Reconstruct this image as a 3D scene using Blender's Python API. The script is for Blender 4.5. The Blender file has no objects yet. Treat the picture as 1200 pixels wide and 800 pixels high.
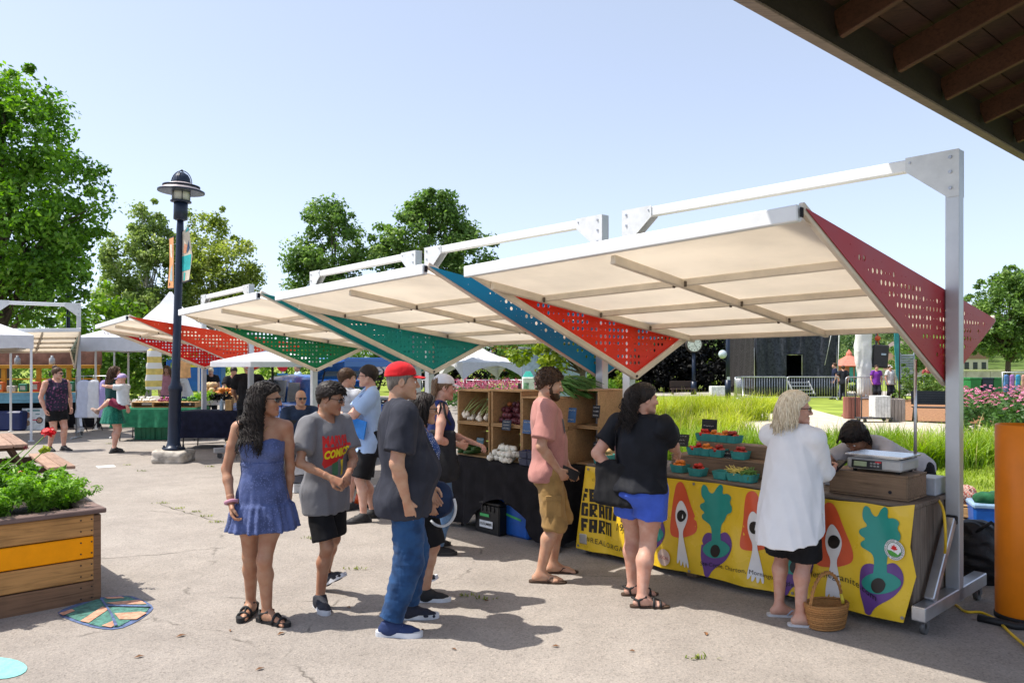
import bpy,bmesh,math,random
import numpy as np
from mathutils import Vector,Matrix,Euler,geometry
from mathutils.bvhtree import BVHTree
SC=bpy.context.scene
COL=SC.collection
R=math.radians
rnd=random.Random(11)
F,HOR,H=900.0,425.0,1.72
def G(x,y,z=0.0):
 Y=F*(H-z)/(y-HOR)
 return Vector(((x-600)*Y/F,Y,z))
def PX(x,y,Y):
 return Vector(((x-600)*Y/F,Y,H-(y-HOR)*Y/F))
MATS={}
def _new(name):
 m=bpy.data.materials.new(name);m.use_nodes=True
 nt=m.node_tree
 b=nt.nodes['Principled BSDF']
 return m,nt,b
def N(nt,kind,**kw):
 n=nt.nodes.new(kind)
 for k,v in kw.items():
  if k in n.inputs:n.inputs[k].default_value=v
  else:setattr(n,k,v)
 return n
def rgba(c):return(c[0],c[1],c[2],1.0)
def ramp(nt,stops):
 n=nt.nodes.new('ShaderNodeValToRGB')
 el=n.color_ramp.elements
 while len(el)<len(stops):el.new(0.5)
 for e,(p,c)in zip(el,stops):
  e.position=p;e.color=rgba(c)if len(c)==3 else c
 return n
def mat(name,col,rough=0.6,metal=0.0,var=0.12,scale=8.0,bump=0.0,bscale=60.0,spec=0.4,stretch=(1,1,1),col2=None,coat=0.0,trans=0.0):
 """general surface: base colour broken up by two noises, roughness variation and bump"""
 if name in MATS:return MATS[name]
 m,nt,b=_new(name);L=nt.links.new
 tc=N(nt,'ShaderNodeTexCoord')
 mp=N(nt,'ShaderNodeMapping');mp.inputs['Scale'].default_value=stretch
 L(tc.outputs['Object'],mp.inputs['Vector'])
 n1=N(nt,'ShaderNodeTexNoise',Scale=scale,Detail=5.0,Roughness=0.6)
 L(mp.outputs[0],n1.inputs['Vector'])
 c2=col2 or tuple(max(0.0,c*(1-2.2*var))for c in col)
 c1=tuple(min(1.0,c*(1+var))for c in col)
 rp=ramp(nt,[(0.3,c2),(0.62,c1)])
 L(n1.outputs['Fac'],rp.inputs['Fac']);L(rp.outputs['Color'],b.inputs['Base Color'])
 b.inputs['Roughness'].default_value=rough
 b.inputs['Metallic'].default_value=metal
 b.inputs['Specular IOR Level'].default_value=spec
 b.inputs['Coat Weight'].default_value=coat
 if rough<0.95:
  mr=N(nt,'ShaderNodeMapRange');mr.inputs['To Min'].default_value=max(0.03,rough-0.1);mr.inputs['To Max'].default_value=min(1,rough+0.12)
  L(n1.outputs['Fac'],mr.inputs['Value']);L(mr.outputs[0],b.inputs['Roughness'])
 if bump:
  n2=N(nt,'ShaderNodeTexNoise',Scale=bscale,Detail=3.0)
  L(mp.outputs[0],n2.inputs['Vector'])
  bp=N(nt,'ShaderNodeBump',Strength=bump);bp.inputs['Distance'].default_value=0.01
  L(n2.outputs['Fac'],bp.inputs['Height']);L(bp.outputs[0],b.inputs['Normal'])
 if trans:
  tr=N(nt,'ShaderNodeBsdfTranslucent');L(rp.outputs['Color'],tr.inputs['Color'])
  mx=N(nt,'ShaderNodeMixShader',Fac=trans)
  out=nt.nodes['Material Output']
  L(b.outputs[0],mx.inputs[1]);L(tr.outputs[0],mx.inputs[2]);L(mx.outputs[0],out.inputs['Surface'])
 MATS[name]=m
 return m
def cloth_mat(name,col,var=0.10,kind='plain',col2=(1,1,1),scale=40.0,rough=0.85,trans=0.0,fold=0.5,thr=0.5):
 if name in MATS:return MATS[name]
 m,nt,b=_new(name);L=nt.links.new
 tc=N(nt,'ShaderNodeTexCoord')
 n1=N(nt,'ShaderNodeTexNoise',Scale=9.0,Detail=4.0);L(tc.outputs['Object'],n1.inputs['Vector'])
 c2=tuple(c*(1-1.6*var)for c in col);c1=tuple(min(1,c*(1+var))for c in col)
 rp=ramp(nt,[(0.35,c2),(0.65,c1)]);L(n1.outputs['Fac'],rp.inputs['Fac'])
 colout=rp.outputs['Color']
 if kind in('stripe','floral','check','heather'):
  if kind=='stripe':
   t=N(nt,'ShaderNodeTexWave',Scale=scale,wave_type='BANDS',bands_direction='Z')
   L(tc.outputs['Object'],t.inputs['Vector']);fac=t.outputs['Fac'];r2=ramp(nt,[(thr-0.03,(0,0,0)),(thr+0.03,(1,1,1))])
  elif kind=='floral':
   t=N(nt,'ShaderNodeTexVoronoi',Scale=scale);L(tc.outputs['Object'],t.inputs['Vector']);fac=t.outputs['Distance'];r2=ramp(nt,[(thr-0.06,(1,1,1)),(thr,(0,0,0))])
  elif kind=='check':
   t=N(nt,'ShaderNodeTexChecker',Scale=scale);L(tc.outputs['Object'],t.inputs['Vector']);fac=t.outputs['Fac'];r2=ramp(nt,[(0.4,(0,0,0)),(0.6,(1,1,1))])
  else:
   t=N(nt,'ShaderNodeTexNoise',Scale=scale,Detail=6.0);L(tc.outputs['Object'],t.inputs['Vector']);fac=t.outputs['Fac'];r2=ramp(nt,[(0.42,(0,0,0)),(0.6,(1,1,1))])
  L(fac,r2.inputs['Fac'])
  mx=N(nt,'ShaderNodeMixRGB');L(r2.outputs['Color'],mx.inputs['Fac']);L(colout,mx.inputs['Color1']);mx.inputs['Color2'].default_value=rgba(col2)
  colout=mx.outputs['Color']
 L(colout,b.inputs['Base Color'])
 b.inputs['Roughness'].default_value=rough
 b.inputs['Specular IOR Level'].default_value=0.2
 b.inputs['Sheen Weight'].default_value=0.0 if max(col)<.1 else 0.08
 nf=N(nt,'ShaderNodeTexNoise',Scale=7.0,Detail=2.0);nf.inputs['Distortion'].default_value=1.2
 mp=N(nt,'ShaderNodeMapping');mp.inputs['Scale'].default_value=(1,1,0.45);L(tc.outputs['Object'],mp.inputs['Vector']);L(mp.outputs[0],nf.inputs['Vector'])
 nw=N(nt,'ShaderNodeTexNoise',Scale=420.0,Detail=2.0);L(tc.outputs['Object'],nw.inputs['Vector'])
 ma=N(nt,'ShaderNodeMath',operation='MULTIPLY_ADD');L(nf.outputs['Fac'],ma.inputs[0]);ma.inputs[1].default_value=2;ma.inputs[2].default_value=-1
 ab=N(nt,'ShaderNodeMath',operation='ABSOLUTE');L(ma.outputs[0],ab.inputs[0]);pw=N(nt,'ShaderNodeMath',operation='POWER');L(ab.outputs[0],pw.inputs[0]);pw.inputs[1].default_value=.9
 b1=N(nt,'ShaderNodeBump',Strength=min(1.0,fold*.55));b1.inputs['Distance'].default_value=0.014;L(pw.outputs[0],b1.inputs['Height'])
 b2=N(nt,'ShaderNodeBump',Strength=0.18);b2.inputs['Distance'].default_value=0.003;L(nw.outputs['Fac'],b2.inputs['Height']);L(b1.outputs[0],b2.inputs['Normal'])
 L(b2.outputs[0],b.inputs['Normal'])
 if trans:
  tr=N(nt,'ShaderNodeBsdfTranslucent');L(colout,tr.inputs['Color'])
  mx=N(nt,'ShaderNodeMixShader',Fac=trans);out=nt.nodes['Material Output']
  L(b.outputs[0],mx.inputs[1]);L(tr.outputs[0],mx.inputs[2]);L(mx.outputs[0],out.inputs['Surface'])
 MATS[name]=m
 return m
def wood_mat(name,col,dark=0.55,scale=2.0,axis='X',rough=0.7,grey=None,bump=0.25):
 """boards: long grain streaks along an axis of the object plus blotches and knots"""
 if name in MATS:return MATS[name]
 m,nt,b=_new(name);L=nt.links.new
 tc=N(nt,'ShaderNodeTexCoord');mp=N(nt,'ShaderNodeMapping')
 s={'X':(scale,scale*22,scale*22),'Y':(scale*22,scale,scale*22),'Z':(scale*22,scale*22,scale)}[axis]
 mp.inputs['Scale'].default_value=s
 L(tc.outputs['Object'],mp.inputs['Vector'])
 n1=N(nt,'ShaderNodeTexNoise',Scale=1.6,Detail=8.0,Roughness=0.65);n1.inputs['Distortion'].default_value=0.7
 L(mp.outputs[0],n1.inputs['Vector'])
 n2=N(nt,'ShaderNodeTexNoise',Scale=3.0,Detail=3.0);L(tc.outputs['Object'],n2.inputs['Vector'])
 g=grey or tuple(c*dark for c in col)
 rp=ramp(nt,[(0.32,tuple(c*dark for c in col)),(0.5,col),(0.7,tuple(min(1,c*1.18)for c in col))])
 L(n1.outputs['Fac'],rp.inputs['Fac'])
 r2=ramp(nt,[(0.45,(0,0,0)),(0.75,(0.7,0.7,0.7))]);L(n2.outputs['Fac'],r2.inputs['Fac'])
 mx=N(nt,'ShaderNodeMixRGB');L(r2.outputs['Color'],mx.inputs['Fac']);L(rp.outputs['Color'],mx.inputs['Color1']);mx.inputs['Color2'].default_value=rgba(g)
 ri=N(nt,'ShaderNodeNewGeometry')
 hs=N(nt,'ShaderNodeHueSaturation');mr=N(nt,'ShaderNodeMapRange');mr.inputs['To Min'].default_value=0.72;mr.inputs['To Max'].default_value=1.2
 L(ri.outputs['Random Per Island'],mr.inputs['Value']);L(mr.outputs[0],hs.inputs['Value']);L(mx.outputs['Color'],hs.inputs['Color'])
 L(hs.outputs['Color'],b.inputs['Base Color']);b.inputs['Roughness'].default_value=rough;b.inputs['Specular IOR Level'].default_value=0.25
 bp=N(nt,'ShaderNodeBump',Strength=bump);bp.inputs['Distance'].default_value=0.006;L(n1.outputs['Fac'],bp.inputs['Height']);L(bp.outputs[0],b.inputs['Normal'])
 MATS[name]=m
 return m
def leaf_mat(name,c1,c2,c3=None,trans=0.35,clump=0.8,rough=0.5):
 """foliage: every leaf its own tone (random per island), larger clump tones, light through the leaf"""
 if name in MATS:return MATS[name]
 m,nt,b=_new(name);L=nt.links.new
 gi=N(nt,'ShaderNodeNewGeometry');tc=N(nt,'ShaderNodeTexCoord')
 nz=N(nt,'ShaderNodeTexNoise',Scale=clump,Detail=2.0);L(tc.outputs['Object'],nz.inputs['Vector'])
 add=N(nt,'ShaderNodeMath',operation='MULTIPLY_ADD');L(gi.outputs['Random Per Island'],add.inputs[0]);add.inputs[1].default_value=0.55
 sb=N(nt,'ShaderNodeMath',operation='MULTIPLY_ADD');L(nz.outputs['Fac'],sb.inputs[0]);sb.inputs[1].default_value=1.5;sb.inputs[2].default_value=-0.53
 L(sb.outputs[0],add.inputs[2])
 st=[(0.1,c1),(0.75,c2)]+([(0.97,c3)]if c3 else[])
 rp=ramp(nt,st);L(add.outputs[0],rp.inputs['Fac'])
 L(rp.outputs['Color'],b.inputs['Base Color']);b.inputs['Roughness'].default_value=rough;b.inputs['Specular IOR Level'].default_value=0.3
 tr=N(nt,'ShaderNodeBsdfTranslucent')
 hs=N(nt,'ShaderNodeHueSaturation',Saturation=1.15,Value=1.5);L(rp.outputs['Color'],hs.inputs['Color']);L(hs.outputs['Color'],tr.inputs['Color'])
 mx=N(nt,'ShaderNodeMixShader',Fac=trans);out=nt.nodes['Material Output']
 L(b.outputs[0],mx.inputs[1]);L(tr.outputs[0],mx.inputs[2]);L(mx.outputs[0],out.inputs['Surface'])
 MATS[name]=m
 return m
def tag(o,label=None,cat=None,group=None,kind=None):
 if label:o['label']=label
 if cat:o['category']=cat
 if group:o['group']=group
 if kind:o['kind']=kind
 return o
def thing(name,label,cat,loc=(0,0,0),rz=0.0,group=None):
 o=bpy.data.objects.new(name,None);COL.objects.link(o)
 o.location=loc;o.rotation_euler=(0,0,rz);o.empty_display_size=0.1
 return tag(o,label,cat,group)
def copy_tree(o,parent=None):
 c=o.copy();COL.objects.link(c)
 if parent is not None:c.parent=parent
 for ch in list(o.children):copy_tree(ch,c)
 return c
def link_mesh(name,me,mats,parent=None,smooth=False):
 for m in(mats if isinstance(mats,(list,tuple))else[mats]):me.materials.append(m)
 o=bpy.data.objects.new(name,me);COL.objects.link(o)
 if parent is not None:o.parent=parent
 if smooth:me.polygons.foreach_set('use_smooth',[True]*len(me.polygons))
 return o
class MB:
 """mesh collector"""
 def __init__(s):s.v=[];s.f=[];s.mi=[];s.sm=[]
 def add(s,vs,fs,mi=0,smooth=False):
  o=len(s.v);s.v+=[tuple(v)for v in vs]
  for f in fs:s.f.append(tuple(i+o for i in f));s.mi.append(mi);s.sm.append(smooth)
  return s
 def box(s,c,d,M=None,mi=0,taper=1.0,ch=None):
  """bevelled box, centre c, dims d, optional 3x3/4x4 matrix applied about c"""
  hx,hy,hz=d[0]/2,d[1]/2,d[2]/2
  b=ch if ch is not None else min(0.006,0.18*min(d))
  vs=[];idx={}
  for sx in(-1,1):
   for sy in(-1,1):
    for sz in(-1,1):
     k=taper if sz>0 else 1.0
     for a in range(3):
      p=[sx*(hx-(b if a!=0 else 0)),sy*(hy-(b if a!=1 else 0)),sz*(hz-(b if a!=2 else 0))]
      p[0]*=k;p[1]*=k
      idx[(sx,sy,sz,a)]=len(vs);vs.append(Vector(p))
  fs=[]
  def face(a,sgn):
   o=[i for i in range(3)if i!=a]
   q=[]
   for(p,r)in((-1,-1),(1,-1),(1,1),(-1,1)):
    t=[0,0,0];t[a]=sgn;t[o[0]]=p;t[o[1]]=r
    q.append(idx[(*t,a)])
   flip=(sgn>0)==(a==1)
   fs.append(q[::-1]if flip else q)
  for a in range(3):
   for sg in(-1,1):face(a,sg)
  for a in range(3):
   o=[i for i in range(3)if i!=a]
   for p in(-1,1):
    for r in(-1,1):
     t0=[0,0,0];t1=[0,0,0];t0[a]=-1;t1[a]=1
     for t in(t0,t1):t[o[0]]=p;t[o[1]]=r
     q=[idx[(*t0,o[0])],idx[(*t1,o[0])],idx[(*t1,o[1])],idx[(*t0,o[1])]]
     fs.append(q)
  for sx in(-1,1):
   for sy in(-1,1):
    for sz in(-1,1):fs.append([idx[(sx,sy,sz,0)],idx[(sx,sy,sz,1)],idx[(sx,sy,sz,2)]])
  if M is not None:
   M=M.to_3x3()if len(M)==4 else M
   vs=[M@v for v in vs]
  c=Vector(c)
  out=[]
  for q in fs:
   n=(vs[q[1]]-vs[q[0]]).cross(vs[q[2]]-vs[q[0]])
   m=sum((vs[i]for i in q),Vector())/len(q)
   out.append(q if n.dot(m)>=0 else q[::-1])
  return s.add([v+c for v in vs],out,mi)
 def bar(s,p0,p1,w,h,up=(0,0,1),mi=0,ext=0.0):
  p0,p1=Vector(p0),Vector(p1);d=p1-p0;L=d.length;d.normalize()
  up=Vector(up);x=d.cross(up)
  if x.length<1e-4:x=d.cross(Vector((0,1,0)))
  x.normalize();z=x.cross(d)
  M=Matrix((d,x,z)).transposed()
  return s.box((p0+p1)/2,(L+2*ext,w,h),M,mi)
 def tube(s,pts,r,n=8,mi=0,cap=True,smooth=True,flat=1.0):
  pts=[Vector(p)for p in pts];rs=r if isinstance(r,(list,tuple))else[r]*len(pts)
  t0=(pts[1]-pts[0]).normalized()
  x=t0.orthogonal().normalized();vs=[]
  for i,p in enumerate(pts):
   t=(pts[min(i+1,len(pts)-1)]-pts[max(i-1,0)])
   if t.length<1e-9:t=t0
   t.normalize();x=(x-t*x.dot(t))
   if x.length<1e-6:x=t.orthogonal()
   x.normalize();y=t.cross(x)
   for k in range(n):
    a=2*math.pi*k/n
    vs.append(p+(x*math.cos(a)+y*math.sin(a)*flat)*rs[i])
  fs=[]
  for i in range(len(pts)-1):
   for k in range(n):
    fs.append((i*n+k,i*n+(k+1)%n,(i+1)*n+(k+1)%n,(i+1)*n+k))
  s.add(vs,fs,mi,smooth)
  if cap:
   o=len(s.v)-len(vs)
   s.f.append(tuple(o+k for k in range(n))[::-1]);s.mi.append(mi);s.sm.append(False)
   e=o+(len(pts)-1)*n
   s.f.append(tuple(e+k for k in range(n)));s.mi.append(mi);s.sm.append(False)
  return s
 def lathe(s,prof,c=(0,0,0),n=24,mi=0,M=None,smooth=True,sx=1.0,sy=1.0):
  c=Vector(c);vs=[]
  for(r,z)in prof:
   for k in range(n):
    a=2*math.pi*k/n
    v=Vector((r*math.cos(a)*sx,r*math.sin(a)*sy,z))
    vs.append((M@v if M else v)+c)
  fs=[]
  for i in range(len(prof)-1):
   for k in range(n):
    fs.append((i*n+k,i*n+(k+1)%n,(i+1)*n+(k+1)%n,(i+1)*n+k))
  s.add(vs,fs,mi,smooth)
  o=len(s.v)-len(vs)
  if prof[0][0]>1e-4:s.f.append(tuple(o+k for k in range(n))[::-1]);s.mi.append(mi);s.sm.append(False)
  e=o+(len(prof)-1)*n
  if prof[-1][0]>1e-4:s.f.append(tuple(e+k for k in range(n)));s.mi.append(mi);s.sm.append(False)
  return s
 def ball(s,c,r,n=10,mi=0,M=None):
  m=max(4,n//2+1);rr=r if isinstance(r,(tuple,list))else(r,r,r)
  prof=[(max(1e-5,math.sin(math.pi*i/m)),-math.cos(math.pi*i/m))for i in range(m+1)]
  S=Matrix.Diagonal(Vector(rr))
  return s.lathe(prof,c,n,mi,(M@S)if M else S)
 def prism(s,poly,z0,z1,M=None,mi=0,fn=None):
  """polygon (2D, ccw) extruded z0..z1; fn maps Vector -> Vector"""
  n=len(poly)
  vs=[Vector((p[0],p[1],z0))for p in poly]+[Vector((p[0],p[1],z1))for p in poly]
  if M is not None:vs=[M@v for v in vs]
  if fn:vs=[fn(v)for v in vs]
  fs=[tuple(range(n))[::-1],tuple(range(n,2*n))]+[(i,(i+1)%n,n+(i+1)%n,n+i)for i in range(n)]
  return s.add(vs,fs,mi)
 def quad(s,a,b,c,d,mi=0):return s.add([a,b,c,d],[(0,1,2,3)],mi)
 def build(s,name,mats,parent=None,smooth=None,origin=None):
  me=bpy.data.meshes.new(name)
  vs=s.v if origin is None else[tuple(Vector(v)-Vector(origin))for v in s.v]
  me.from_pydata(vs,[],s.f)
  o=link_mesh(name,me,mats,parent)
  me.polygons.foreach_set('material_index',s.mi)
  me.polygons.foreach_set('use_smooth',s.sm if smooth is None else[smooth]*len(s.f))
  me.update()
  if origin is not None:o.location=origin
  return o
def build_each(m,name,mats,parent=None,smooth=None):
 """every loose piece of the collector becomes an object of its own"""
 n=len(m.v);pa=list(range(n))
 def fd(i):
  while pa[i]!=i:pa[i]=pa[pa[i]];i=pa[i]
  return i
 for f in m.f:
  for i in f[1:]:pa[fd(i)]=fd(f[0])
 groups={}
 for f,mi,sm in zip(m.f,m.mi,m.sm):groups.setdefault(fd(f[0]),[]).append((f,mi,sm))
 out=[]
 for fs in groups.values():
  q=MB();ix={}
  for f,mi,sm in fs:
   for i in f:
    if i not in ix:ix[i]=len(q.v);q.v.append(m.v[i])
   q.f.append(tuple(ix[i]for i in f));q.mi.append(mi);q.sm.append(sm)
  out.append(q.build(name,mats,parent,smooth))
 return out
def np_mesh(name,V,Fc,mats,parent=None,smooth=True,mi=None):
 """fast mesh from arrays; Fc (n,3) or (n,4)"""
 me=bpy.data.meshes.new(name)
 n,k=Fc.shape
 me.vertices.add(len(V));me.vertices.foreach_set('co',np.ascontiguousarray(V,dtype=np.float32).ravel())
 me.loops.add(n*k);me.loops.foreach_set('vertex_index',np.ascontiguousarray(Fc,dtype=np.int32).ravel())
 me.polygons.add(n);me.polygons.foreach_set('loop_start',np.arange(0,n*k,k,dtype=np.int32))
 try:me.polygons.foreach_set('loop_total',np.full(n,k,dtype=np.int32))
 except Exception:pass
 me.update(calc_edges=True);me.validate()
 o=link_mesh(name,me,mats,parent)
 if smooth:me.polygons.foreach_set('use_smooth',np.ones(len(me.polygons),dtype=bool))
 if mi is not None:me.polygons.foreach_set('material_index',np.asarray(mi,dtype=np.int32))
 return o
def poly_area(p):return 0.5*sum(p[i][0]*p[(i+1)%len(p)][1]-p[(i+1)%len(p)][0]*p[i][1]for i in range(len(p)))
def inside(p,poly):
 x,y=p;c=False;j=len(poly)-1
 for i in range(len(poly)):
  if((poly[i][1]>y)!=(poly[j][1]>y))and(x<(poly[j][0]-poly[i][0])*(y-poly[i][1])/(poly[j][1]-poly[i][1])+poly[i][0]):c=not c
  j=i
 return c
def smooth_poly(p,n=2):
 for _ in range(n):
  q=[]
  for i in range(len(p)):
   a,b=p[i],p[(i+1)%len(p)]
   q+=[(0.75*a[0]+0.25*b[0],0.75*a[1]+0.25*b[1]),(0.25*a[0]+0.75*b[0],0.25*a[1]+0.75*b[1])]
  p=q
 return p
def sheet(outer,holes,fn,step=None,thick=0.0):
 """triangulated outline minus holes; fn(x,y,d)->Vector with d the depth below the face. returns verts, faces"""
 pts=[Vector(p)for p in outer];faces=[list(range(len(outer)))]
 for h in holes:
  faces.append(list(range(len(pts),len(pts)+len(h))));pts+=[Vector(p)for p in h]
 if step:
  xs=[p[0]for p in outer];ys=[p[1]for p in outer]
  x=min(xs)+step*0.5
  while x<max(xs):
   y=min(ys)+step*0.5
   while y<max(ys):
    if inside((x,y),outer)and not any(inside((x,y),h)for h in holes):pts.append(Vector((x,y)))
    y+=step
   x+=step
 nh=len(faces)
 r=geometry.delaunay_2d_cdt([p.to_2d()for p in pts],[],faces,0 if nh==1 and not step else 0,1e-6)
 vs,es,fs,ov,oe,of=r
 keep=[]
 for f,src in zip(fs,of):
  if not src:continue
  if any(i>0 for i in src):continue
  a,b,c=f[0],f[1],f[2]
  ar=(vs[b]-vs[a]).cross(vs[c]-vs[a])
  keep.append(tuple(f)if ar>0 else tuple(f)[::-1])
 V=[fn(v.x,v.y,0.0)for v in vs]
 if thick:
  n=len(V);V+=[fn(v.x,v.y,thick)for v in vs]
  ec={}
  for f in keep:
   for i in range(len(f)):
    e=(f[i],f[(i+1)%len(f)]);ec[e]=1
  back=[tuple(i+n for i in f)[::-1]for f in keep]
  rim=[(b,a,a+n,b+n)for(a,b)in ec if(b,a)not in ec]
  keep=keep+back+rim
 return V,keep
def circle(cx,cy,r,n=10,ry=None,ph=0.0):return[(cx+r*math.cos(2*math.pi*i/n+ph),cy+(ry or r)*math.sin(2*math.pi*i/n+ph))for i in range(n)]
def text_mesh(txt,size=1.0,bold=0.0,align='LEFT',space=1.0):
 """lettering as triangles in the xy plane: list of 2D verts and faces"""
 cu=bpy.data.curves.new('lettering','FONT');cu.body=txt;cu.size=size;cu.align_x=align;cu.offset=bold;cu.space_character=space;cu.resolution_u=3
 o=bpy.data.objects.new('lettering',cu);COL.objects.link(o)
 dg=bpy.context.evaluated_depsgraph_get();me=o.evaluated_get(dg).to_mesh()
 vs=[tuple(v.co)for v in me.vertices];fs=[tuple(p.vertices)for p in me.polygons]
 o.evaluated_get(dg).to_mesh_clear();bpy.data.objects.remove(o);bpy.data.curves.remove(cu)
 return vs,fs
def v3(p):return np.array(p,dtype=np.float64)
def nrm(a):
 a=v3(a);return a/(np.linalg.norm(a)+1e-12)
class Prim:
 def __init__(s,lo,hi,fn,k=0.02,op='add'):s.lo,s.hi,s.fn,s.k,s.op=v3(lo),v3(hi),fn,k,op
def cone(a,b,r1,r2,k=0.02,op='add'):
 a,b=v3(a),v3(b);m=max(r1,r2);ba=b-a;bb=ba.dot(ba)+1e-12
 def fn(P):
  pa=P-a;t=np.clip((pa@ba)/bb,0,1)
  return np.linalg.norm(pa-t[...,None]*ba,axis=-1)-(r1+(r2-r1)*t)
 return Prim(np.minimum(a,b)-m,np.maximum(a,b)+m,fn,k,op)
def ell(c,r,M=None,k=0.02,op='add'):
 c,r=v3(c),v3(r);m=r.max()
 def fn(P):
  q=P-c
  if M is not None:q=q@M
  k0=np.linalg.norm(q/r,axis=-1);k1=np.linalg.norm(q/(r*r),axis=-1)+1e-9
  return k0*(k0-1)/k1
 return Prim(c-m,c+m,fn,k,op)
def loft(secs,O,M,k=0.02,op='add',ex=2.0,ripple=None):
 """secs rows: z, cx, cy, rx, ry in a frame with origin O and axes = columns of M; ripple(theta, z) -> radial scale"""
 S=np.array(sorted(secs),dtype=np.float64);O=v3(O)
 z0,z1=S[0,0],S[-1,0];m=S[:,3:5].max()*1.35+np.abs(S[:,1:3]).max()
 zz=np.linspace(z0,z1,60)
 T=[np.interp(zz,S[:,0],S[:,i])for i in(1,2,3,4)]
 for i in range(4):
  t=T[i]
  for _ in range(6):t=np.concatenate([[t[0]],(t[:-2]+2*t[1:-1]+t[2:])/4,[t[-1]]])
  T[i]=t
 def fn(P):
  q=(P-O)@M;z=np.clip(q[...,2],z0,z1)
  cx,cy,rx,ry=[np.interp(z,zz,t)for t in T]
  x,y=q[...,0]-cx,q[...,1]-cy
  if ripple is not None:rp=ripple(np.arctan2(y,x),z);rx=rx*rp;ry=ry*rp
  rr=(np.abs(x/rx)**ex+np.abs(y/ry)**ex)**(1.0/ex)
  d=(rr-1)*np.minimum(rx,ry)*0.9
  dz=np.abs(q[...,2]-z)
  return np.where(dz>0,np.sqrt(np.maximum(d,0)**2+dz**2)+np.minimum(d,0)*0,d)
 cs=[O+M@v3((sx*m,sy*m,z))for sx in(-1,1)for sy in(-1,1)for z in(z0,z1)]
 return Prim(np.min(cs,axis=0),np.max(cs,axis=0),fn,k,op)
def halfspace(p,n,k=0.004):
 """removes everything on the side n points to"""
 p,n=v3(p),nrm(n)
 return Prim((-9,-9,-9),(9,9,9),lambda P:-((P-p)@n),k,'sub')
def keep_half(p,n,lo,hi):
 p,n=v3(p),nrm(n)
 return Prim(lo,hi,lambda P:-((P-p)@n),0.004,'sub')
def boxp(c,h,M=None,r=0.01,k=0.02,op='add'):
 c,h=v3(c),v3(h);m=np.linalg.norm(h)+r
 def fn(P):
  q=P-c
  if M is not None:q=q@M
  q=np.abs(q)-(h-r)
  return np.linalg.norm(np.maximum(q,0),axis=-1)+np.minimum(q.max(axis=-1),0)-r
 return Prim(c-m,c+m,fn,k,op)
def smin(a,b,k):
 h=np.clip(0.5+0.5*(b-a)/k,0,1);return b+(a-b)*h-k*h*(1-h)
def field(prims,vox,disp=None,pad=3):
 adds=[p for p in prims if p.op=='add']
 lo=np.min([p.lo for p in adds],axis=0)-pad*vox-0.015;hi=np.max([p.hi for p in adds],axis=0)+pad*vox+0.015
 n=np.ceil((hi-lo)/vox).astype(int)+1
 D=np.full(n,0.12,dtype=np.float32)
 ax=[lo[i]+vox*np.arange(n[i])for i in range(3)]
 for p in prims:
  mg=p.k+0.03+2*vox
  i0=np.clip(np.floor((p.lo-mg-lo)/vox).astype(int),0,n);i1=np.clip(np.ceil((p.hi+mg-lo)/vox).astype(int)+1,0,n)
  if(i1<=i0).any():continue
  sl=tuple(slice(a,b)for a,b in zip(i0,i1))
  P=np.stack(np.meshgrid(*[ax[i][sl[i]]for i in range(3)],indexing='ij'),axis=-1)
  d=p.fn(P).astype(np.float32)
  if p.op=='add':D[sl]=smin(D[sl],d,p.k)
  elif p.op=='sub':D[sl]=-smin(-D[sl],d,max(p.k,1e-4))
  elif p.op=='and':D[sl]=-smin(-D[sl],-d,max(p.k,1e-4))
 if disp is not None:
  m=np.abs(D)<0.05
  I=np.argwhere(m);P=lo+I*vox
  D[m]+=disp(P).astype(np.float32)
 D[0]=D[-1]=0.1;D[:,0]=D[:,-1]=0.1;D[:,:,0]=D[:,:,-1]=0.1
 return D,lo,vox
def nets(D,lo,vox):
 """naive surface nets -> verts, quads (outward)"""
 s=D<0
 nx,ny,nz=D.shape
 c=np.zeros((nx-1,ny-1,nz-1),dtype=np.int8)
 for dx in(0,1):
  for dy in(0,1):
   for dz in(0,1):c+=s[dx:nx-1+dx,dy:ny-1+dy,dz:nz-1+dz]
 act=(c>0)&(c<8)
 I=np.argwhere(act);idx=-np.ones(act.shape,dtype=np.int64);idx[act]=np.arange(len(I))
 acc=np.zeros((len(I),3));cnt=np.zeros(len(I))
 cor=[(0,0,0),(1,0,0),(0,1,0),(1,1,0),(0,0,1),(1,0,1),(0,1,1),(1,1,1)]
 for(a,b)in[(0,1),(2,3),(4,5),(6,7),(0,2),(1,3),(4,6),(5,7),(0,4),(1,5),(2,6),(3,7)]:
  A,B=np.array(cor[a]),np.array(cor[b])
  da=D[tuple((I+A).T)];db=D[tuple((I+B).T)]
  m=(da<0)!=(db<0)
  t=da[m]/(da[m]-db[m])
  acc[m]+=A+(B-A)*t[:,None];cnt[m]+=1
 V=lo+(I+acc/cnt[:,None])*vox
 quads=[]
 for ax in range(3):
  o=[i for i in range(3)if i!=ax]
  sl0=[slice(None)]*3;sl1=[slice(None)]*3
  sl0[ax]=slice(0,-1);sl1[ax]=slice(1,None)
  a,b=s[tuple(sl0)],s[tuple(sl1)]
  E=np.argwhere(a!=b)
  ok=(E[:,o[0]]>0)&(E[:,o[1]]>0)&(E[:,o[0]]<D.shape[o[0]]-1)&(E[:,o[1]]<D.shape[o[1]]-1)
  E=E[ok]
  if not len(E):continue
  sgn=a[tuple(E.T)]
  def at(d0,d1):
   q=E.copy();q[:,o[0]]-=d0;q[:,o[1]]-=d1
   return idx[tuple(q.T)]
  q=np.stack([at(1,1),at(0,1),at(0,0),at(1,0)],axis=1)
  flip=(~sgn)if ax!=1 else sgn
  q[flip]=q[flip][:,::-1]
  quads.append(q)
 Q=np.concatenate(quads)
 Q=Q[(Q>=0).all(axis=1)]
 return V,Q
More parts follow.
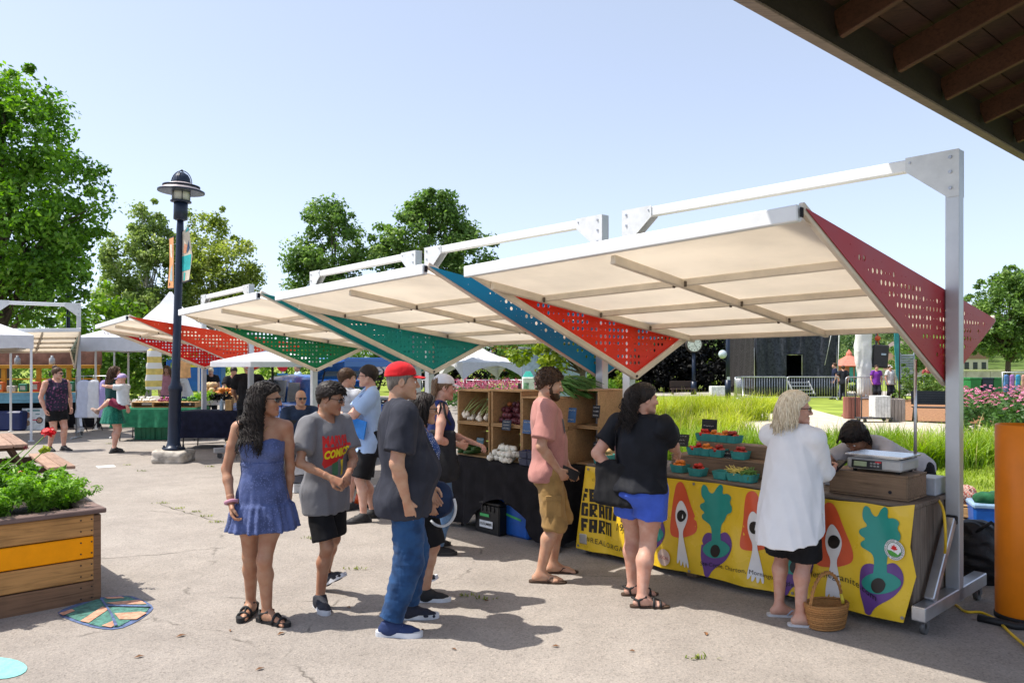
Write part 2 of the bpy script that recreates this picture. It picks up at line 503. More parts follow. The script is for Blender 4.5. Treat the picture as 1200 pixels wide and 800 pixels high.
def relax(V,Q,it=2,lam=0.5):
 n=len(V)
 e=np.concatenate([Q[:,[0,1]],Q[:,[1,2]],Q[:,[2,3]],Q[:,[3,0]]])
 for _ in range(it):
  A=np.zeros((n,3));c=np.zeros(n)
  for k in range(3):
   A[:,k]=np.bincount(e[:,0],V[e[:,1],k],n)+np.bincount(e[:,1],V[e[:,0],k],n)
  c=np.bincount(e[:,0],minlength=n)+np.bincount(e[:,1],minlength=n)
  V=V+lam*(A/np.maximum(c,1)[:,None]-V)
 return V
def sdf_mesh(prims,vox,disp=None,it=2):
 V,Q=nets(*field(prims,vox,disp))
 return relax(V,Q,it),Q
def join_vq(parts):
 Vs,Qs,o=[],[],0
 for V,Q in parts:Vs.append(V);Qs.append(Q+o);o+=len(V)
 return np.concatenate(Vs),np.concatenate(Qs)
def folds(seed,amp,freq=(16,16,7),n=5):
 r=np.random.RandomState(seed)
 W=r.normal(size=(n,3))*np.array(freq);ph=r.uniform(0,6.28,n);W2=r.normal(size=(n,3))*np.array(freq)*0.7
 def fn(P):
  d=np.zeros(len(P))
  for i in range(n):d+=np.abs(np.sin(P@W[i]+ph[i]+1.2*np.sin(P@W2[i])))-0.6
  return amp*d/math.sqrt(n)
 return fn
def skin_mat(name,col,red=1.0):
 if name in MATS:return MATS[name]
 m,nt,b=_new(name);L=nt.links.new
 tc=N(nt,'ShaderNodeTexCoord');n1=N(nt,'ShaderNodeTexNoise',Scale=14.0,Detail=4.0);L(tc.outputs['Object'],n1.inputs['Vector'])
 rp=ramp(nt,[(0.3,(col[0]*0.84,col[1]*0.66,col[2]*0.6)),(0.65,col)]);L(n1.outputs['Fac'],rp.inputs['Fac']);L(rp.outputs['Color'],b.inputs['Base Color'])
 b.inputs['Roughness'].default_value=0.48;b.inputs['Specular IOR Level'].default_value=0.35
 b.inputs['Subsurface Weight'].default_value=0.12;b.inputs['Subsurface Radius'].default_value=(0.012,0.005,0.003);b.inputs['Subsurface Scale'].default_value=0.6
 n2=N(nt,'ShaderNodeTexNoise',Scale=260.0,Detail=2.0);L(tc.outputs['Object'],n2.inputs['Vector'])
 bp=N(nt,'ShaderNodeBump',Strength=0.12);bp.inputs['Distance'].default_value=0.002;L(n2.outputs['Fac'],bp.inputs['Height']);L(bp.outputs[0],b.inputs['Normal'])
 MATS[name]=m
 return m
def hair_mat(name,col,hi):
 if name in MATS:return MATS[name]
 m,nt,b=_new(name);L=nt.links.new
 tc=N(nt,'ShaderNodeTexCoord');gi=N(nt,'ShaderNodeNewGeometry')
 mp=N(nt,'ShaderNodeMapping');mp.inputs['Scale'].default_value=(1,1,0.2);L(tc.outputs['Object'],mp.inputs['Vector'])
 n1=N(nt,'ShaderNodeTexNoise',Scale=110.0,Detail=4.0);L(mp.outputs[0],n1.inputs['Vector'])
 ad=N(nt,'ShaderNodeMath',operation='MULTIPLY_ADD');L(gi.outputs['Random Per Island'],ad.inputs[0]);ad.inputs[1].default_value=0.45;
 sb=N(nt,'ShaderNodeMath',operation='SUBTRACT');L(n1.outputs['Fac'],sb.inputs[0]);sb.inputs[1].default_value=0.2;L(sb.outputs[0],ad.inputs[2])
 rp=ramp(nt,[(0.2,col),(0.8,hi)]);L(ad.outputs[0],rp.inputs['Fac']);L(rp.outputs['Color'],b.inputs['Base Color'])
 b.inputs['Roughness'].default_value=0.5;b.inputs['Specular IOR Level'].default_value=0.22
 bp=N(nt,'ShaderNodeBump',Strength=0.5);bp.inputs['Distance'].default_value=0.006;L(n1.outputs['Fac'],bp.inputs['Height']);L(bp.outputs[0],b.inputs['Normal'])
 MATS[name]=m
 return m
def rotz(a):c,s=math.cos(a),math.sin(a);return np.array([[c,-s,0],[s,c,0],[0,0,1.0]])
def rotx(a):c,s=math.cos(a),math.sin(a);return np.array([[1,0,0],[0,c,-s],[0,s,c]])
def roty(a):c,s=math.cos(a),math.sin(a);return np.array([[c,0,s],[0,1,0],[-s,0,c]])
def ik(a,b,l1,l2,pole):
 a,b,pole=v3(a),v3(b),v3(pole);d=b-a;D=np.linalg.norm(d)
 if D>(l1+l2)*0.997:b=a+d/D*(l1+l2)*0.997;d=b-a;D=np.linalg.norm(d)
 u=d/D;x=(l1*l1-l2*l2+D*D)/(2*D);hh=math.sqrt(max(0,l1*l1-x*x))
 p=pole-u*pole.dot(u);p=nrm(p)
 return a+u*x+p*hh,b
def cut(p,planes):
 """limit a primitive by planes (point, outward normal)"""
 f=p.fn;pl=[(v3(q),nrm(n))for q,n in planes]
 def fn(P):
  d=f(P)
  for q,n in pl:d=np.maximum(d,(P-q)@n)
  return d
 return Prim(p.lo,p.hi,fn,p.k,p.op)
def grad_push(P,prims,margin,it=2):
 for _ in range(it):
  for p in prims:
   d=p.fn(P);m=d<margin
   if not m.any():continue
   Q=P[m];e=0.003
   g=np.stack([p.fn(Q+np.eye(3)[i]*e)-p.fn(Q-np.eye(3)[i]*e)for i in range(3)],axis=-1)
   g/=np.linalg.norm(g,axis=1)[:,None]+1e-9
   P[m]=Q+g*(margin-d[m])[:,None]
 return P
def strand_mesh(paths,r0,r1,n=4):
 """paths (S, T, 3) -> tube verts and quads"""
 S,T,_=paths.shape
 tg=np.gradient(paths,axis=1);tg/=np.linalg.norm(tg,axis=2,keepdims=True)+1e-9
 up=np.tile(np.array([0.31,0.77,0.55]),(S,T,1));x=np.cross(tg,up);x/=np.linalg.norm(x,axis=2,keepdims=True)+1e-9;y=np.cross(tg,x)
 rr=(r0+(r1-r0)*np.linspace(0,1,T)**2)[None,:,None,None]
 a=np.linspace(0,2*np.pi,n,endpoint=False)
 ring=paths[:,:,None,:]+rr*(x[:,:,None,:]*np.cos(a)[None,None,:,None]+y[:,:,None,:]*np.sin(a)[None,None,:,None])
 V=ring.reshape(-1,3)
 s,t,k=np.meshgrid(np.arange(S),np.arange(T-1),np.arange(n),indexing='ij')
 b=(s*T+t)*n
 Q=np.stack([b+k,b+(k+1)%n,b+n+(k+1)%n,b+n+k],axis=-1).reshape(-1,4)
 return V,Q
class Body:
 """pose and measures of one figure; x right, y forward, z up, metres"""
 def __init__(s,h=1.7,w=1.0,d=1.0,belly=0.0,bust=0.0,hip=1.0,leg=1.0,arm=1.0,feet=((-0.1,0,0,0),(0.1,0,0,0)),hands=(None,None),lean=0,side=0,twist=0,head=(0,0,0),dip=0.015,shx=0.0,elbow=((-0.6,-0.6,0),(0.6,-0.6,0)),knee=0.3,curl=0.5,hipxy=(0,0),palms=(None,None),headw=.955,seat=None,lift=0.0):
  q=h/1.7;s.q,s.h=q,h;s.arm_s,s.leg_s=arm,leg;s.w,s.d,s.belly,s.bust,s.hip=w,d,belly,bust,hip
  s.lift=lift
  hz=(0.522*h-dip+lift)if seat is None else seat
  s.O=v3((hipxy[0],hipxy[1],hz))
  s.M=rotz(R(twist))@rotx(-R(lean))@roty(R(side))
  T=lambda x,y,z:s.O+s.M@v3((x*q,y*q,z*q))
  s.T=T
  s.Mp=rotz(R(twist*0.4))
  s.hipj=[s.O+s.Mp@v3((sx*0.088*q*hip,0,-0.015*q))for sx in(-1,1)]
  s.shj=[T(sx*(0.172*w+0.006+shx),-0.005,0.498)for sx in(-1,1)]
  s.neck0=T(0,-0.022,0.535)
  s.Mh=rotz(R(head[0]))@rotx(-R(head[1]))@roty(R(head[2]))
  nk=T(0,-0.005,0.615)
  s.hs=q**0.5*headw*0.98
  s.HO=nk+s.Mh@(v3((0,0.025,0.09))*s.hs)+v3((0,0.0,0))
  s.feet=feet
  s.ank,s.knee=[],[]
  for i,f in enumerate(feet):
   fx,fy,fz,fyaw=f[:4];pitch=f[4]if len(f)>4 else 0.0
   a=v3((fx,fy,fz+0.07*q+lift))
   kn,a2=ik(s.hipj[i],a,0.243*h,0.232*h,rotz(R(fyaw*0.5))@v3((0,1.0,knee)))
   s.knee.append(kn);s.ank.append(a2)
  s.elb,s.wri=[],[]
  for i,hd in enumerate(hands):
   sx=(-1,1)[i]
   if hd is None:hd=s.shj[i]+v3((sx*0.05,0.06,-0.52*q))
   e,w_=ik(s.shj[i],hd,0.172*h,0.150*h,elbow[i])
   s.elb.append(e);s.wri.append(w_)
  s.curl=curl if isinstance(curl,(tuple,list))else(curl,curl)
  s.palms=palms
 def torso_secs(s,e=0.0,z0=-0.12,z1=0.56):
  q=s.q;b=s.belly;w,d,hp=s.w,s.d,s.hip
  rows=[(-0.12,0,-0.012,.115*hp,.088*d),(-0.04,0,-0.018,.158*hp,.112*d*(hp*.5+.5)),(0.03,0,-0.012+b*.25,.162*hp,.110*d+b*.3),(0.10,0,0.0+b*.5,.146*(w*.5+hp*.5),.100*d+b*.5),(0.18,0,.004+b*.45,.134*w,.096*d+b*.5),(0.27,0,.004+b*.2,.143*w,.104*d+b*.25),(0.36,0,0.004,.156*w,.112*d+s.bust*.02),(0.43,0,0,.160*w,.106*d),(0.49,0,-0.006,.150*w,.088*d),(0.535,0,-0.015,.095*w,.066*d),(0.56,0,-.018,.06,.052)]
  out=[]
  zs=[r[0]for r in rows]
  zz=[z for z in zs if z0<z<z1]+[z0,z1]
  for z in sorted(set(zz)):
   v=[float(np.interp(z,zs,[r[i]for r in rows]))for i in range(1,5)]
   out.append((z*q,v[0]*q,v[1]*q,v[2]*q+e,v[3]*q+e))
  return out
 def torso(s,e=0.0,z0=-0.12,z1=0.56,k=0.03):return loft(s.torso_secs(e,z0,z1),s.O,s.M,k)
 def bust_p(s,e=0.0):
  if not s.bust:return[]
  q=s.q
  return[ell(s.T(sx*.07*s.w,.085*s.d,.355),(.066*q*s.bust**.5+e,.055*q*s.bust+e,.066*q*s.bust**.5+e),s.M,0.03)for sx in(-1,1)]
 def shoulders(s,e=0.0,k=0.03):
  q=s.q;P=[]
  for i,sx in enumerate((-1,1)):
   P.append(cone(s.T(sx*0.03,-.025,.545),s.shj[i]+s.M@v3((-sx*.01,0,.008)),.045*q+e,.05*q*s.arm_s+e,k))
  return P
 def arm(s,i,e=0.0,k=0.02,e2=None):
  q,a=s.q,s.arm_s;e2=e if e2 is None else e2
  mid=s.shj[i]*.55+s.elb[i]*.45
  fm=s.elb[i]*.68+s.wri[i]*.32
  return[cone(s.shj[i],mid,.052*q*a+e,.046*q*a+e,k),cone(mid,s.elb[i],.046*q*a+e,.037*q*a+e2,k),cone(s.elb[i],fm,.037*q*a+e2,.037*q*a+e2,k),cone(fm,s.wri[i],.037*q*a+e2,.0235*q*(a*.4+.6)+e2,k)]
 def leg(s,i,e=0.0,k=0.03,e2=None):
  q,a=s.q,s.leg_s;e2=e if e2 is None else e2
  h_,kn,an=s.hipj[i],s.knee[i],s.ank[i]
  m=h_*.5+kn*.5
  bk=nrm(np.cross(an-kn,s.Mp@v3((1,0,0))));bk=-bk if bk@(s.Mp@v3((0,1,0)))>0 else bk
  cf=kn*.70+an*.30+bk*.018*q
  return[cone(h_,m,.088*q*a*(.5+.5*s.hip)+e,.074*q*a+e,k),cone(m,kn,.074*q*a+e,.053*q*a+e2,k),cone(kn,cf,.052*q*a+e2,.056*q*a+e2,k),cone(cf,an,.055*q*a+e2,.034*q*(.6+.4*a)+e2,k)]
 def foot_frame(s,i):
  f=s.feet[i];yaw=f[3];pitch=f[4]if len(f)>4 else 0.0
  M=rotz(-R(yaw))@rotx(-R(pitch))
  O=s.ank[i]-M@v3((0,0,.07*s.q))
  return O,M
 def foot(s,i,e=0.0,toes=False):
  O,M=s.foot_frame(i);q=s.q;sx=(-1,1)[i]
  p=lambda x,y,z:O+M@(v3((x*sx,y,z))*q)
  P=[cone(p(0,-.035,.036),p(0,.03,.05),.033*q+e,.036*q+e,.025),cone(p(0,.02,.05),p(-.006,.12,.026),.034*q+e,.026*q+e,.025),cone(p(.016,.1,.02),p(.022,.13,.018),.022*q+e,.018*q+e,.02),cone(s.ank[i],p(0,0,.055),.036*q+e,.036*q+e,.02)]
  if toes:
   for j in range(5):
    x=-.028+j*.0155;y=.185-.004*j*j*.5-.012*j*.8
    P.append(cone(p(x*.9,.12,.02),p(x,y-.01,.013),.012*q,(.0125 if j==0 else .0092)*q,.006))
  else:P.append(cone(p(-.008,.12,.024),p(-.012,.165,.02),.026*q+e,.018*q+e,.02))
  f=[cut(x,[(O,-(M@v3((0,0,1))))])for x in P]
  return f
 def hand(s,i,fine=True):
  q=s.q;sx=(-1,1)[i];c=s.curl[i]
  f=nrm(s.wri[i]-s.elb[i])
  pn=s.palms[i]
  pn=v3(pn)if pn is not None else v3((-sx,0.25,0))
  pn=nrm(pn-f*(pn@f));si=np.cross(f,pn)
  th=si if(si@(s.Mp@v3((0,1,0.15))))>0 else-si
  w=s.wri[i];P=[]
  at=lambda a,b,cc:w+f*a*q+th*b*q+pn*cc*q
  for b in(-.024,-.008,.008,.024):P.append(cone(at(.0,b*.5,0),at(.085-abs(b-.006)*.25,b,0),.0145*q,.0115*q,.012))
  for j,(b,L)in enumerate(((-.027,.058),(-.0095,.07),(.0085,.075),(.0265,.068))):
   a0=.085-abs(b-.006)*.25
   ang=c*(1.0+.12*(3-j))*.9
   p0=at(a0,b,0);d1=f*math.cos(ang*.6)+pn*math.sin(ang*.6);d2=f*math.cos(ang*1.6)+pn*math.sin(ang*1.6);d3=f*math.cos(ang*2.3)+pn*math.sin(ang*2.3)
   sp=th*(b*.12)
   p1=p0+(d1+sp)*L*.45*q;p2=p1+d2*L*.32*q;p3=p2+d3*L*.26*q
   P+=[cone(p0,p1,.0095*q,.0085*q,.004),cone(p1,p2,.0085*q,.0078*q,.003),cone(p2,p3,.0078*q,.0068*q,.003)]
  t0=at(.018,.02,.006);t1=at(.05,.046,.016);t2=at(.078,.05-.012*c,.022+.012*c);t3=at(.1,.046-.02*c,.026+.02*c)
  P+=[cone(t0,t1,.016*q,.012*q,.01),cone(t1,t2,.0115*q,.0098*q,.004),cone(t2,t3,.0098*q,.0078*q,.004)]
  s.palm_c=getattr(s,'palm_c',{});s.palm_c[i]=at(.07,.0,.022)
  return P
 def head_pt(s,x,y,z):return s.HO+s.Mh@(v3((x,y,z))*s.hs)
 def head_prims(s,male=True):
  p,m,S=s.head_pt,s.Mh,s.hs
  jw=1.06 if male else 0.94
  P=[ell(p(0,-.014,.036),v3((.0755,.095,.084))*S,m,.02),ell(p(0,.022,-.03),v3((.062*jw,.068,.085))*S,m,.03)]
  for sx in(-1,1):
   P+=[cone(p(sx*.05*jw,.005,-.058),p(sx*.013,.07,-.095),.022*S,.019*S,.025),ell(p(sx*.04,.06,-.022),v3((.026,.026,.024))*S,m,.025)]
  P+=[cone(p(-.034,.079,.021),p(.034,.079,.021),.0125*S,.0125*S,.012),ell(p(0,.078,-.1),v3((.02,.016,.015))*S,m,.015)]
  for sx in(-1,1):P.append(ell(p(sx*.031,.098,.002),v3((.019,.014,.0125))*S,m,.01,'sub'))
  P+=[cone(p(0,.087,.012),p(0,.108,-.027),.0085*S,.0125*S,.01)]
  for sx in(-1,1):P.append(ell(p(sx*.0125,.098,-.032),v3((.009,.011,.008))*S,m,.006))
  P+=[ell(p(0,.089,-.057),v3((.022,.009,.0065))*S,m,.006),ell(p(0,.088,-.0705),v3((.019,.01,.0075))*S,m,.006),cone(p(-.022,.1,-.0635),p(.022,.1,-.0635),.0042*S,.0042*S,.004,'sub')]
  for sx in(-1,1):
   me=m@rotz(-sx*.35)@rotx(-.15)
   P+=[ell(p(sx*.077,-.008,-.004),v3((.0095,.022,.033))*S,me,.006),ell(p(sx*.086,-.002,-.001),v3((.007,.012,.02))*S,me,.004,'sub')]
  P+=s.neck_p()
  return P
 def neck_p(s,e=0.0):
  r=.052*s.q*(.86+.14*s.w*(1.0 if s.w>1 else .8))
  return[cone(s.head_pt(0,-.03,-.055),s.neck0,r+e,r*1.08+e,.02)]
 def scalp(s,e=0.0,k=0.01):return ell(s.head_pt(0,-.016,.037),v3((.0765+e,.097+e,.086+e))*s.hs,s.Mh,k)
def hair_cap(b,e=0.014,front=(.082,.066),back=(-.09,-.055),seed=3,amp=.004,vox=.006,side=True,freq=(60,60,40),extra=()):
 """cropped hair: a shell over the scalp above a sloping hairline"""
 f,k=v3((0,front[0],front[1])),v3((0,back[0],back[1]))
 d=k-f;n=v3((0,d[2],-d[1]));n=-n if n[2]>0 else n
 P=[cut(b.scalp(e),[(b.head_pt(*f),b.Mh@n)])]
 if side:
  for sx in(-1,1):P.append(ell(b.head_pt(sx*.072,.012,.012),v3((.011,.016,.03))*b.hs,b.Mh,.012))
  P.append(ell(b.head_pt(0,-.075,-.02),v3((.055,.03,.05))*b.hs,b.Mh,.02))
 P+=list(extra)
 return sdf_mesh(P,vox,folds(seed,amp,freq),1)
def hair_strands(b,n,steps,seg,seed,colliders,start=None,wave=.012,wl=.09,out=.25,margin=.012,r0=.006,r1=.002,back=.0,clump=1.0,zmin=-.02,cone_dir=None,face=.085,hl=.028):
 """locks growing from the scalp, falling under gravity over the head, neck and shoulders"""
 r=np.random.RandomState(seed)
 P=[]
 while len(P)<n:
  v=r.normal(size=3);v/=np.linalg.norm(v)
  y,z=v[1]*.097,v[2]*.086+.037
  hl_=.062-(.085-y)*.55
  if z<max(zmin,hl_):continue
  if start is not None and not start(v):continue
  P.append(v)
 v=np.array(P)
 p0=np.stack([v[:,0]*.08,v[:,1]*.101-.016,v[:,2]*.09+.037],axis=1)*b.hs
 pts=b.HO+p0@b.Mh.T
 part=np.sign(v[:,0]+.12)
 dr=np.stack([v[:,0]*.8+part*.35,np.minimum(v[:,1],0)*.55-.42-back,v[:,2]*.3],axis=1)@b.Mh.T*out+np.array([0,0,-.10])
 colliders=list(colliders)+[ell(b.head_pt(0,.105,-.04),v3((face,.098,.15))*b.hs,b.Mh)]
 ph=r.uniform(0,6.28,n);fq=2*np.pi/(wl*r.uniform(.8,1.25,n));am=wave*r.uniform(.5,1.4,n)*np.where(r.uniform(size=n)<.05,1.9,1)
 sl=seg*r.uniform(.72,1.15,n)
 out_p=[pts.copy()];base=pts.copy();dist=np.zeros(n)
 perp=nrm(np.array([.6,.7,0]));
 for t in range(steps):
  dr=dr*.72+np.array([0,0,-.30])*.75
  stp=dr/(np.linalg.norm(dr,axis=1)[:,None]+1e-9)*sl[:,None]
  base=base+stp;dist+=sl
  base=grad_push(base,colliders,margin,2)
  q=(base-b.HO)@b.Mh/b.hs
  lim=np.where(q[:,2]<.03,hl,hl+(q[:,2]-.03)*1.6);m_=(q[:,2]>-.16)&(q[:,1]>lim)&(np.abs(q[:,0])<.15)
  q[:,1]=np.where(m_,lim,q[:,1]);base=b.HO+(q*b.hs)@b.Mh.T
  g=min(1.0,t/4.0)
  rad=base-b.HO;rad[:,2]=0;rad/=np.linalg.norm(rad,axis=1)[:,None]+1e-9
  tan=np.stack([-rad[:,1],rad[:,0],np.zeros(n)],axis=1)
  off=(tan*np.sin(dist*fq+ph)[:,None]+rad*(np.cos(dist*fq+ph)[:,None]*.6+.6))*(am*g)[:,None]
  out_p.append(base+off)
 return strand_mesh(np.stack(out_p,axis=1),r0,r1)
class Fig:
 """one person: an Empty at the feet, a continuous body mesh, clothes and hair as parts"""
 def __init__(s,label,xy,az,skin,vox=.008,group=None,male=True,bare=(False,False),name='person',z=0.0,fine_hands=True,head_vox=None,lip=(.5,.2,.17),eyes=True,**kw):
  s.b=Body(**kw);s.vox=vox;s.male=male
  s.t=thing(name,label,'person',(xy[0],xy[1],z),R(az-90),group)
  s.skin=skin_mat('skin %.2f %.2f'%(skin[0],skin[2]),skin);b=s.b
  P=[b.torso()]+b.bust_p()+b.shoulders()+b.neck_p()
  for i in(0,1):P+=b.arm(i)+b.leg(i)+b.foot(i)
  hv=head_vox or max(.0045,vox*.6)
  parts=[]
  if vox>.0125:
   P+=b.head_prims(male)
   for i in(0,1):P+=b.hand(i)
   parts.append(sdf_mesh(P,vox,None,1))
  else:
   parts.append(sdf_mesh(P,vox,None,2))
   parts.append(sdf_mesh(b.head_prims(male),hv,None,1))
   if fine_hands:
    for i in(0,1):parts.append(sdf_mesh(b.hand(i)+[cone(b.wri[i]*.8+b.elb[i]*.2,b.wri[i],.029*b.q*(b.arm_s*.4+.6),.0215*b.q*(b.arm_s*.4+.6),.01)],.0042,None,1))
   for i in(0,1):
    if bare[i]:parts.append(sdf_mesh(b.foot(i,0,True),.0048,None,1))
  V,Q=join_vq(parts)
  C=V[Q].mean(axis=1);L=(C-b.HO)@b.Mh/b.hs
  lipm=(np.abs(L[:,0])<.021)&(L[:,1]>.082)&(L[:,2]<-.051)&(L[:,2]>-.078)
  s.body=np_mesh('body',V,Q,[s.skin,skin_mat('lips %.2f'%skin[0],(skin[0]*.8,skin[1]*.55,skin[2]*.55))],s.t,True,lipm.astype(int))
  if eyes and vox<=.0125:
   for sx in(-1,1):
    m=MB();m.ball(b.head_pt(sx*.031,.079,.002),.0125*b.hs,12)
    m.ball(b.head_pt(sx*.031,.0865,.002),.0062*b.hs,10,1)
    m.build('eye',[mat('eye white',(.75,.72,.68),.2),mat('iris',(.03,.018,.01),.15)],s.t,True)
   m=MB()
   for sx in(-1,1):m.tube([b.head_pt(sx*.014,.0905,.019),b.head_pt(sx*.032,.091,.026),b.head_pt(sx*.05,.077,.02)],[.0035,.004,.002],6)
   s.brows=m
 def part(s,name,prims,mt,vox=None,disp=None,it=2):
  V,Q=sdf_mesh(prims,vox or s.vox,disp,it)
  return np_mesh(name,V,Q,mt,s.t)
 def mesh(s,name,VQ,mt):return np_mesh(name,VQ[0],VQ[1],mt,s.t)
 def eyebrows(s,mt):s.brows.build('eyebrows',mt,s.t,True)
 def tee(s,mt,hem=.0,e=.013,sleeve=.55,flare=.02,hang=True,se=.016,seed=1,neck=.066,vneck=0,amp=.006,name='shirt',extra=(),sub=(),bustf=1.0,freq=(16,16,7)):
  b=s.b;q=b.q
  S=b.torso_secs(e,hem-.001,.548)
  if hang:
   out=[];mx=my=0;
   for r in sorted(S,reverse=True):
    if r[0]<.36*q:
     mx=max(mx*.965,r[3]);my=max(my*.965,r[4])
     f=flare*(.36*q-r[0])/.36
     out.append((r[0],r[1],r[2],mx+f,my+f))
    else:mx,my=max(mx*.96,r[3]),max(my*.96,r[4]);out.append(r)
   S=out
  P=[loft(S,b.O,b.M,.03)]+b.bust_p(e*bustf)+b.shoulders(e)
  for i in(0,1):
   if sleeve<=0:continue
   a,c,w=b.shj[i],b.elb[i],b.wri[i]
   if sleeve<=1:
    pt=a+(c-a)*sleeve;P.append(cut(cone(a,c,.052*q*b.arm_s+se,.05*q*b.arm_s+se*1.5,.025),[(pt,c-a)]))
   else:
    pt=c+(w-c)*(sleeve-1)
    P+=[cone(a,c,.052*q*b.arm_s+se,.044*q*b.arm_s+se*1.2,.025),cut(cone(c,w,.044*q*b.arm_s+se*1.2,.034*q+se*1.3,.02),[(pt,w-c)])]
  if sleeve<=0:
   sub=list(sub)+[ell(b.shj[i]+b.M@v3(((-1,1)[i]*.045,0,.03))*q,(.085*q,.13*q,.12*q),b.M,.01,'sub')for i in(0,1)];neck=max(neck,.085)
  if hem<-.09 and b.lift==0:
   for i in(0,1):
    d_=b.hipj[i]+(b.knee[i]-b.hipj[i])*.6
    P.append(cut(cone(b.hipj[i],d_,.09*q*b.leg_s*(.5+.5*b.hip)+e+.012,.08*q*b.leg_s+e+.012,.03),[(b.T(0,0,hem),(0,0,-1))]))
  P+=list(extra)
  sb=[cone(b.neck0-b.M@v3((0,-.01,.02)),b.neck0+b.M@v3((0,.06,.12)),neck*q,neck*q*1.3,.008,'sub')]
  if vneck:sb.append(cone(b.T(0,.1*vneck,.50-.09*abs(vneck)),b.T(0,.02*vneck,.56),.012,.06,.01,'sub'))
  return s.part(name,P+sb+list(sub),mt,None,folds(seed,amp*1.45,freq),2)
 def shorts(s,mt,frac=.6,e=.014,flare=.03,waist=.10,seed=5,amp=.004,name='shorts',legs=None):
  b=s.b;q=b.q;P=[loft(b.torso_secs(e,-.12,waist),b.O,b.M,.03)]
  for i in(0,1):
   a,c=b.hipj[i],b.knee[i];pt=a+(c-a)*frac
   P.append(cut(cone(a,c,.09*q*b.leg_s*(.5+.5*b.hip)+e,.062*q*b.leg_s+e+flare,.03),[(pt,c-a)]))
   if frac>1:P.append(cut(cone(c,b.ank[i],.062*q*b.leg_s+e+flare,.06*q*b.leg_s+e+flare,.03),[(c+(b.ank[i]-c)*(frac-1),b.ank[i]-c)]))
  return s.part(name,P,mt,None,folds(seed,amp,(18,18,14)),2)
 def jeans(s,mt,e=.013,ee=.026,waist=.09,seed=7,amp=.006,name='trousers',hem=.93):
  b=s.b;q=b.q;P=[loft(b.torso_secs(e,-.12,waist),b.O,b.M,.03)]
  for i in(0,1):
   a,c,w=b.hipj[i],b.knee[i],b.ank[i]
   P+=[cone(a,c,.092*q*b.leg_s*(.5+.5*b.hip)+e,.067*q*b.leg_s+e*1.5,.03),cut(cone(c,c*.65+w*.35,.067*q*b.leg_s+e*1.5,.066*q*b.leg_s+e,.03),[(w,w-c)]),cut(cone(c,w,.066*q*b.leg_s+e*1.3,.042*q+ee,.03),[(c+(w-c)*hem,w-c)])]
  return s.part(name,P,mt,None,folds(seed,amp,(20,20,26)),2)
 def skirt(s,mt,z_top,z_hem,r_hem,name='skirt',n=9,rip=.06,seed=2,e=.012,ry=None,amp=.003,tiers=()):
  """flared skirt with gathers, z measured from the hip joint"""
  b=s.b;q=b.q
  top=b.torso_secs(e,min(z_top-.02,.1),z_top)[-1]
  S=b.torso_secs(e,-.02,z_top)
  S=[r for r in S if r[0]>=-.021*q]
  w0=S[0]
  out=[(z_hem*q,0,w0[2],r_hem*q,(ry or r_hem*.85)*q)]
  for r in S:
   t=(r[0]-z_hem*q)/(z_top*q-z_hem*q)
   rx=r_hem*q+(top[3]-r_hem*q)*t**.9;ryy=(ry or r_hem*.85)*q+(top[4]-(ry or r_hem*.85)*q)*t**.9
   out.append((r[0],r[1],r[2],max(r[3],rx),max(r[4],ryy)))
  rr=np.random.RandomState(seed);p1,p2=rr.uniform(0,6.28,2)
  z0,z1=z_hem*q,z_top*q
  def rip_f(th,z):
   t=np.clip((z1-z)/(z1-z0),0,1)
   a=1+rip*t*(np.sin(n*th+p1+1.5*np.sin(2*th))*.6+np.sin((n*2-1)*th+p2)*.3)
   for tz in tiers:a=a+.05*np.clip((tz*q-z)/.02,0,1)*(1+.35*np.sin(26*th))
   return a
  return s.part(name,[loft(out,b.O,b.Mp,.02,ripple=rip_f)],mt,None,folds(seed,amp,(20,20,9)),1)
 def shoe(s,i,mt,msole,style='sneaker',e=.008,mstripe=None):
  b=s.b;O,M=b.foot_frame(i);q=b.q;sx=(-1,1)[i]
  W=lambda x,y,z:O+M@(v3((x*sx,y,z))*q)
  fn=lambda v:Vector(W(v.x,v.y,v.z))
  wd=1.12 if style=='sneaker' else 1.0
  half=[(-.085,.024),(-.06,.035),(0,.034),(.06,.037),(.11,.046),(.15,.042),(.185,.028),(.2,.008)]
  k=1.04 if style=='sneaker' else 1.06
  ol=[(.0+x*wd+(.004 if y>.08 else 0),y*k)for y,x in half]+[(-x*wd*(.95 if y>.05 else 1)+(.004 if y>.08 else 0),y*k)for y,x in half[::-1]]
  ol=smooth_poly(ol,1)
  if sx<0:pass
  ol=ol if poly_area(ol)>0 else ol[::-1]
  if style=='sneaker':
   o=s.part('shoe',[Prim(p.lo-.012,p.hi+.012,p.fn,p.k,p.op)for p in b.foot(i,e)]+[cut(cone(b.ank[i]-M@v3((0,.0,.03)),b.ank[i]+M@v3((0,-.008,.016)),.042*q+e*.5,.042*q+e*.5,.02),[(W(0,0,.092),M@v3((0,-.25,1)))])],mt,.006,None,1)
   m=MB();m.prism(ol,-.002,.03,fn=fn);so=m.build('sole',msole,o)
   m=MB()
   for j in range(4):m.tube([W(-.016,.065+j*.018,.077-j*.009),W(.018,.065+j*.018,.075-j*.009)],.003,5)
   m.build('lace',mstripe or msole,o)
   return o
  m=MB();m.prism(ol,-.001,.016 if style!='chunky' else .03,fn=fn);o=m.build('sandal',msole,s.t)
  m=MB();zt=.0
  arch=lambda y,z,x1,x2:[W(x1,y,.012)]+[W(x1+(x2-x1)*t,y+.004,.012+z*math.sin(math.pi*t)**.6)for t in(.15,.35,.5,.65,.85)]+[W(x2,y,.012)]
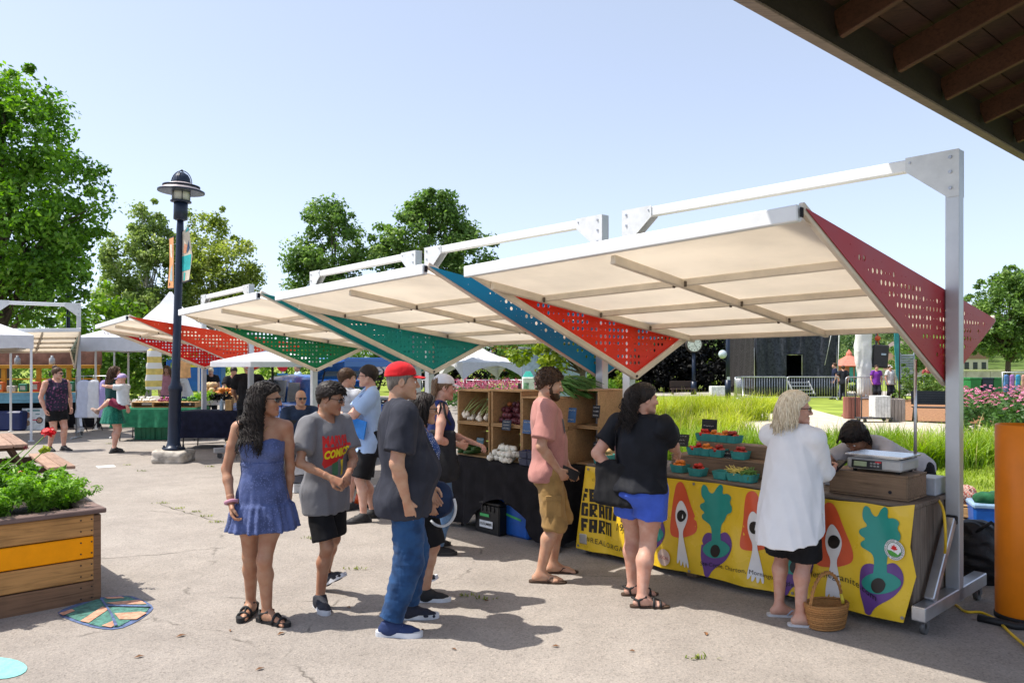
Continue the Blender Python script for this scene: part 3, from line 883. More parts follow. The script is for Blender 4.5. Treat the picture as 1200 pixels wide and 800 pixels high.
  if style=='flip':
   for x2 in(-.036,.042):m.tube([W(-.008,.135,.016),W(-.004+x2*.3,.115,.042),W(x2*.8,.085,.048),W(x2,.05,.014)],[.005,.008,.009,.007],6,flat=.5)
  else:
   for(y,z)in((.135,.038),(.085,.062)):m.tube(arch(y,z,-.044,.05),.0095,6)
   m.tube([W(-.04,-.02,.015),W(-.043,-.03,.06),W(0,-.075,.075),W(.043,-.03,.06),W(.04,-.02,.015)],.008,6)
   m.tube([W(-.043,-.03,.062),W(-.03,.03,.085),W(.03,.03,.085),W(.043,-.03,.062)],.009,6)
   m.tube([W(-.006,.135,.05),W(0,.085,.072)],.007,6)
  m.build('strap',mt,o,True)
  return o
 def sunglasses(s,mt=None,name='sunglasses',clear=False,up=0.0):
  b=s.b;m=MB();p=b.head_pt
  for sx in(-1,1):
   ol=smooth_poly([(-.024,.015),(.024,.017),(.026,-.004),(.012,-.02),(-.012,-.02),(-.024,-.006)],1)
   def fn(v,sx=sx):return Vector(p(sx*(.033+v.x),.1045-9*max(0,v.x+.012)**2+v.z,.004+v.y+up))
   if clear:
    pts=[fn(Vector((x,y,0)))for x,y in ol];m.tube(pts+[pts[0]],.0017,5)
   else:m.prism(ol,-.0015,.0015,fn=fn)
   m.tube([p(sx*.056,.092,.012+up),p(sx*.076,.075,.012+up),p(sx*.082,-.005,.008+up),p(sx*.079,-.03,-.008+up)],.0024,6)
  m.tube([p(-.01,.106,.012+up),p(0,.109,.015+up),p(.01,.106,.012+up)],.002,6)
  return m.build(name,mt or mat('sunglass black',(.012,.012,.013),.12,spec=.6),s.t)
 def cap(s,mt,mbrim=None,tilt=0.0):
  b=s.b;p=b.head_pt;q=b.hs
  P=[cut(b.scalp(.014),[(p(0,.08,.052),b.Mh@v3((0,.10,-1)))]),ell(p(0,-.02,.075),v3((.078,.096,.06))*q,b.Mh,.02)]
  P=[cut(x,[(p(0,.06,.045),b.Mh@v3((0,.12,-1)))])for x in P]
  o=s.part('cap',P,mt,.0055,folds(4,.0025,(30,30,30)),1)
  m=MB()
  ol=[(-.068,.0),(-.07,.045),(-.05,.08),(-.02,.095),(.02,.095),(.05,.08),(.07,.045),(.068,0),(.05,.012),(0,.028),(-.05,.012)]
  ol=smooth_poly(ol[::-1],1)
  V,Fc=sheet(ol,[],lambda x,y,d:Vector(p(x,.062+y,.056-.2*y-3.2*x*x-d)),.015,.004)
  m.add(V,Fc,0,True);m.build('brim',mbrim or mt,o)
  m=MB();m.ball(p(0,-.02,.137),(.008,.008,.005),8);m.build('button',mt,o)
  return o
def sized_locks(b,extra=()):return[b.scalp(.0)]+b.neck_p()+[b.torso(.012)]+b.shoulders(.014)+list(extra)
class Placer:
 def __init__(s,xy,az):s.o=Vector((xy[0],xy[1],0));s.r=Matrix.Rotation(-R(az-90),3,'Z')
 def __call__(s,px,py,dY=0.0):return tuple(s.r@(PX(px,py,s.o.y+dY)-s.o))
 def foot(s,px,py,yaw,z=0.0,pitch=0.0):
  p=s.r@(G(px,py)-s.o);return(p.x,p.y,z,yaw,pitch)
SK_TAN,SK_FAIR,SK_OL,SK_PINK=(.41,.225,.14),(.62,.39,.30),(.50,.30,.20),(.59,.35,.265)
HAIR_BLK=lambda:hair_mat('black hair',(.006,.005,.005),(.028,.02,.017))
HAIR_BRN=lambda:hair_mat('brown hair',(.018,.009,.005),(.075,.04,.022))
HAIR_BLD=lambda:hair_mat('blonde hair',(.48,.37,.23),(.86,.77,.60))
BLACK_RUB=lambda:mat('black rubber',(.014,.014,.015),.6,bump=.2)
def girl_dress():
 xy=G(308,727);az=-78;K=Placer(xy,az)
 f=Fig('young woman in strapless blue dress with long wavy black hair and sunglasses',xy,az,SK_TAN,.0075,male=False,bare=(True,True),h=1.6,w=.93,d=.92,bust=.9,hip=1.0,leg=.93,arm=.88,feet=(K.foot(313,729,-50),K.foot(294,719,14)),hands=(K(338,590,.08),K(271,590,-.15)),elbow=((-.7,-.7,0),(.7,-.7,0)),head=(72,4,0),palms=((1,0,0),(-1,.2,0)),curl=.7,hipxy=(0,.03))
 b=f.b
 blue=cloth_mat('blue chiffon',(.085,.115,.265),.22,'floral',(.12,.15,.32),70,thr=.34,trans=.08,fold=.6)
 q=b.q
 bod=[cut(loft(b.torso_secs(.010,.10,.47),b.O,b.M,.02),[(b.T(-.07,.1,.43),b.M@v3((-.35,.2,1)))]),]+b.bust_p(.014)
 bod=[cut(loft(b.torso_secs(.010,.10,.47),b.O,b.M,.02),[(b.T(0,0,.405),b.M@v3((0,.0,1)))])]+b.bust_p(.013)
 rr=folds(3,.0035,(70,70,6));
 f.part('bodice',bod,blue,.0065,rr,1)
 w=[loft(b.torso_secs(.016,.155,.265),b.O,b.M,.01)]
 f.part('waistband',w,blue,.006,folds(9,.0025,(6,6,80)),1)
 f.skirt(blue,.2,-.215,.222,'skirt',10,.115,4,.016,ry=.2,amp=.006,tiers=(-.02,-.02))
 L=sized_locks(b,b.bust_p(.02))
 V1=hair_cap(b,.014,(.088,.07),(-.09,-.07),3,.004)
 V2=hair_strands(b,1200,25,.0155,5,L,None,.011,.085,.36,.009,.0036,.0014,hl=.012)
 f.mesh('hair',join_vq([V1,V2]),HAIR_BLK())
 f.sunglasses()
 m=MB();w_=Vector(b.wri[1]);d=Vector(nrm(b.wri[1]-b.elb[1]))
 x=d.orthogonal().normalized();y=d.cross(x)
 m.tube([w_-d*.012+(x*math.cos(a)+y*math.sin(a))*.034 for a in np.linspace(0,6.28,17)],.011,8);m.build('scrunchie',cloth_mat('pink scrunchie',(.5,.25,.33)),f.t,True)
 m=MB();m.tube([b.T(-.055,.03,.53),b.T(-.03,.085,.49),b.T(0,.1,.475),b.T(.03,.085,.49),b.T(.055,.03,.53)],.0016,5);m.build('necklace',mat('gold',(.7,.5,.2),.3,1.0),f.t)
 for i in(0,1):f.shoe(i,BLACK_RUB(),BLACK_RUB(),'chunky')
 return f
def boy_tee():
 xy=G(379,707);az=-38;K=Placer(xy,az)
 f=Fig('boy in grey t-shirt with red and yellow lettering and black shorts',xy,az,SK_TAN,.0075,h=1.59,w=.95,d=.92,leg=.86,arm=.86,feet=(K.foot(381,692,-10,.045,-28),K.foot(375,712,22)),hands=(K(408,556,-.16),K(388,560,-.27)),elbow=((-.9,-.5,-.2),(.9,-.6,-.2)),head=(30,12,0),palms=((0,-1,-.3),(0,-1,-.3)),curl=1.0,hipxy=(0.0,.02),lean=1)
 b=f.b
 sh=f.tee(cloth_mat('heather grey jersey',(.165,.165,.18),.1,'heather',(.185,.185,.2),300),hem=-.165,e=.019,sleeve=.72,flare=.010,se=.026,seed=3,amp=.006)
 f.shorts(cloth_mat('black sports cloth',(.012,.012,.014),.2),.86,.009,.035,.03,seed=2)
 V1=hair_cap(b,.02,(.085,.06),(-.09,-.03),8,.007,freq=(45,45,45))
 rs=np.random.RandomState(4);n=420
 v=rs.normal(size=(n*3,3));v/=np.linalg.norm(v,axis=1)[:,None];v=v[(v[:,2]>.1)][:n]
 p0=np.stack([v[:,0]*.085,v[:,1]*.105-.016,v[:,2]*.095+.04],axis=1)
 d=v*.6+np.array([.15,.75,.1])+rs.normal(size=v.shape)*.15
 T=np.linspace(0,1,6)[None,:,None]
 pth=p0[:,None,:]+d[:,None,:]*T*.026+np.array([0,0,-.010])[None,None]*T**2
 pth=b.HO+(pth*b.hs)@b.Mh.T
 f.mesh('hair',join_vq([V1,strand_mesh(pth,.0045,.001)]),HAIR_BLK())
 f.eyebrows(HAIR_BLK());f.sunglasses()
 for i in(0,1):f.shoe(i,mat('dark shoe mesh',(.018,.02,.03),.7,bump=.3,bscale=300),mat('white shoe sole',(.62,.64,.68),.5),'sneaker')
 me=sh.data;bv=BVHTree.FromPolygons([v.co for v in me.vertices],[tuple(p.vertices)for p in me.polygons])
 ax_x,ax_z,ax_y=Vector(b.M[:,0]),Vector(b.M[:,2]),Vector(b.M[:,1])
 def lay(x,z,off=.0025):
  x=x*.84+.012
  o=Vector(b.T(0,0,0))+ax_x*x+ax_z*z+ax_y*.6
  h=bv.ray_cast(o,-ax_y)
  return(h[0]if h[0]else o-ax_y*.47)+ax_y*off
 def decal(name,polys,mt,off):
  m=MB()
  for p in polys:
   p=p if poly_area(p)>0 else p[::-1]
   V,Fc=sheet(p,[],lambda x,z,d:lay(-x,z,off),.014);m.add(V,Fc)
  m.build(name,mt,sh)
 def word(name,txt,size,x0,z0,mt,off,wide=1.0,slant=0.0,skew=0.0,bold=.02):
  vs,fs=text_mesh(txt,size,bold*size)
  m=MB();m.add([lay(-(x0+v[0]*wide+v[1]*slant),z0+v[1]+skew*v[0],off)for v in vs],fs);m.build(name,mt,sh)
 red=cloth_mat('red print',(.55,.012,.02),.1);yel=cloth_mat('yellow print',(.75,.6,.02),.1);grn=cloth_mat('green print',(.05,.16,.08),.2)
 X0,X1=-.105,.125
 word('lettering','MARVEL',.098,X0,.325,red,.003,.74,0,0,.055)
 word('lettering','COMICS',.075,X0+.012,.235,yel,.0045,.86,.1,.10,.05)
 decal('print',[[(X0+.0,.318),(X0+.23,.33),(X0+.225,.255),(X0+.19,.225),(X0+.15,.232),(X0+.12,.2),(X0+.07,.19),(X0+.02,.17),(X0+.0,.2),(X0+.01,.24)]],red,.002)
 decal('print',[[(X0+.085,.2),(X0+.14,.215),(X0+.145,.12),(X0+.09,.11)]],grn,.0032)
 decal('print',[[(X0+.165,.22),(X0+.2,.225),(X0+.198,.12),(X0+.17,.11),(X0+.178,.165)]],yel,.0032)
 return f
def man_cap():
 xy=G(474,737);az=16;K=Placer(xy,az)
 f=Fig('stout man in red baseball cap with dark grey t-shirt and blue jeans',xy,az,SK_OL,.0075,h=1.73,w=1.16,d=1.2,belly=.095,hip=1.1,leg=1.0,arm=1.12,feet=(K.foot(478,724,12),K.foot(457,744,20)),hands=((-.2,.2,.86),K(477,588,-.22)),elbow=((-.8,-.6,0),(.65,-.8,0)),head=(-8,2,0),palms=(None,(-1,0,0)),curl=.35,hipxy=(0,.0),lean=-3)
 b=f.b
 f.tee(cloth_mat('charcoal jersey',(.032,.034,.047),.15),hem=-.135,e=.016,sleeve=.78,flare=.012,se=.03,seed=12,amp=.0075,neck=.062)
 f.jeans(cloth_mat('blue denim',(.016,.055,.15),.22,'heather',(.02,.07,.18),9,fold=.9),.016,.032,.04,seed=9,amp=.008)
 V1=hair_cap(b,.004,(.06,.035),(-.09,-.06),8,.001)
 f.mesh('hair',V1,hair_mat('grey stubble hair',(.1,.085,.075),(.26,.22,.19)))
 f.cap(cloth_mat('red cap cloth',(.55,.012,.018),.12))
 f.eyebrows(HAIR_BRN())
 for i in(0,1):f.shoe(i,mat('blue shoe mesh',(.014,.032,.11),.7,bump=.35,bscale=280,col2=(.01,.02,.07))if i else mat('navy shoe mesh',(.012,.016,.035),.7,bump=.3,bscale=280),mat('white shoe sole',(.62,.64,.68),.5),'sneaker')
 return f
def woman_floral():
 xy=G(493,704);az=8;K=Placer(xy,az)
 f=Fig('dark haired woman in blue floral top half hidden behind the man in the red cap',xy,az,SK_OL,.009,male=False,h=1.5,w=1.05,d=1.05,bust=.8,hip=1.05,leg=.95,arm=.95,feet=(K.foot(484,692,5,.03,-20),K.foot(499,704,4)),head=(0,6,0),curl=.8)
 b=f.b
 fl=cloth_mat('blue floral cloth',(.02,.06,.22),.15,'floral',(.62,.66,.75),85,thr=.3)
 f.tee(fl,hem=-.06,e=.014,sleeve=0,flare=.02,seed=4,amp=.004,name='top')
 f.shorts(cloth_mat('black sports cloth',(.012,.012,.014),.2),.95,.014,.03,seed=2)
 L=sized_locks(b)
 f.mesh('hair',join_vq([hair_cap(b,.016,(.086,.068),(-.09,-.09),6,.005,.008),hair_strands(b,420,10,.018,9,L,None,.006,.1,.35,.012,.0042,.002)]),HAIR_BLK())
 f.sunglasses()
 for i in(0,1):f.shoe(i,mat('black shoe mesh',(.015,.016,.018),.7,bump=.3,bscale=280),mat('white shoe sole',(.62,.64,.68),.5),'sneaker')
 ctr=PX(513,583,xy.y-.12);
 t=thing('shoulder_bag','navy blue shoulder bag with patterned strap and white handle','bag',ctr,0)
 P=[ell((0,0,0),(.105,.06,.12),None,.03),ell((0,0,-.05),(.11,.065,.09),None,.03)]
 V,Q=sdf_mesh(P,.009,folds(6,.012,(26,26,14)),2);np_mesh('pouch',V,Q,cloth_mat('navy bag cloth',(.012,.028,.075),.2,rough=.55),t)
 sh=Vector(f.t.matrix_basis@Vector(b.shj[1]))-ctr
 m=MB()
 m.tube([(-.06,.02,.07),Vector((-.06,.02,.07)).lerp(sh,.5)+Vector((-.01,-.06,0)),sh+Vector((-.03,-.03,.06)),sh+Vector((-.05,.08,.06))],.02,8,flat=.45);m.build('strap',fl,t,True)
 m=MB();m.tube([(.03+.10*math.cos(a),-.05,-.06+.13*math.sin(a))for a in np.linspace(.5,-2.4,16)],.010,8);m.build('handle',mat('white webbing',(.6,.62,.64),.7),t,True)
 return f
def woman_white_cap():
 xy=G(512,648);az=14;K=Placer(xy,az)
 f=Fig('woman in white cap and navy tank top reaching for vegetables',xy,az,SK_PINK,.0085,male=False,h=1.62,w=.98,d=.98,bust=.7,hip=1.05,leg=.95,arm=.95,feet=(K.foot(504,640,0),K.foot(510,650,8)),hands=(K(556,519,.1),K(538,521,-.1)),elbow=((-.5,-.5,-.7),(.6,-.7,-.6)),head=(-4,8,0),palms=((0,0,-1),(-1,0,0)),curl=.7,lean=4)
 b=f.b
 nv=cloth_mat('navy jersey',(.012,.022,.11),.15)
 f.tee(nv,hem=-.1,e=.013,sleeve=0,flare=.02,seed=14,amp=.004,name='tank_top')
 f.jeans(cloth_mat('light denim',(.1,.19,.34),.2,fold=.8),.012,.03,seed=19)
 L=sized_locks(b)
 f.mesh('hair',join_vq([hair_cap(b,.007,(.07,.04),(-.09,-.06),6,.003),hair_strands(b,60,14,.018,9,L,lambda v:v[1]<-.5 and abs(v[0])<.5,.006,.1,.1,.012,.007,.002,zmin=-.05)]),hair_mat('light brown hair',(.09,.05,.028),(.27,.17,.1)))
 f.cap(cloth_mat('white cap cloth',(.70,.71,.73),.05));f.eyebrows(HAIR_BRN())
 for i in(0,1):f.shoe(i,mat('black shoe mesh',(.015,.016,.018),.7,bump=.3,bscale=280),mat('black shoe sole',(.03,.03,.03),.6),'sneaker')
 c=PX(519,522,xy.y-.2);t=thing('tote_bag','dark grey tote bag hanging from shoulder of the woman in the white cap','bag',c,0)
 P=[boxp((0,0,-.08),(.125,.03,.22),None,.03,.05),ell((0,0,-.2),(.14,.05,.13),None,.05)]
 V,Q=sdf_mesh(P,.01,folds(7,.014,(16,16,6)),2);np_mesh('pouch',V,Q,cloth_mat('dark grey canvas',(.022,.022,.024),.2),t)
 sh=Vector(f.t.matrix_basis@Vector(b.shj[1]))-c
 for dx in(-.07,.07):
  m=MB();m.tube([(dx,0,.18),Vector((dx,0,.18)).lerp(sh,.55)+Vector((0,-.03,0)),sh+Vector((dx*.2,-.055,.03)),sh+Vector((dx*.2-.01,.03,.068))],.012,6,flat=.5);m.build('strap',MATS['dark grey canvas'],t,True)
 return f
def man_pink():
 xy=G(643,677);az=2;K=Placer(xy,az)
 f=Fig('bearded man in pink t-shirt and khaki cargo shorts standing at the counter end',xy,az,SK_OL,.0075,bare=(True,True),h=1.68,w=1.06,d=1.08,belly=.03,hip=1.05,leg=1.0,arm=1.05,feet=(K.foot(648,671,2),K.foot(633,682,8)),hands=(K(668,552,.16),K(655,551,-.17)),elbow=((-.6,-.8,-.3),(.6,-.9,-.2)),head=(-6,12,0),palms=((1,0,.2),(-1,0,.2)),curl=1.0,lean=-2)
 b=f.b
 sh=f.tee(cloth_mat('dusty pink jersey',(.42,.19,.165),.1,'heather',(.45,.21,.185),300,fold=.45),hem=-.075,e=.016,sleeve=.78,flare=.014,se=.028,seed=21,amp=.008)
 m=MB();
 me=sh.data;bv=BVHTree.FromPolygons([v.co for v in me.vertices],[tuple(p.vertices)for p in me.polygons])
 def lay(x,z,d):
  o=Vector(b.T(x,.6,z));h=bv.ray_cast(o,-Vector(b.M[:,1]));return(h[0]or o)+Vector(b.M[:,1])*.003
 V,Fc=sheet([(-.02,.30),(.1,.30),(.1,.42),(-.02,.42)],[],lay,.02);m.add(V,Fc);m.build('chest_print',cloth_mat('grey print',(.1,.095,.1),.2),sh)
 kh=cloth_mat('khaki cotton',(.33,.20,.072),.14,fold=.9)
 so=f.shorts(kh,1.08,.013,.024,.09,seed=15,amp=.008)
 m=MB();O=b.hipj[1]*.42+b.knee[1]*.58+v3((.09,0,-.01))
 m.box(O,(.012,.12,.15),ch=.004);m.box(O+v3((.004,0,.07)),(.014,.125,.04),ch=.004);m.build('cargo_pocket',kh,so)
 V1=hair_cap(b,.026,(.09,.062),(-.09,-.05),17,.008,freq=(55,55,55))
 rs=np.random.RandomState(8);v=rs.normal(size=(2600,3));v/=np.linalg.norm(v,axis=1)[:,None];v=v[(v[:,2]*.09+.037>.065-(.085-v[:,1]*.1)*.62)][:900]
 p0=np.stack([v[:,0]*.092,v[:,1]*.112-.016,v[:,2]*.1+.037],axis=1);T=np.linspace(0,1,7)
 d=v*.5+rs.normal(size=v.shape)*.35;e2=rs.normal(size=v.shape)
 pth=p0[:,None]+(d[:,None]*T[None,:,None]+np.sin(T*5)[None,:,None]*e2[:,None]*.25)*.022
 f.mesh('hair',join_vq([V1,strand_mesh(b.HO+(pth*b.hs)@b.Mh.T,.0038,.0014)]),HAIR_BRN())
 p=b.head_pt
 P=[ell(p(0,.03,-.075),v3((.062,.062,.048))*b.hs,b.Mh,.02),ell(p(0,.07,-.1),v3((.036,.036,.032))*b.hs,b.Mh,.02)]+[cone(p(sx*.07,.0,-.01),p(sx*.062,.02,-.06),.0135,.018,.015)for sx in(-1,1)]+[cone(p(-.024,.096,-.049),p(.024,.096,-.049),.007,.007,.008),ell(p(0,.105,-.064),v3((.022,.016,.008))*b.hs,b.Mh,.006,'sub')]
 V,Q=sdf_mesh(P,.0048,folds(31,.004,(110,110,80)),1);f.mesh('beard',(V,Q),HAIR_BRN())
 f.eyebrows(HAIR_BRN())
 for i in(0,1):f.shoe(i,mat('brown strap leather',(.05,.026,.016),.6),mat('brown sandal sole',(.06,.035,.022),.8,bump=.3),'flip')
 c=f.t.matrix_basis@Vector(b.palm_c[1])
 t=thing('smartphone','black smartphone held in the right hand of the man in the pink t-shirt','phone',c+Vector((.05,0,.02)),R(8));m=MB();Mx=Matrix.Rotation(R(25),3,'Y')
 m.box((0,0,0),(.15,.014,.078),Mx);m.build('case',mat('black plastic',(.012,.012,.014),.3),t);m=MB();m.box((0,.0085,0),(.135,.003,.066),Mx);m.build('screen',mat('phone glass',(.01,.01,.015),.08),t)
 return f
def woman_black_top():
 xy=G(750,704);az=46;K=Placer(xy,az)
 f=Fig('woman in black top and royal blue shorts with ponytail facing the stall',xy,az,SK_PINK,.0075,male=False,bare=(True,True),h=1.575,w=1.22,d=1.25,bust=.9,belly=.03,hip=1.2,leg=1.14,arm=1.2,feet=(K.foot(741,697,44),K.foot(752,711,48)),hands=(K(722,562,.05),K(797,536,.36)),elbow=((-.25,-.5,-1),(.2,-.4,-1)),head=(-34,3,0),palms=((1,0,0),(-1,0,0)),curl=.7,lean=2)
 b=f.b
 f.tee(cloth_mat('black jersey',(.0085,.0095,.014),.2,rough=.7),hem=-.005,e=.016,sleeve=.66,flare=.03,se=.024,seed=23,amp=.009,vneck=-.95,name='top')
 rb=cloth_mat('royal blue cloth',(.05,.105,.50),.1,fold=.8)
 so=f.shorts(rb,.47,.017,.045,.11,seed=25,amp=.008)
 V1=hair_cap(b,.016,(.086,.068),(-.09,-.075),18,.005)
 L=sized_locks(b)
 p=b.head_pt
 V2=hair_strands(b,420,15,.019,12,L,lambda v:v[1]<-.35 and abs(v[0])<.62 and v[2]>.0,.014,.09,.45,.017,.0038,.0015,zmin=-.05,back=.35)
 V3=sdf_mesh([ell(p(0,-.12,.03),(.045,.045,.055),None,.02),cone(p(0,-.13,.02),p(0.01,-.14,-.1),.038,.03,.02)],.006,folds(5,.006,(60,60,30)),1)
 f.mesh('hair',join_vq([V1,V2,V3]),HAIR_BLK())
 f.eyebrows(HAIR_BRN());o=f.sunglasses(up=.078)
 o.location=Vector(b.Mh@v3((0,-.028,0)))
 for i in(0,1):f.shoe(i,BLACK_RUB(),mat('brown sandal sole',(.06,.035,.022),.8,bump=.3),'sandal')
 c=PX(723,566,xy.y+.03);t=thing('tote_bag','black tote bag hanging from left shoulder of the woman in blue shorts','bag',c,R(20))
 Mt=roty(R(8))
 P=[boxp((0,0,0),(.075,.16,.17),rotz(.6)@Mt,.04)]
 V,Q=sdf_mesh(P,.008,folds(17,.012,(18,18,9)),2);np_mesh('pouch',V,Q,cloth_mat('black canvas',(.013,.013,.015),.2),t)
 shw=t.matrix_basis.inverted()@(f.t.matrix_basis@Vector(b.shj[0]))
 for dx in(-.05,.05):
  m=MB();m.tube([(dx*.4,dx,.15),Vector((dx*.4,dx,.15)).lerp(shw,.55)+Vector((-.03,-.02,0)),shw+Vector((-.02,-.03,.045)),shw+Vector((.03,0,.075))],.014,6,flat=.4);m.build('strap',MATS['black canvas']if dx<0 else cloth_mat('pink strap',(.4,.2,.2)),t,True)
 return f
def woman_white_shirt():
 xy=G(928,728);az=36;K=Placer(xy,az)
 f=Fig('blonde woman in long white shirt and sunglasses standing at the yellow banner',xy,az,SK_PINK,.0075,male=False,bare=(True,True),h=1.525,w=1.12,d=1.15,bust=.8,belly=.03,hip=1.12,leg=.95,arm=1.05,feet=(K.foot(913,721,44),K.foot(938,733,48)),hands=(K(962,556,.34),K(975,551,.14)),elbow=((-.7,-.5,-.4),(.3,-.8,-.6)),head=(-50,2,0),palms=((1,0,.3),(-.6,0,.5)),curl=1.0,lean=1)
 b=f.b;q=b.q
 S=[(-.30,0,-.03,.235,.20),(-.15,0,-.025,.228,.192),(.0,0,-.015,.217,.18),(.15,0,0,.205,.168),(.30,0,0.0,.2,.16),(.42,0,0,.19,.142),(.50,0,-.006,.165,.108),(.545,0,-.015,.1,.08)]
 S=[(r[0]*q,r[1],r[2]*q,r[3]*q+(.018 if r[0]<.2 else 0),r[4]*q+(.02 if r[0]<.2 else 0))for r in S]
 wh=cloth_mat('white linen',(.86,.87,.90),.02,trans=.15,fold=.55)
 P=[cut(loft(S,b.O,b.M,.03),[(b.T(0,0,-.205),(0,.42,-1))])]+b.shoulders(.018)
 side=[boxp(b.T(.215,.035,-.2),(.012,.012,.14),b.M,.004,.004,'sub')]
 for i in(0,1):
  a,c,w=b.shj[i],b.elb[i],b.wri[i];pt=c+(w-c)*.55
  P+=[cone(a,c,.07*q,.062*q,.03),cut(cone(c,w,.062*q,.048*q,.02),[(pt,w-c)]),cone(pt-nrm(w-c)*.016,pt-nrm(w-c)*.006,.06*q,.06*q,.008)]
 ne=[cone(b.neck0-b.M@v3((0,0,.01)),b.neck0+b.M@v3((0,.06,.12)),.064*q,.09*q,.008,'sub')]
 f.part('shirt',P+ne+side,wh,.0075,folds(33,.0105,(19,19,5)),2)
 m=MB();m.tube([b.T(sx,y,z)for sx,y,z in[(-.07,.02,.545),(-.06,-.05,.575),(0,-.085,.585),(.06,-.05,.575),(.07,.02,.545)]],.014,8,flat=1);m.build('collar',wh,f.t,True)
 f.shorts(cloth_mat('black skirt cloth',(.012,.012,.014),.2),.93,.02,.045,seed=2,name='skirt')
 L=sized_locks(b)
 V1=hair_cap(b,.026,(.09,.072),(-.1,-.09),38,.006)
 V2=hair_strands(b,1300,10,.0162,22,L,None,.006,.16,.6,.014,.0034,.0014,zmin=-.04,hl=-.004)
 f.mesh('hair',join_vq([V1,V2]),HAIR_BLD())
 f.eyebrows(HAIR_BLD());f.sunglasses()
 for i in(0,1):f.shoe(i,mat('pale blue strap',(.42,.5,.62),.5),mat('white sandal sole',(.55,.55,.56),.6),'flip')
 c=f.t.matrix_basis@Vector(b.palm_c[1])
 t=thing('smartphone','small dark phone in the hand of the blonde woman in white','phone',c+Vector((.04,.0,.015)),R(30));m=MB();m.box((0,0,0),(.13,.07,.012),Matrix.Rotation(R(-30),3,'Y'));m.build('case',mat('black plastic',(.012,.012,.014),.3),t)
 m=MB();m.box((-.003,0,.007),(.115,.06,.003),Matrix.Rotation(R(-30),3,'Y'));m.build('screen',mat('phone glass',(.01,.01,.015),.08),t)
 return f
def vendor():
 Y=6.35;X=(1050-600)*Y/F;az=200
 K=Placer((X,Y),az)
 f=Fig('dark haired vendor in grey t-shirt bending down behind the scale',(X,Y),az,SK_TAN,.009,h=1.66,w=1.0,d=1.0,arm=.95,feet=((-.12,-.05,0,0),(.12,-.05,0,0)),hands=((-.16,.52,.72),(.16,.5,.70)),elbow=((-.7,.2,0),(.7,.2,0)),head=(10,52,0),lean=66,hipxy=(0,-.18),dip=.03,curl=1.0,palms=((0,0,-1),(0,0,-1)))
 b=f.b
 f.tee(cloth_mat('pale grey jersey',(.46,.45,.48),.08),hem=-.06,e=.015,sleeve=.7,flare=.01,se=.02,seed=41,amp=.006)
 f.shorts(cloth_mat('black sports cloth',(.012,.012,.014),.2),.9,.014,.03,seed=2)
 f.mesh('hair',join_vq([hair_cap(b,.03,(.085,.05),(-.09,-.075),17,.008,freq=(45,45,45)),hair_strands(b,420,6,.02,9,[b.scalp(.0)],None,.006,.09,.5,.018,.0045,.0015)]),HAIR_BLK())
 for i in(0,1):f.shoe(i,mat('black shoe mesh',(.015,.016,.018),.7,bump=.3,bscale=280),mat('black shoe sole',(.03,.03,.03),.6),'sneaker')
 return f
def build_foreground_people():
 for fn in(girl_dress,boy_tee,man_cap,woman_floral,woman_white_cap,man_pink,woman_black_top,woman_white_shirt,vendor):fn()
ALU=lambda:mat('white painted aluminium',(.72,.73,.74),.38,.0,.04,3,.05,40)
SKINW=lambda:mat('white roof skin',(.88,.86,.82),.5,0,.03,3,.05,40,trans=.58)
POSTM=lambda:mat('dull aluminium post',(.50,.51,.53),.4,.55,.06,3,.05,40)
ALU2=lambda:mat('brushed aluminium',(.56,.57,.59),.34,.85,.08,6,.08,90)
CREAM=lambda:mat('cream roof boards',(.90,.81,.69),.7,0,.065,1.1,.08,30,trans=.56)
JOIST=lambda:mat('pale joist',(.70,.61,.50),.6,0,.07,4,.1,30)
def frame_of(pr,pl):
 pr,pl=Vector((pr[0],pr[1],0)),Vector((pl[0],pl[1],0));d=pr-pl
 return pr,math.atan2(d.y,d.x),d.length
def paint(name,c):return mat(name,c,.4,0,.06,2,.03,20,spec=.22)
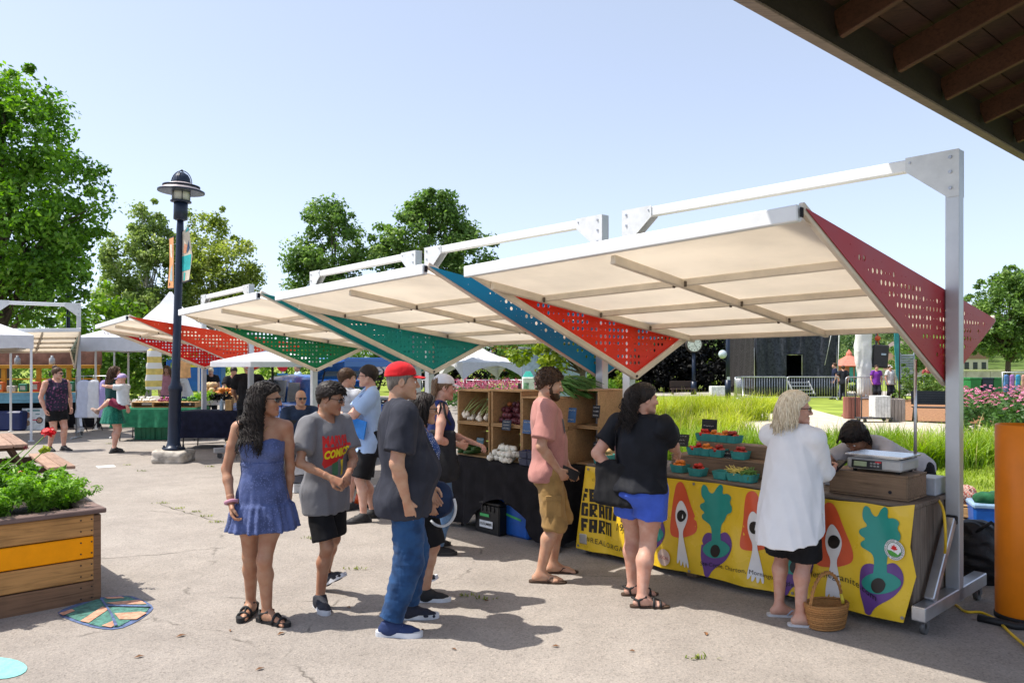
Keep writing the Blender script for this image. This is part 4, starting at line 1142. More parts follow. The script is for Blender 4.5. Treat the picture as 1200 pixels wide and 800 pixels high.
def perforated(parent,x,side,tri,mt,seed,dense=.5,frame=True):
 """triangular perforated side panel in the plane x; tri = front, rear, bottom as (v, z)"""
 r=random.Random(seed)
 fr,re,bo=[Vector(t)for t in tri]
 def rnd_tip(a,b,c,t):return[tuple(b.lerp(a,t)),tuple(b.lerp(a,t*.3).lerp(b.lerp(c,t*.3),.5)),tuple(b.lerp(c,t))]
 out=rnd_tip(bo,fr,re,.012)+rnd_tip(fr,re,bo,.05)+rnd_tip(re,bo,fr,.03)
 out=[tuple(p)for p in out]
 if poly_area(out)<0:out=out[::-1]
 holes=[];g=.0615
 n=len(out)
 def dist(p):
  best=9
  for i in range(n):
   a,b=Vector(out[i]),Vector(out[(i+1)%n]);e=(b-a);L=e.length
   if L<.03:continue
   best=min(best,((p-a).x*e.y*-1+(p-a).y*e.x)/L)
  return best
 zmax=fr.y;cols=[r.random()for _ in range(90)]
 for j in range(-2,22):
  for i in range(-30,60):
   p=Vector((i*g-.02,bo.y+.085+j*g*.98))
   d=dist(p)
   if d<.05:continue
   k=.5+.5*math.sin(i*.83+seed)*math.cos(j*.55+seed*1.7+.3*math.sin(i*.4))
   k=.38*k+.62*r.random()
   rad=.0175 if k>1-dense else(.009 if k>.85-dense else .0044)
   if d<.085:rad=min(rad,.0042)
   if rad>.006 or r.random()<.75:holes.append(circle(p.x,p.y,rad,9 if rad>.006 else 5,ph=.3))
 V,Fc=sheet(out,holes,lambda v,z,d:Vector((x+d,-v,z)),None,.004)
 m=MB();m.add(V,Fc);o=m.build('perforated_panel',mt,parent)
 if frame:
  m=MB();xx=x+side*.022
  for a,b in((fr,bo),(bo,re)):
   m.bar((xx,-a.x,a.y+.01),(xx,-b.x,b.y+.012),.034,.055)
  m.build('panel_frame',JOIST(),o)
  m=MB()
  for q in(fr.lerp(bo,.06),bo,re.lerp(bo,.06)):m.tube([(xx+side*.016,-q.x,q.y+.02),(xx+side*.027,-q.x,q.y+.02)],.012,8)
  build_each(m,'bolt',mat('dark bolt',(.05,.04,.035),.5,.6),o)
 return o
def canopy_stall(pr,pl,label,col_r,col_l,seed,zf=(2.45,2.40),vf=(2.05,2.05),zr=(2.02,1.99),vr=(-1.12,-.98),zb=(1.575,1.59),vb=(-.05,0.0),dense=.5,hp=3.17,top=None):
 o,rz,L=frame_of(pr,pl)
 t=thing('market_canopy',label,'market stall',o,rz,'row of market canopies with perforated side panels')
 a=.088
 for sx in(0,1):
  x=-L*sx
  m=MB();m.box((x,0,(hp+.1)/2),(a,a,hp-.1),ch=.004)
  p=m.build('post',POSTM(),t)
  m=MB();m.bar((x,.55,.145),(x,-.66,.145),a,.09);p2=m.build('foot',ALU2(),p)
  m=MB();m.bar((x,-.07,.66),(x,-.46,.19),.062,.062);m.build('brace',ALU2(),p)
  m=MB();m.box((x,-.052,.655),(.07,.03,.06));m.build('clamp',BLACK_RUB(),p)
  for y in(-.56,.48):
   m=MB();m.tube([(x-.016,y,.045),(x+.016,y,.045)],.045,14);m.box((x,y-.012,.083),(.05,.06,.014));m.box((x-.024,y,.065),(.005,.045,.05));m.box((x+.024,y,.065),(.005,.045,.05))
   m.build('caster',mat('grey caster',(.12,.12,.12),.5,.3),p)
  s=1 if sx else-1
  pl_=[(x-s*-a/2*-1-(0),hp),(x+s*.30,hp),(x+s*.30,hp-.10),(x+s*.03,hp-.32),(x-s*a/2,hp-.32)]
  pl_[0]=(x-s*a/2,hp)
  m=MB()
  for y0 in(-a/2-.007,a/2+.001):
   q=pl_ if poly_area(pl_)>0 else pl_[::-1]
   m.prism([(u,v)for u,v in q],0,.006,Matrix(((1,0,0),(0,0,1),(0,1,0))),fn=lambda v,y0=y0:Vector((v.x,v.y+y0,v.z)))
  build_each(m,'gusset_plate',mat('grey gusset plate',(.60,.61,.62),.4,.1,.06),p)
  m=MB()
  for dz in(.05,.15,.26):m.tube([(x+s*.01,-a/2-.007,hp-dz),(x+s*.01,-a/2-.016,hp-dz)],.012,6)
  m.tube([(x+s*.27,-a/2-.007,hp-.04),(x+s*.27,-a/2-.014,hp-.04)],.008,6);build_each(m,'bolt',mat('steel bolt',(.4,.4,.42),.3,.9),p)
 m=MB();m.box((-L/2,0,hp-.052),(L-a-.004,.083,.083));m.build('beam',ALU(),t)
 xs=(-.075,-L+.075)
 FR,FL=Vector((xs[0],-vf[0],zf[0])),Vector((xs[1],-vf[1],zf[1]));RR,RL=Vector((xs[0],-vr[0],zr[0])),Vector((xs[1],-vr[1],zr[1]))
 S=lambda u,v:FR.lerp(FL,u).lerp(RR.lerp(RL,u),v)
 m=MB();nu,nv=10,10;up=Vector((0,0,.03))
 sag=lambda u,v:Vector((0,0,-.004*math.sin(u*4*math.pi)*math.sin(v*4*math.pi)))
 g=[[S(i/nu,j/nv)+sag(i/nu,j/nv)for i in range(nu+1)]for j in range(nv+1)]
 vs=[p for row in g for p in row];n0=len(vs)
 fs=[(j*11+i,j*11+i+1,(j+1)*11+i+1,(j+1)*11+i)for j in range(nv)for i in range(nu)]
 m.add(vs,[f[::-1]for f in fs]);rf=m.build('roof',CREAM(),t)
 m=MB();m.add([v+up for v in vs],fs);m.build('roof_skin',SKINW(),rf)
 m=MB()
 d=(FL-FR).normalized()
 m.bar(FR+Vector((0,-.02,.028)),FL+Vector((0,-.02,.028)),.05,.085,mi=0);m.bar(RR.lerp(RL,.006)+Vector((0,.012,.0)),RL.lerp(RR,.006)+Vector((0,.012,.0)),.03,.06)
 m.build('edge_channel',ALU(),rf)
 m=MB();m.box(FR+Vector((.012,-.02,.03)),(.006,.03,.05));m.build('channel_end',mat('dark gap',(.01,.01,.015),.9),rf)
 dn=Vector((0,0,-.031))
 for v in(.26,.5,.74,.965):
  m=MB();m.bar(S(.012,v)+dn,S(.988,v)+dn,.042,.05);m.build('joist',JOIST(),rf)
 dn2=Vector((0,0,-.036))
 m=MB()
 m.bar(S(.48,.015)+dn2,S(.48,.985)+dn2,.042,.058);m.build('spine',JOIST(),rf)
 m=MB()
 for u in(.984,):m.bar(S(u,.07)+dn2,S(u,.99)+dn2,.042,.06)
 build_each(m,'side_rail',JOIST(),rf)
 m=MB()
 for v in(.26,.5,.74):
  for u in(.03,.462,.497,.97):m.box(S(u,v)+Vector((0,-.03,-.045)),(.014,.02,.04))
 build_each(m,'bracket',mat('dark bracket',(.10,.075,.055),.6),rf)
 perforated(t,xs[0]+.018,-1,((vf[0],zf[0]+.055),(vr[0],zr[0]+.04),(vb[0],zb[0])),col_r,seed,dense)
 perforated(t,xs[1]-.022,1,((vf[1],zf[1]+.03),(vr[1],zr[1]+.02),(vb[1],zb[1])),col_l,seed+3,dense)
 return t,Matrix.Translation(o)@Matrix.Rotation(rz,4,'Z'),L
P1R,P1L=(3.03,5.26),(1.116,7.33)
P2R,P2L=(.885,7.56),(-1.04,9.70)
P3R,P3L=(-1.235,9.96),(-3.16,12.25)
P4R,P4L=(-4.83,14.2),(-6.62,16.5)
def build_stalls():
 red,crim=paint('red panel paint',(.74,.026,.008)),paint('crimson panel paint',(.40,.008,.016))
 teal,dteal,blue,green=paint('teal panel paint',(.006,.25,.23)),paint('deep teal panel paint',(.006,.20,.17)),paint('blue panel paint',(.001,.235,.40)),paint('green panel paint',(.006,.20,.08))
 global ST1,ST2,ST3,ST4
 ST1=canopy_stall(P1R,P1L,'nearest canopy with crimson right panel and red left panel over the yellow banner',crim,red,4,zf=(2.455,2.385),vf=(2.04,2.05),vr=(-1.15,-.93),zb=(1.57,1.575),dense=.62)
 ST2=canopy_stall(P2R,P2L,'canopy with blue right panel and teal left panel over the vegetable crates',blue,teal,9,dense=.5)
 ST3=canopy_stall(P3R,P3L,'canopy with dark teal right panel and green left panel before the blue car',dteal,green,15,dense=.62)
 ST4=canopy_stall(P4R,P4L,'farthest canopy of the row with two orange red panels behind the lamp post',paint('orange red panel paint',(.78,.05,.012)),paint('scarlet panel paint',(.68,.014,.016)),21,dense=.7)
def tarp(u,v,amp=1.0):
 """small out-of-plane waves of hanging cloth"""
 return amp*(.010*math.sin(5.1*u+1.3*v)+.006*math.sin(11.3*u-3.0*v+1)+.006*math.sin(17*u+9*v))
WEATHER=lambda ax='Z':wood_mat('weathered grey planks '+ax,(.20,.155,.12),.5,1.6,ax)
CRATEW=lambda ax='X':wood_mat('pine crate boards '+ax,(.52,.32,.15),.66,1.8,ax)
BROWNW=lambda ax='X':wood_mat('brown crate boards '+ax,(.27,.18,.115),.5,2.0,ax)
def on_plane(Mw,px,py,z):
 return Mw.inverted()@G(px,py,z)
def on_front(Mw,px,py,v):
 """where the ray through a pixel meets the vertical plane y=-v of a stall frame"""
 o=Mw.inverted()@Vector((0,0,H));d=(Mw.inverted().to_3x3()@Vector(((px-600)/F,1,(HOR-py)/F)))
 t=(-v-o.y)/d.y;return o+d*t
def crate(name,label,loc,rz,dims,mt,slats=3,open_front=True,group=None,parent_M=None,gap=.012,shelf=0):
 """slatted crate lying on its side: dims w, depth, h; front is -Y; parts side panels, slats, back"""
 w,d,h=dims;t=thing(name,label,'crate',loc,rz,group)
 th=.014
 for z in(th/2,h-th/2):
  m=MB();n=slats;sd=(d-(n-1)*gap)/n
  for i in range(n):m.box((0,-d/2+sd/2+i*(sd+gap),z),(w,sd,th))
  m.build('board',mt,t)
 for x in(-w/2+.011,w/2-.011):
  m=MB();m.box((x,0,h/2),(.02,d-.01,h-2*th-.002));m.build('side_panel',mt,t)
 m=MB();n=slats;sd=(h-2*th-(n-1)*gap)/n
 for i in range(n):m.box((0,d/2-.008,th+sd/2+i*(sd+gap)),(w-.045,.012,sd))
 m.build('back',mt,t)
 return t
def pint_basket(label,loc,rz,s=1.0,group='teal pulp berry baskets on the counter'):
 t=thing('pulp_basket',label,'basket',loc,rz,group)
 m=MB();a,b,h=.054*s,.066*s,.062*s
 ring=lambda r,z,w:[Vector((x*r,y*r,z))for x,y in((-1,-1),(1,-1),(1,1),(-1,1))]
 lev=[(a,0.0),(b,h),(b+.004,h),(b+.004,h-.006)]
 def sq(r,z,n=5):
  pts=[]
  for k in range(4):
   for i in range(n):
    u=-1+2*i/n
    x,y=[(u,-1),(1,u),(-u,1),(-1,-u)][k]
    f=1.0+(.02 if i%2 else-.02)*(1 if z<h*.95 else 0)
    c=.93 if i==0 else 1
    pts.append(Vector((x*r*f*c,y*r*f*c,z)))
  return pts
 out=[sq(a,0),sq(a+(b-a)*.5,h*.5),sq(b,h),sq(b-.004,h),sq(a-.003,.006)]
 vs=[p for l in out for p in l];n=20;fs=[]
 for j in range(len(out)-1):
  for i in range(n):fs.append((j*n+i,j*n+(i+1)%n,(j+1)*n+(i+1)%n,(j+1)*n+i))
 fs.append(tuple(range(n))[::-1]);fs.append(tuple(range((len(out)-1)*n,len(out)*n)))
 m.add(vs,fs);m.build('tray',mat('teal pulp',(.045,.27,.25),.85,bump=.3,bscale=200),t)
 return t
def heap(name,label,loc,spread,n,r,mt,cat,seed=1,layers=2,parent=None,shape=(1,1,.9),group=None,rz=0):
 """a heap of small produce in one container: each piece its own island of one mesh"""
 rr=random.Random(seed);m=MB()
 for i in range(n):
  k=rr.random();l=int(rr.random()**1.6*layers)
  f=1-l/max(1,layers+.6)
  s=r*rr.uniform(.85,1.15)
  x,y=rr.uniform(-1,1)*spread[0]*f,rr.uniform(-1,1)*spread[1]*f
  m.ball((x,y,r*.9+l*r*1.5),(s*shape[0],s*shape[1],s*shape[2]),8,0,Matrix.Rotation(rr.uniform(0,6),3,'Z')@Matrix.Rotation(rr.uniform(-.5,.5),3,'X'))
 o=m.build(name,mt,None,True);o.location=loc;o.rotation_euler.z=rz
 return tag(o,label,cat,group)
def chalk_sign(label,loc,rz,w,h,lines,tilt=12,col=(.012,.012,.013),stick=.0,group='chalk price signs'):
 t=thing('price_sign',label,'price sign',loc,rz,group)
 Mx=Matrix.Rotation(R(-tilt),3,'X')
 m=MB();m.box(Mx@Vector((0,0,stick+h/2)),(w,.006,h),Mx);m.build('board',mat('chalkboard %.2f'%col[2],col,.55,bump=.1),t)
 m=MB();rr=random.Random(int(w*1e5)+lines)
 for i in range(lines):
  z=stick+h*(.82-.62*i/max(1,lines-1)if lines>1 else .5);x=-w*.36
  while x<w*.32:
   l=rr.uniform(.05,.13)*w;pts=[Mx@Vector((x+l*k/4,-.0045,z+rr.uniform(-.05,.05)*h))for k in range(5)]
   m.tube(pts,.0016,4);x+=l+.03*w
 if lines:m.build('chalk_writing',mat('chalk',(.6,.6,.58),.9),t)
 if stick:
  m=MB();m.tube([(0,.004,0),Mx@Vector((0,.004,stick+h*.3))],.004,6);m.build('stick',BROWNW(),t)
 return t
def build_counter():
 t1,M1,L1=ST1;rz=t1.rotation_euler.z;W=lambda x,v,z:M1@Vector((x,-v,z))
 x0,x1,vf,vb,zt=-2.80,-.055,.60,-.13,.815
 c=thing('wheeled_counter','long grey plank counter on wheels behind the yellow banner','counter',W((x0+x1)/2,.2,0),rz)
 ox,oy=(x0+x1)/2,-.2
 LX=lambda x,v,z:Vector((x-ox,-v-oy,z))
 for i,x in enumerate((x1,x0)):
  m=MB();n=6;wv=(vf-vb-.02)/n
  for k in range(n):m.box(LX(x+(-.012 if i==0 else .012),vb+.01+wv*(k+.5),.165+(zt-.2)/2),(.022,wv-.006,zt-.2))
  m.build('end_panel',WEATHER('Z'),c)
 m=MB();n=22;wx=(x1-x0-.05)/n
 for k in range(n):m.box(LX(x0+.025+wx*(k+.5),vf-.03,.165+(zt-.2)/2),(wx-.006,.02,zt-.2))
 m.build('front_panel',WEATHER('Z'),c)
 m=MB()
 for k in range(5):m.box(LX((x0+x1)/2,vb+.07+k*.148,zt-.016),(x1-x0+.03,.143,.03))
 m.build('counter_top',WEATHER('X'),c)
 m=MB();m.box(LX((x0+x1)/2,.22,.15),(x1-x0-.1,.6,.05));m.build('chassis',BROWNW(),c)
 for x in(-.30,-2.45):
  for v in(.46,.0):
   m=MB();p=LX(x,v,.125);m.lathe([(.05,-.03),(.105,-.03),(.122,-.018),(.122,.018),(.105,.03),(.05,.03)],p,24,0,Matrix.Rotation(R(90),3,'X'));wh=m.build('wheel',BLACK_RUB(),c)
   m=MB();m.tube([p+Vector((0,-.034,0)),p+Vector((0,.034,0))],.05,14);m.tube([p+Vector((0,-.045,0)),p+Vector((0,.045,0))],.014,8,1);m.build('hub',[mat('grey hub',(.09,.09,.09),.5),mat('red axle cap',(.4,.03,.02),.4)],wh)
 for x in(-1.75,-2.68):
  m=MB();m.box(LX(x,.50,.085),(.1,.09,.17));m.build('support_block',BROWNW('Z'),c)
 vB=.622
 def bw(x,z):
  return-vB-.012+tarp(x,z,1.7)+.009*math.sin(31*x+4*z)*(1-abs(z-.43)*1.6)-.02*max(0,x+.25)*max(0,.6-z)*2.2
 def zs(x,z):return z
 b=thing('banner','yellow vinyl banner printed with carrots and beets hanging on the counter front','banner',W(-1.4,vB,0),rz)
 BX=-1.4
 def lay(off):return lambda x,z,d=0.0:Vector((x-BX,bw(x,z)-off+vB,z))
 eL=[on_front(M1,690,545,vB),on_front(M1,677,641,vB)];eR=[on_front(M1,1072,591,vB),on_front(M1,1068,640,vB),on_front(M1,1074,675,vB),on_front(M1,1061,728,vB)]
 pr=lambda p:(p.x,p.z)
 top=[(x,.79-.012*abs(math.sin((x+2.8)*2.6))+.006)for x in np.linspace(eL[0].x+.2,eR[0].x-.15,16)]
 bot=[(x,eR[3].z+(eL[1].z-eR[3].z)*(eR[3].x-x)/(eR[3].x-eL[1].x)+.008*math.sin(7*x))for x in np.linspace(eR[3].x-.2,eL[1].x+.2,14)]
 out=[pr(eL[1]),pr(eL[0])][::1]+top+[pr(p)for p in eR]+bot
 out=out if poly_area(out)>0 else out[::-1]
 V,Fc=sheet(out,[],lay(0),.06,0)
 V2=[v+Vector((0,.002,0))for v in V]
 m=MB();m.add(V,Fc,0,True);m.add(V2,[f[::-1]for f in Fc],0,True)
 ym=mat('yellow vinyl',(.80,.53,.03),.26,0,.06,2,.06,8,spec=.4);bo=m.build('vinyl_sheet',ym,b)
 def shape(name,polys,mt,off,sm=2):
  m=MB()
  for p in polys:
   q=[pr(on_front(M1,x,y,vB))for x,y in p]
   q=smooth_poly(q,sm)if sm else q
   q=q if poly_area(q)>0 else q[::-1]
   V,Fc=sheet(q,[],lay(off),.05);m.add(V,Fc,0,True)
  return m.build(name,mt,bo)
 Z=lambda pts,dx=0,dy=0,s=1.0:[(850+(x+dx)*s/2.5,440+(y+dy)*s/2.5)for x,y in pts]
 orange=mat('orange print',(.68,.10,.035),.35,var=.03);tealp=mat('teal print',(.022,.27,.22),.35,var=.03);purp=mat('purple print',(.13,.055,.24),.35,var=.03);whit=mat('white print',(.80,.80,.80),.35,var=.02);blk=mat('black print',(.015,.013,.012),.35,var=.02)
 carrot=[(296,372),(322,366),(338,392),(352,440),(378,510),(376,545),(350,556),(310,560),(276,554),(270,530),(280,470),(288,410)]
 fork=[(320,428),(336,446),(349,482),(342,515),(330,540),(338,580),(349,640),(350,664),(343,664),(338,640),(333,662),(326,661),(324,636),(316,656),(309,654),(311,630),(302,648),(296,645),(302,600),(312,560),(314,535),(302,512),(296,480),(304,446)]
 pup1=[(324+19*math.cos(a),484+21*math.sin(a))for a in np.linspace(0,6.0,10)]
 leafp=[(408,378),(424,384),(430,404),(444,416),(456,392),(470,380),(482,392),(476,418),(500,414),(518,428),(508,446),(520,462),(518,482),(500,484),(492,508),(478,520),(476,560),(482,590),(440,590),(444,552),(440,520),(420,506),(404,498),(402,484),(420,476),(398,462),(398,446),(424,440),(404,416)]
 beet=[(396,580),(404,556),(426,544),(452,552),(464,562),(480,548),(502,546),(522,566),(528,596),(520,622),(496,648),(462,664),(440,680),(430,700),(414,697),(408,672),(394,630)]
 eye2=[(397,602),(424,578),(462,570),(500,580),(527,604),(500,628),(458,637),(420,628)]
 pup2=[(456+21*math.cos(a),610+23*math.sin(a))for a in np.linspace(0,6.0,10)]
 def metric(p):return[pr(on_front(M1,x,y,vB))for x,y in Z(p)]
 def rep(name,p,mt,off,shifts):
  m=MB();q0=smooth_poly(metric(p),2)
  for dx,dz in shifts:
   q=[(max(out_lo,min(out_hi,x+dx)),z+dz)for x,z in q0]
   q=q if poly_area(q)>0 else q[::-1]
   V,Fc=sheet(q,[],lay(off),.05);MB().add(V,Fc,0,True).build(name,mt,bo)
 out_lo,out_hi=eL[0].x+.02,eR[0].x-.0
 c0=on_front(M1,980,640,vB).x;bt0=on_front(M1,1035,660,vB).x
 carS=[(0,0)]+[(on_front(M1,px,640,vB).x-c0,.0)for px in(886,803)]
 beS=[(0,0)]+[(on_front(M1,px,640,vB).x-bt0,.0)for px in(935,842,764)]
 rep('carrot_print',carrot,orange,.003,carS);rep('fork_print',fork,whit,.006,carS);rep('pupil_print',pup1,blk,.009,carS)
 rep('beet_print',beet,purp,.003,beS);rep('leaf_print',leafp,tealp,.006,beS);rep('iris_print',eye2,tealp,.0065,beS);rep('pupil_print',pup2,blk,.0095,beS)
 GL={'F':['11111','11111','11000','11110','11110','11000','11000'],'E':['11111','11111','11000','11110','11000','11111','11111'],'R':['11111','11011','11011','11110','11100','11110','11011'],'M':['11111','10101','10101','10101','10101','10101','10101'],'G':['11111','11111','11000','11011','11011','11011','11111'],'A':['11111','11011','11011','11111','11111','11011','11011'],'N':['11111','11011','11011','11011','11011','11011','11011'],'I':['11','11','11','11','11','11','11'],'T':['11111','11111','00110','00110','00110','00110','00110']}
 a,bb,cc=on_front(M1,687,572,vB),on_front(M1,684,601,vB),on_front(M1,683,618,vB)
 m=MB()
 hz=on_front(M1,687,571,vB).z-on_front(M1,687,586,vB).z
 for txt,zt_ in(('FERME',on_front(M1,687,571,vB).z),('GRANITE',on_front(M1,687,588,vB).z),('FARM',on_front(M1,687,606,vB).z)):
  m=MB();x=on_front(M1,684.5,590,vB).x;pw=(on_front(M1,720,590,vB).x-x)/(4*6.0)
  for ch in txt:
   g=GL[ch];ph=hz/7
   for r_,row in enumerate(g):
    for k,bit in enumerate(row):
     if bit=='1':
      q=[(x+k*pw,zt_-(r_+1)*ph),(x+(k+1.02)*pw,zt_-(r_+1)*ph),(x+(k+1.02)*pw,zt_-r_*ph),(x+k*pw,zt_-r_*ph)]
      m.add([lay(.004)(*p)for p in q],[(0,1,2,3)])
   x+=(len(g[0])+1)*pw
  m.build('farm_name',blk,bo)
 def curve_text(name,txt,size,x0,z0,fn,mt=blk,bold=0.0,sp=1.0):
  vs,fs=text_mesh(txt,size,bold,space=sp);m=MB()
  m.add([lay(.0115)(x0+v[0],z0+v[1]+fn(v[0]))for v in vs],fs);m.build(name,mt,bo)
 p=on_front(M1,723,620,vB);curve_text('founding_year','1981',.085,p.x,p.z,lambda x:0,bold=.001)
 p=on_front(M1,691,636,vB);curve_text('slogan','#REALORGANIC',.062,p.x,p.z+.03,lambda x:-.16*x+.2*x*x,sp=1.2)
 p=on_front(M1,697,563,vB);curve_text('small_line','EST. FAMILY',.035,p.x,p.z,lambda x:.1*x,MATS['yellow vinyl']and mat('gold print',(.42,.27,.03),.4))
 p=on_front(M1,823,661,vB);curve_text('address','Ste-Cecile, Charton, Mornington, Ogden',.045,p.x,p.z,lambda x:.015*math.sin(5*x),sp=1.05)
 p=on_front(M1,953,678,vB);curve_text('web_address','fermegranite.com',.06,p.x,p.z+.02,lambda x:-.10*x+.04*math.sin(8*x),sp=1.05)
 def disc(px,py,rp,rings):
  for rad,mt,off in rings:
   cpt=on_front(M1,px,py,vB);V,Fc=sheet(circle(cpt.x,cpt.z,rad,22),[],lay(off),.05);m=MB();m.add(V,Fc,0,True);m.build('stamp',mt,bo)
  return on_front(M1,px,py,vB)
 cp=disc(1050,643,12,[(.066,whit,.012),(.05,mat('green print',(.05,.16,.08),.4),.0128),(.046,whit,.0136)])
 m=MB()
 leafc=[(0,.03),(.007,.016),(.018,.02),(.014,.006),(.026,.004),(.014,-.006),(.003,-.006),(.002,-.014),(-.002,-.014),(-.003,-.006),(-.014,-.006),(-.026,.004),(-.014,.006),(-.018,.02),(-.007,.016)][::-1]
 V,Fc=sheet([(cp.x+x,cp.z+y+.006)for x,y in leafc],[],lay(.0146));m.add(V,Fc);m.build('maple_leaf_print',mat('red print',(.6,.02,.02),.4),bo)
 m=MB();V,Fc=sheet([(cp.x+.044*math.cos(a),cp.z-.008+.036*math.sin(a))for a in np.linspace(math.pi,2*math.pi,12)],[],lay(.0144));m.add(V,Fc);m.build('hill_print',mat('leaf green print',(.08,.34,.05),.4),bo)
 vs,fs=text_mesh('CANADA ORGANIC BIOLOGIQUE CANADA',.014);m=MB();wmax=max(v[0]for v in vs)
 m.add([lay(.0142)(cp.x+(.0535+v[1])*math.sin(v[0]/wmax*6.1-2.6),cp.z+(.0535+v[1])*math.cos(v[0]/wmax*6.1-2.6))for v in vs],fs);m.build('ring_lettering',blk,bo)
 cp=disc(780,652,9,[(.066,mat('pale pink print',(.75,.55,.45),.5),.012)])
 vs,fs=text_mesh('LOCAL',.034,.0006,'CENTER');m=MB();m.add([lay(.0135)(cp.x+v[0],cp.z+v[1]-.012)for v in vs],fs);m.build('stamp_lettering',mat('faded red print',(.5,.14,.12),.5),bo)
 m=MB()
 for px,py in((693,549),(680,638),(1060,722),(817,566),(968,585),(810,668),(930,694)):
  q=on_front(M1,px,py,vB);v=lay(.004)(q.x,q.z);m.tube([v,v+Vector((0,-.003,0))],.011,10)
 build_each(m,'grommet',mat('steel bolt',(.4,.4,.42),.3,.9),bo)
 cx=-.34
 r=crate('wooden_riser','weathered wooden crate under the scale at the right end of the counter',W(-.37,.36,zt+.002),rz,(.52,.34,.165),BROWNW(),3)
 m=MB();m.box((0,-.163,.083),(.505,.014,.135));m.build('front_board',BROWNW(),r)
 m=MB();m.tube([(.15,-.172,.05),(.15,-.168,.05)],.012,10);m.build('knot_hole',mat('dark gap',(.01,.01,.015),.9),r)
 zs_=zt+.169
 s=thing('scale','grey digital market scale with steel tray on the wooden crate','scale',W(-.33,.37,zs_),rz)
 m=MB();m.box((0,0,.055),(.36,.30,.075),ch=.012);m.build('housing',mat('grey scale housing',(.38,.38,.38),.4,.1),s)
 m=MB();m.box((-.0,0,.112),(.38,.32,.012));m.box((0,0,.1),(.3,.24,.016));m.build('tray',mat('scale steel',(.55,.55,.56),.22,.95),s)
 m=MB();m.box((-.045,-.152,.052),(.2,.008,.055),Matrix.Rotation(R(-6),3,'X'));pn=m.build('display_panel',mat('black plastic',(.012,.012,.014),.3),s)
 m=MB();m.box((-.085,-.158,.054),(.085,.004,.033),Matrix.Rotation(R(-6),3,'X'));m.build('screen',mat('lcd green',(.30,.36,.22),.25),pn)
 m=MB()
 for i in range(3):
  for j in range(2):m.box((-.012+i*.022,-.158,.045+j*.018),(.015,.004,.011))
 build_each(m,'keypad',[mat('grey key',(.25,.25,.25),.5)],pn)
 m=MB();m.box((.033,-.158,.072),(.04,.003,.01));m.build('red_strip',mat('red strip',(.5,.02,.03),.4),pn)
 for x in(-.14,.14):
  for y in(-.11,.11):
   m=MB();m.tube([(x,y,0),(x,y,.02)],.014,8);m.build('foot',BLACK_RUB(),s)
 m=MB();m.tube([(0,0,0),(.0,0,.5),(0,0,.93)],.011,8);m.tube([(0,0,0),(0,0,.03)],.03,10);o=m.build('metal_pole',ALU2(),None,True);o.location=W(-.28,-.08,zt);tag(o,'thin metal pole standing behind the scale up to the canopy','pole')
 m=MB();m.box((0,0,.05),(.18,.24,.1));o=m.build('cash_tray',mat('grey tray',(.38,.40,.44),.4),None);o.location=W(-.72,.1,zt);o.rotation_euler.z=rz;tag(o,'grey cash tray on the counter left of the scale','tray')
 m=MB();m.box((0,0,.06),(.12,.2,.12));o=m.build('card_box',mat('grey tray',(.38,.40,.44),.4),None);o.location=W(-.13,.05,zt);o.rotation_euler.z=rz;tag(o,'small grey box on the counter right of the scale crate','box')
 o1=crate('display_crate','brown wooden display crate carrying the middle tier of baskets',W(-1.62,.18,zt+.002),rz,(.92,.36,.13),BROWNW(),3)
 m=MB();m.box((0,-.174,.065),(.9,.012,.10));m.build('front_board',BROWNW(),o1)
 o2=crate('display_crate','upper wooden display crate carrying the back tier of baskets',W(-1.60,.10,zt+.136),rz,(.70,.17,.10),BROWNW(),2)
 m=MB();m.box((0,-.079,.05),(.68,.012,.085));m.build('front_board',BROWNW(),o2)
 TOM,ORG,GRN,YEL,RED2=mat('tomato red',(.55,.025,.012),.22),mat('orange tomato',(.72,.20,.02),.22),mat('bean green',(.10,.22,.035),.5),mat('bean yellow',(.72,.58,.14),.5),mat('dark cherry tomato',(.36,.03,.02),.25)
 def beans(name,label,loc,mt,seed,n=34):
  rr=random.Random(seed);m=MB()
  for i in range(n):
   a=rr.uniform(0,6.28);p=Vector((rr.uniform(-.04,.04),rr.uniform(-.04,.04),rr.uniform(0,.02)));d=Vector((math.cos(a)*.05,math.sin(a)*.05,rr.uniform(-.01,.045)))
   m.tube([p-d,p+Vector((0,0,.012)),p+d],[.0035,.0045,.002],6)
  o=m.build(name,mt,None,True);o.location=loc;o.rotation_euler.z=rz;tag(o,label,'beans')
 lst=[(818,560,zt,TOM,'teal basket of red tomatoes standing on the counter edge by the woman in blue shorts'),(847,563,zt,None,'empty teal basket on the counter between the tomatoes and the yellow beans'),(863,565,zt,'by','teal basket holding yellow beans on the counter'),(877,567,zt,'bg','teal basket holding green beans beside the blonde woman'),(797,553,zt,ORG,'teal basket of orange tomatoes on the counter half hidden by the black top'),(816,534,zt+.134,TOM,'leftmost red tomato basket on the middle tier of the display'),(829,534,zt+.134,ORG,'basket of orange tomatoes on the middle tier of the display'),(842,535,zt+.134,RED2,'basket of dark cherry tomatoes on the middle tier of the display'),(868,535,zt+.134,RED2,'rightmost basket of red cherry tomatoes on the middle tier of the display'),(826,520,zt+.238,TOM,'leftmost basket of tomatoes on the top tier of the display'),(838,519.5,zt+.238,ORG,'second basket with orange tomatoes on the top tier of the display'),(849,519,zt+.238,ORG,'third basket with orange tomatoes on the top tier of the display'),(859,518.5,zt+.238,RED2,'rightmost basket on the top tier of the display')]
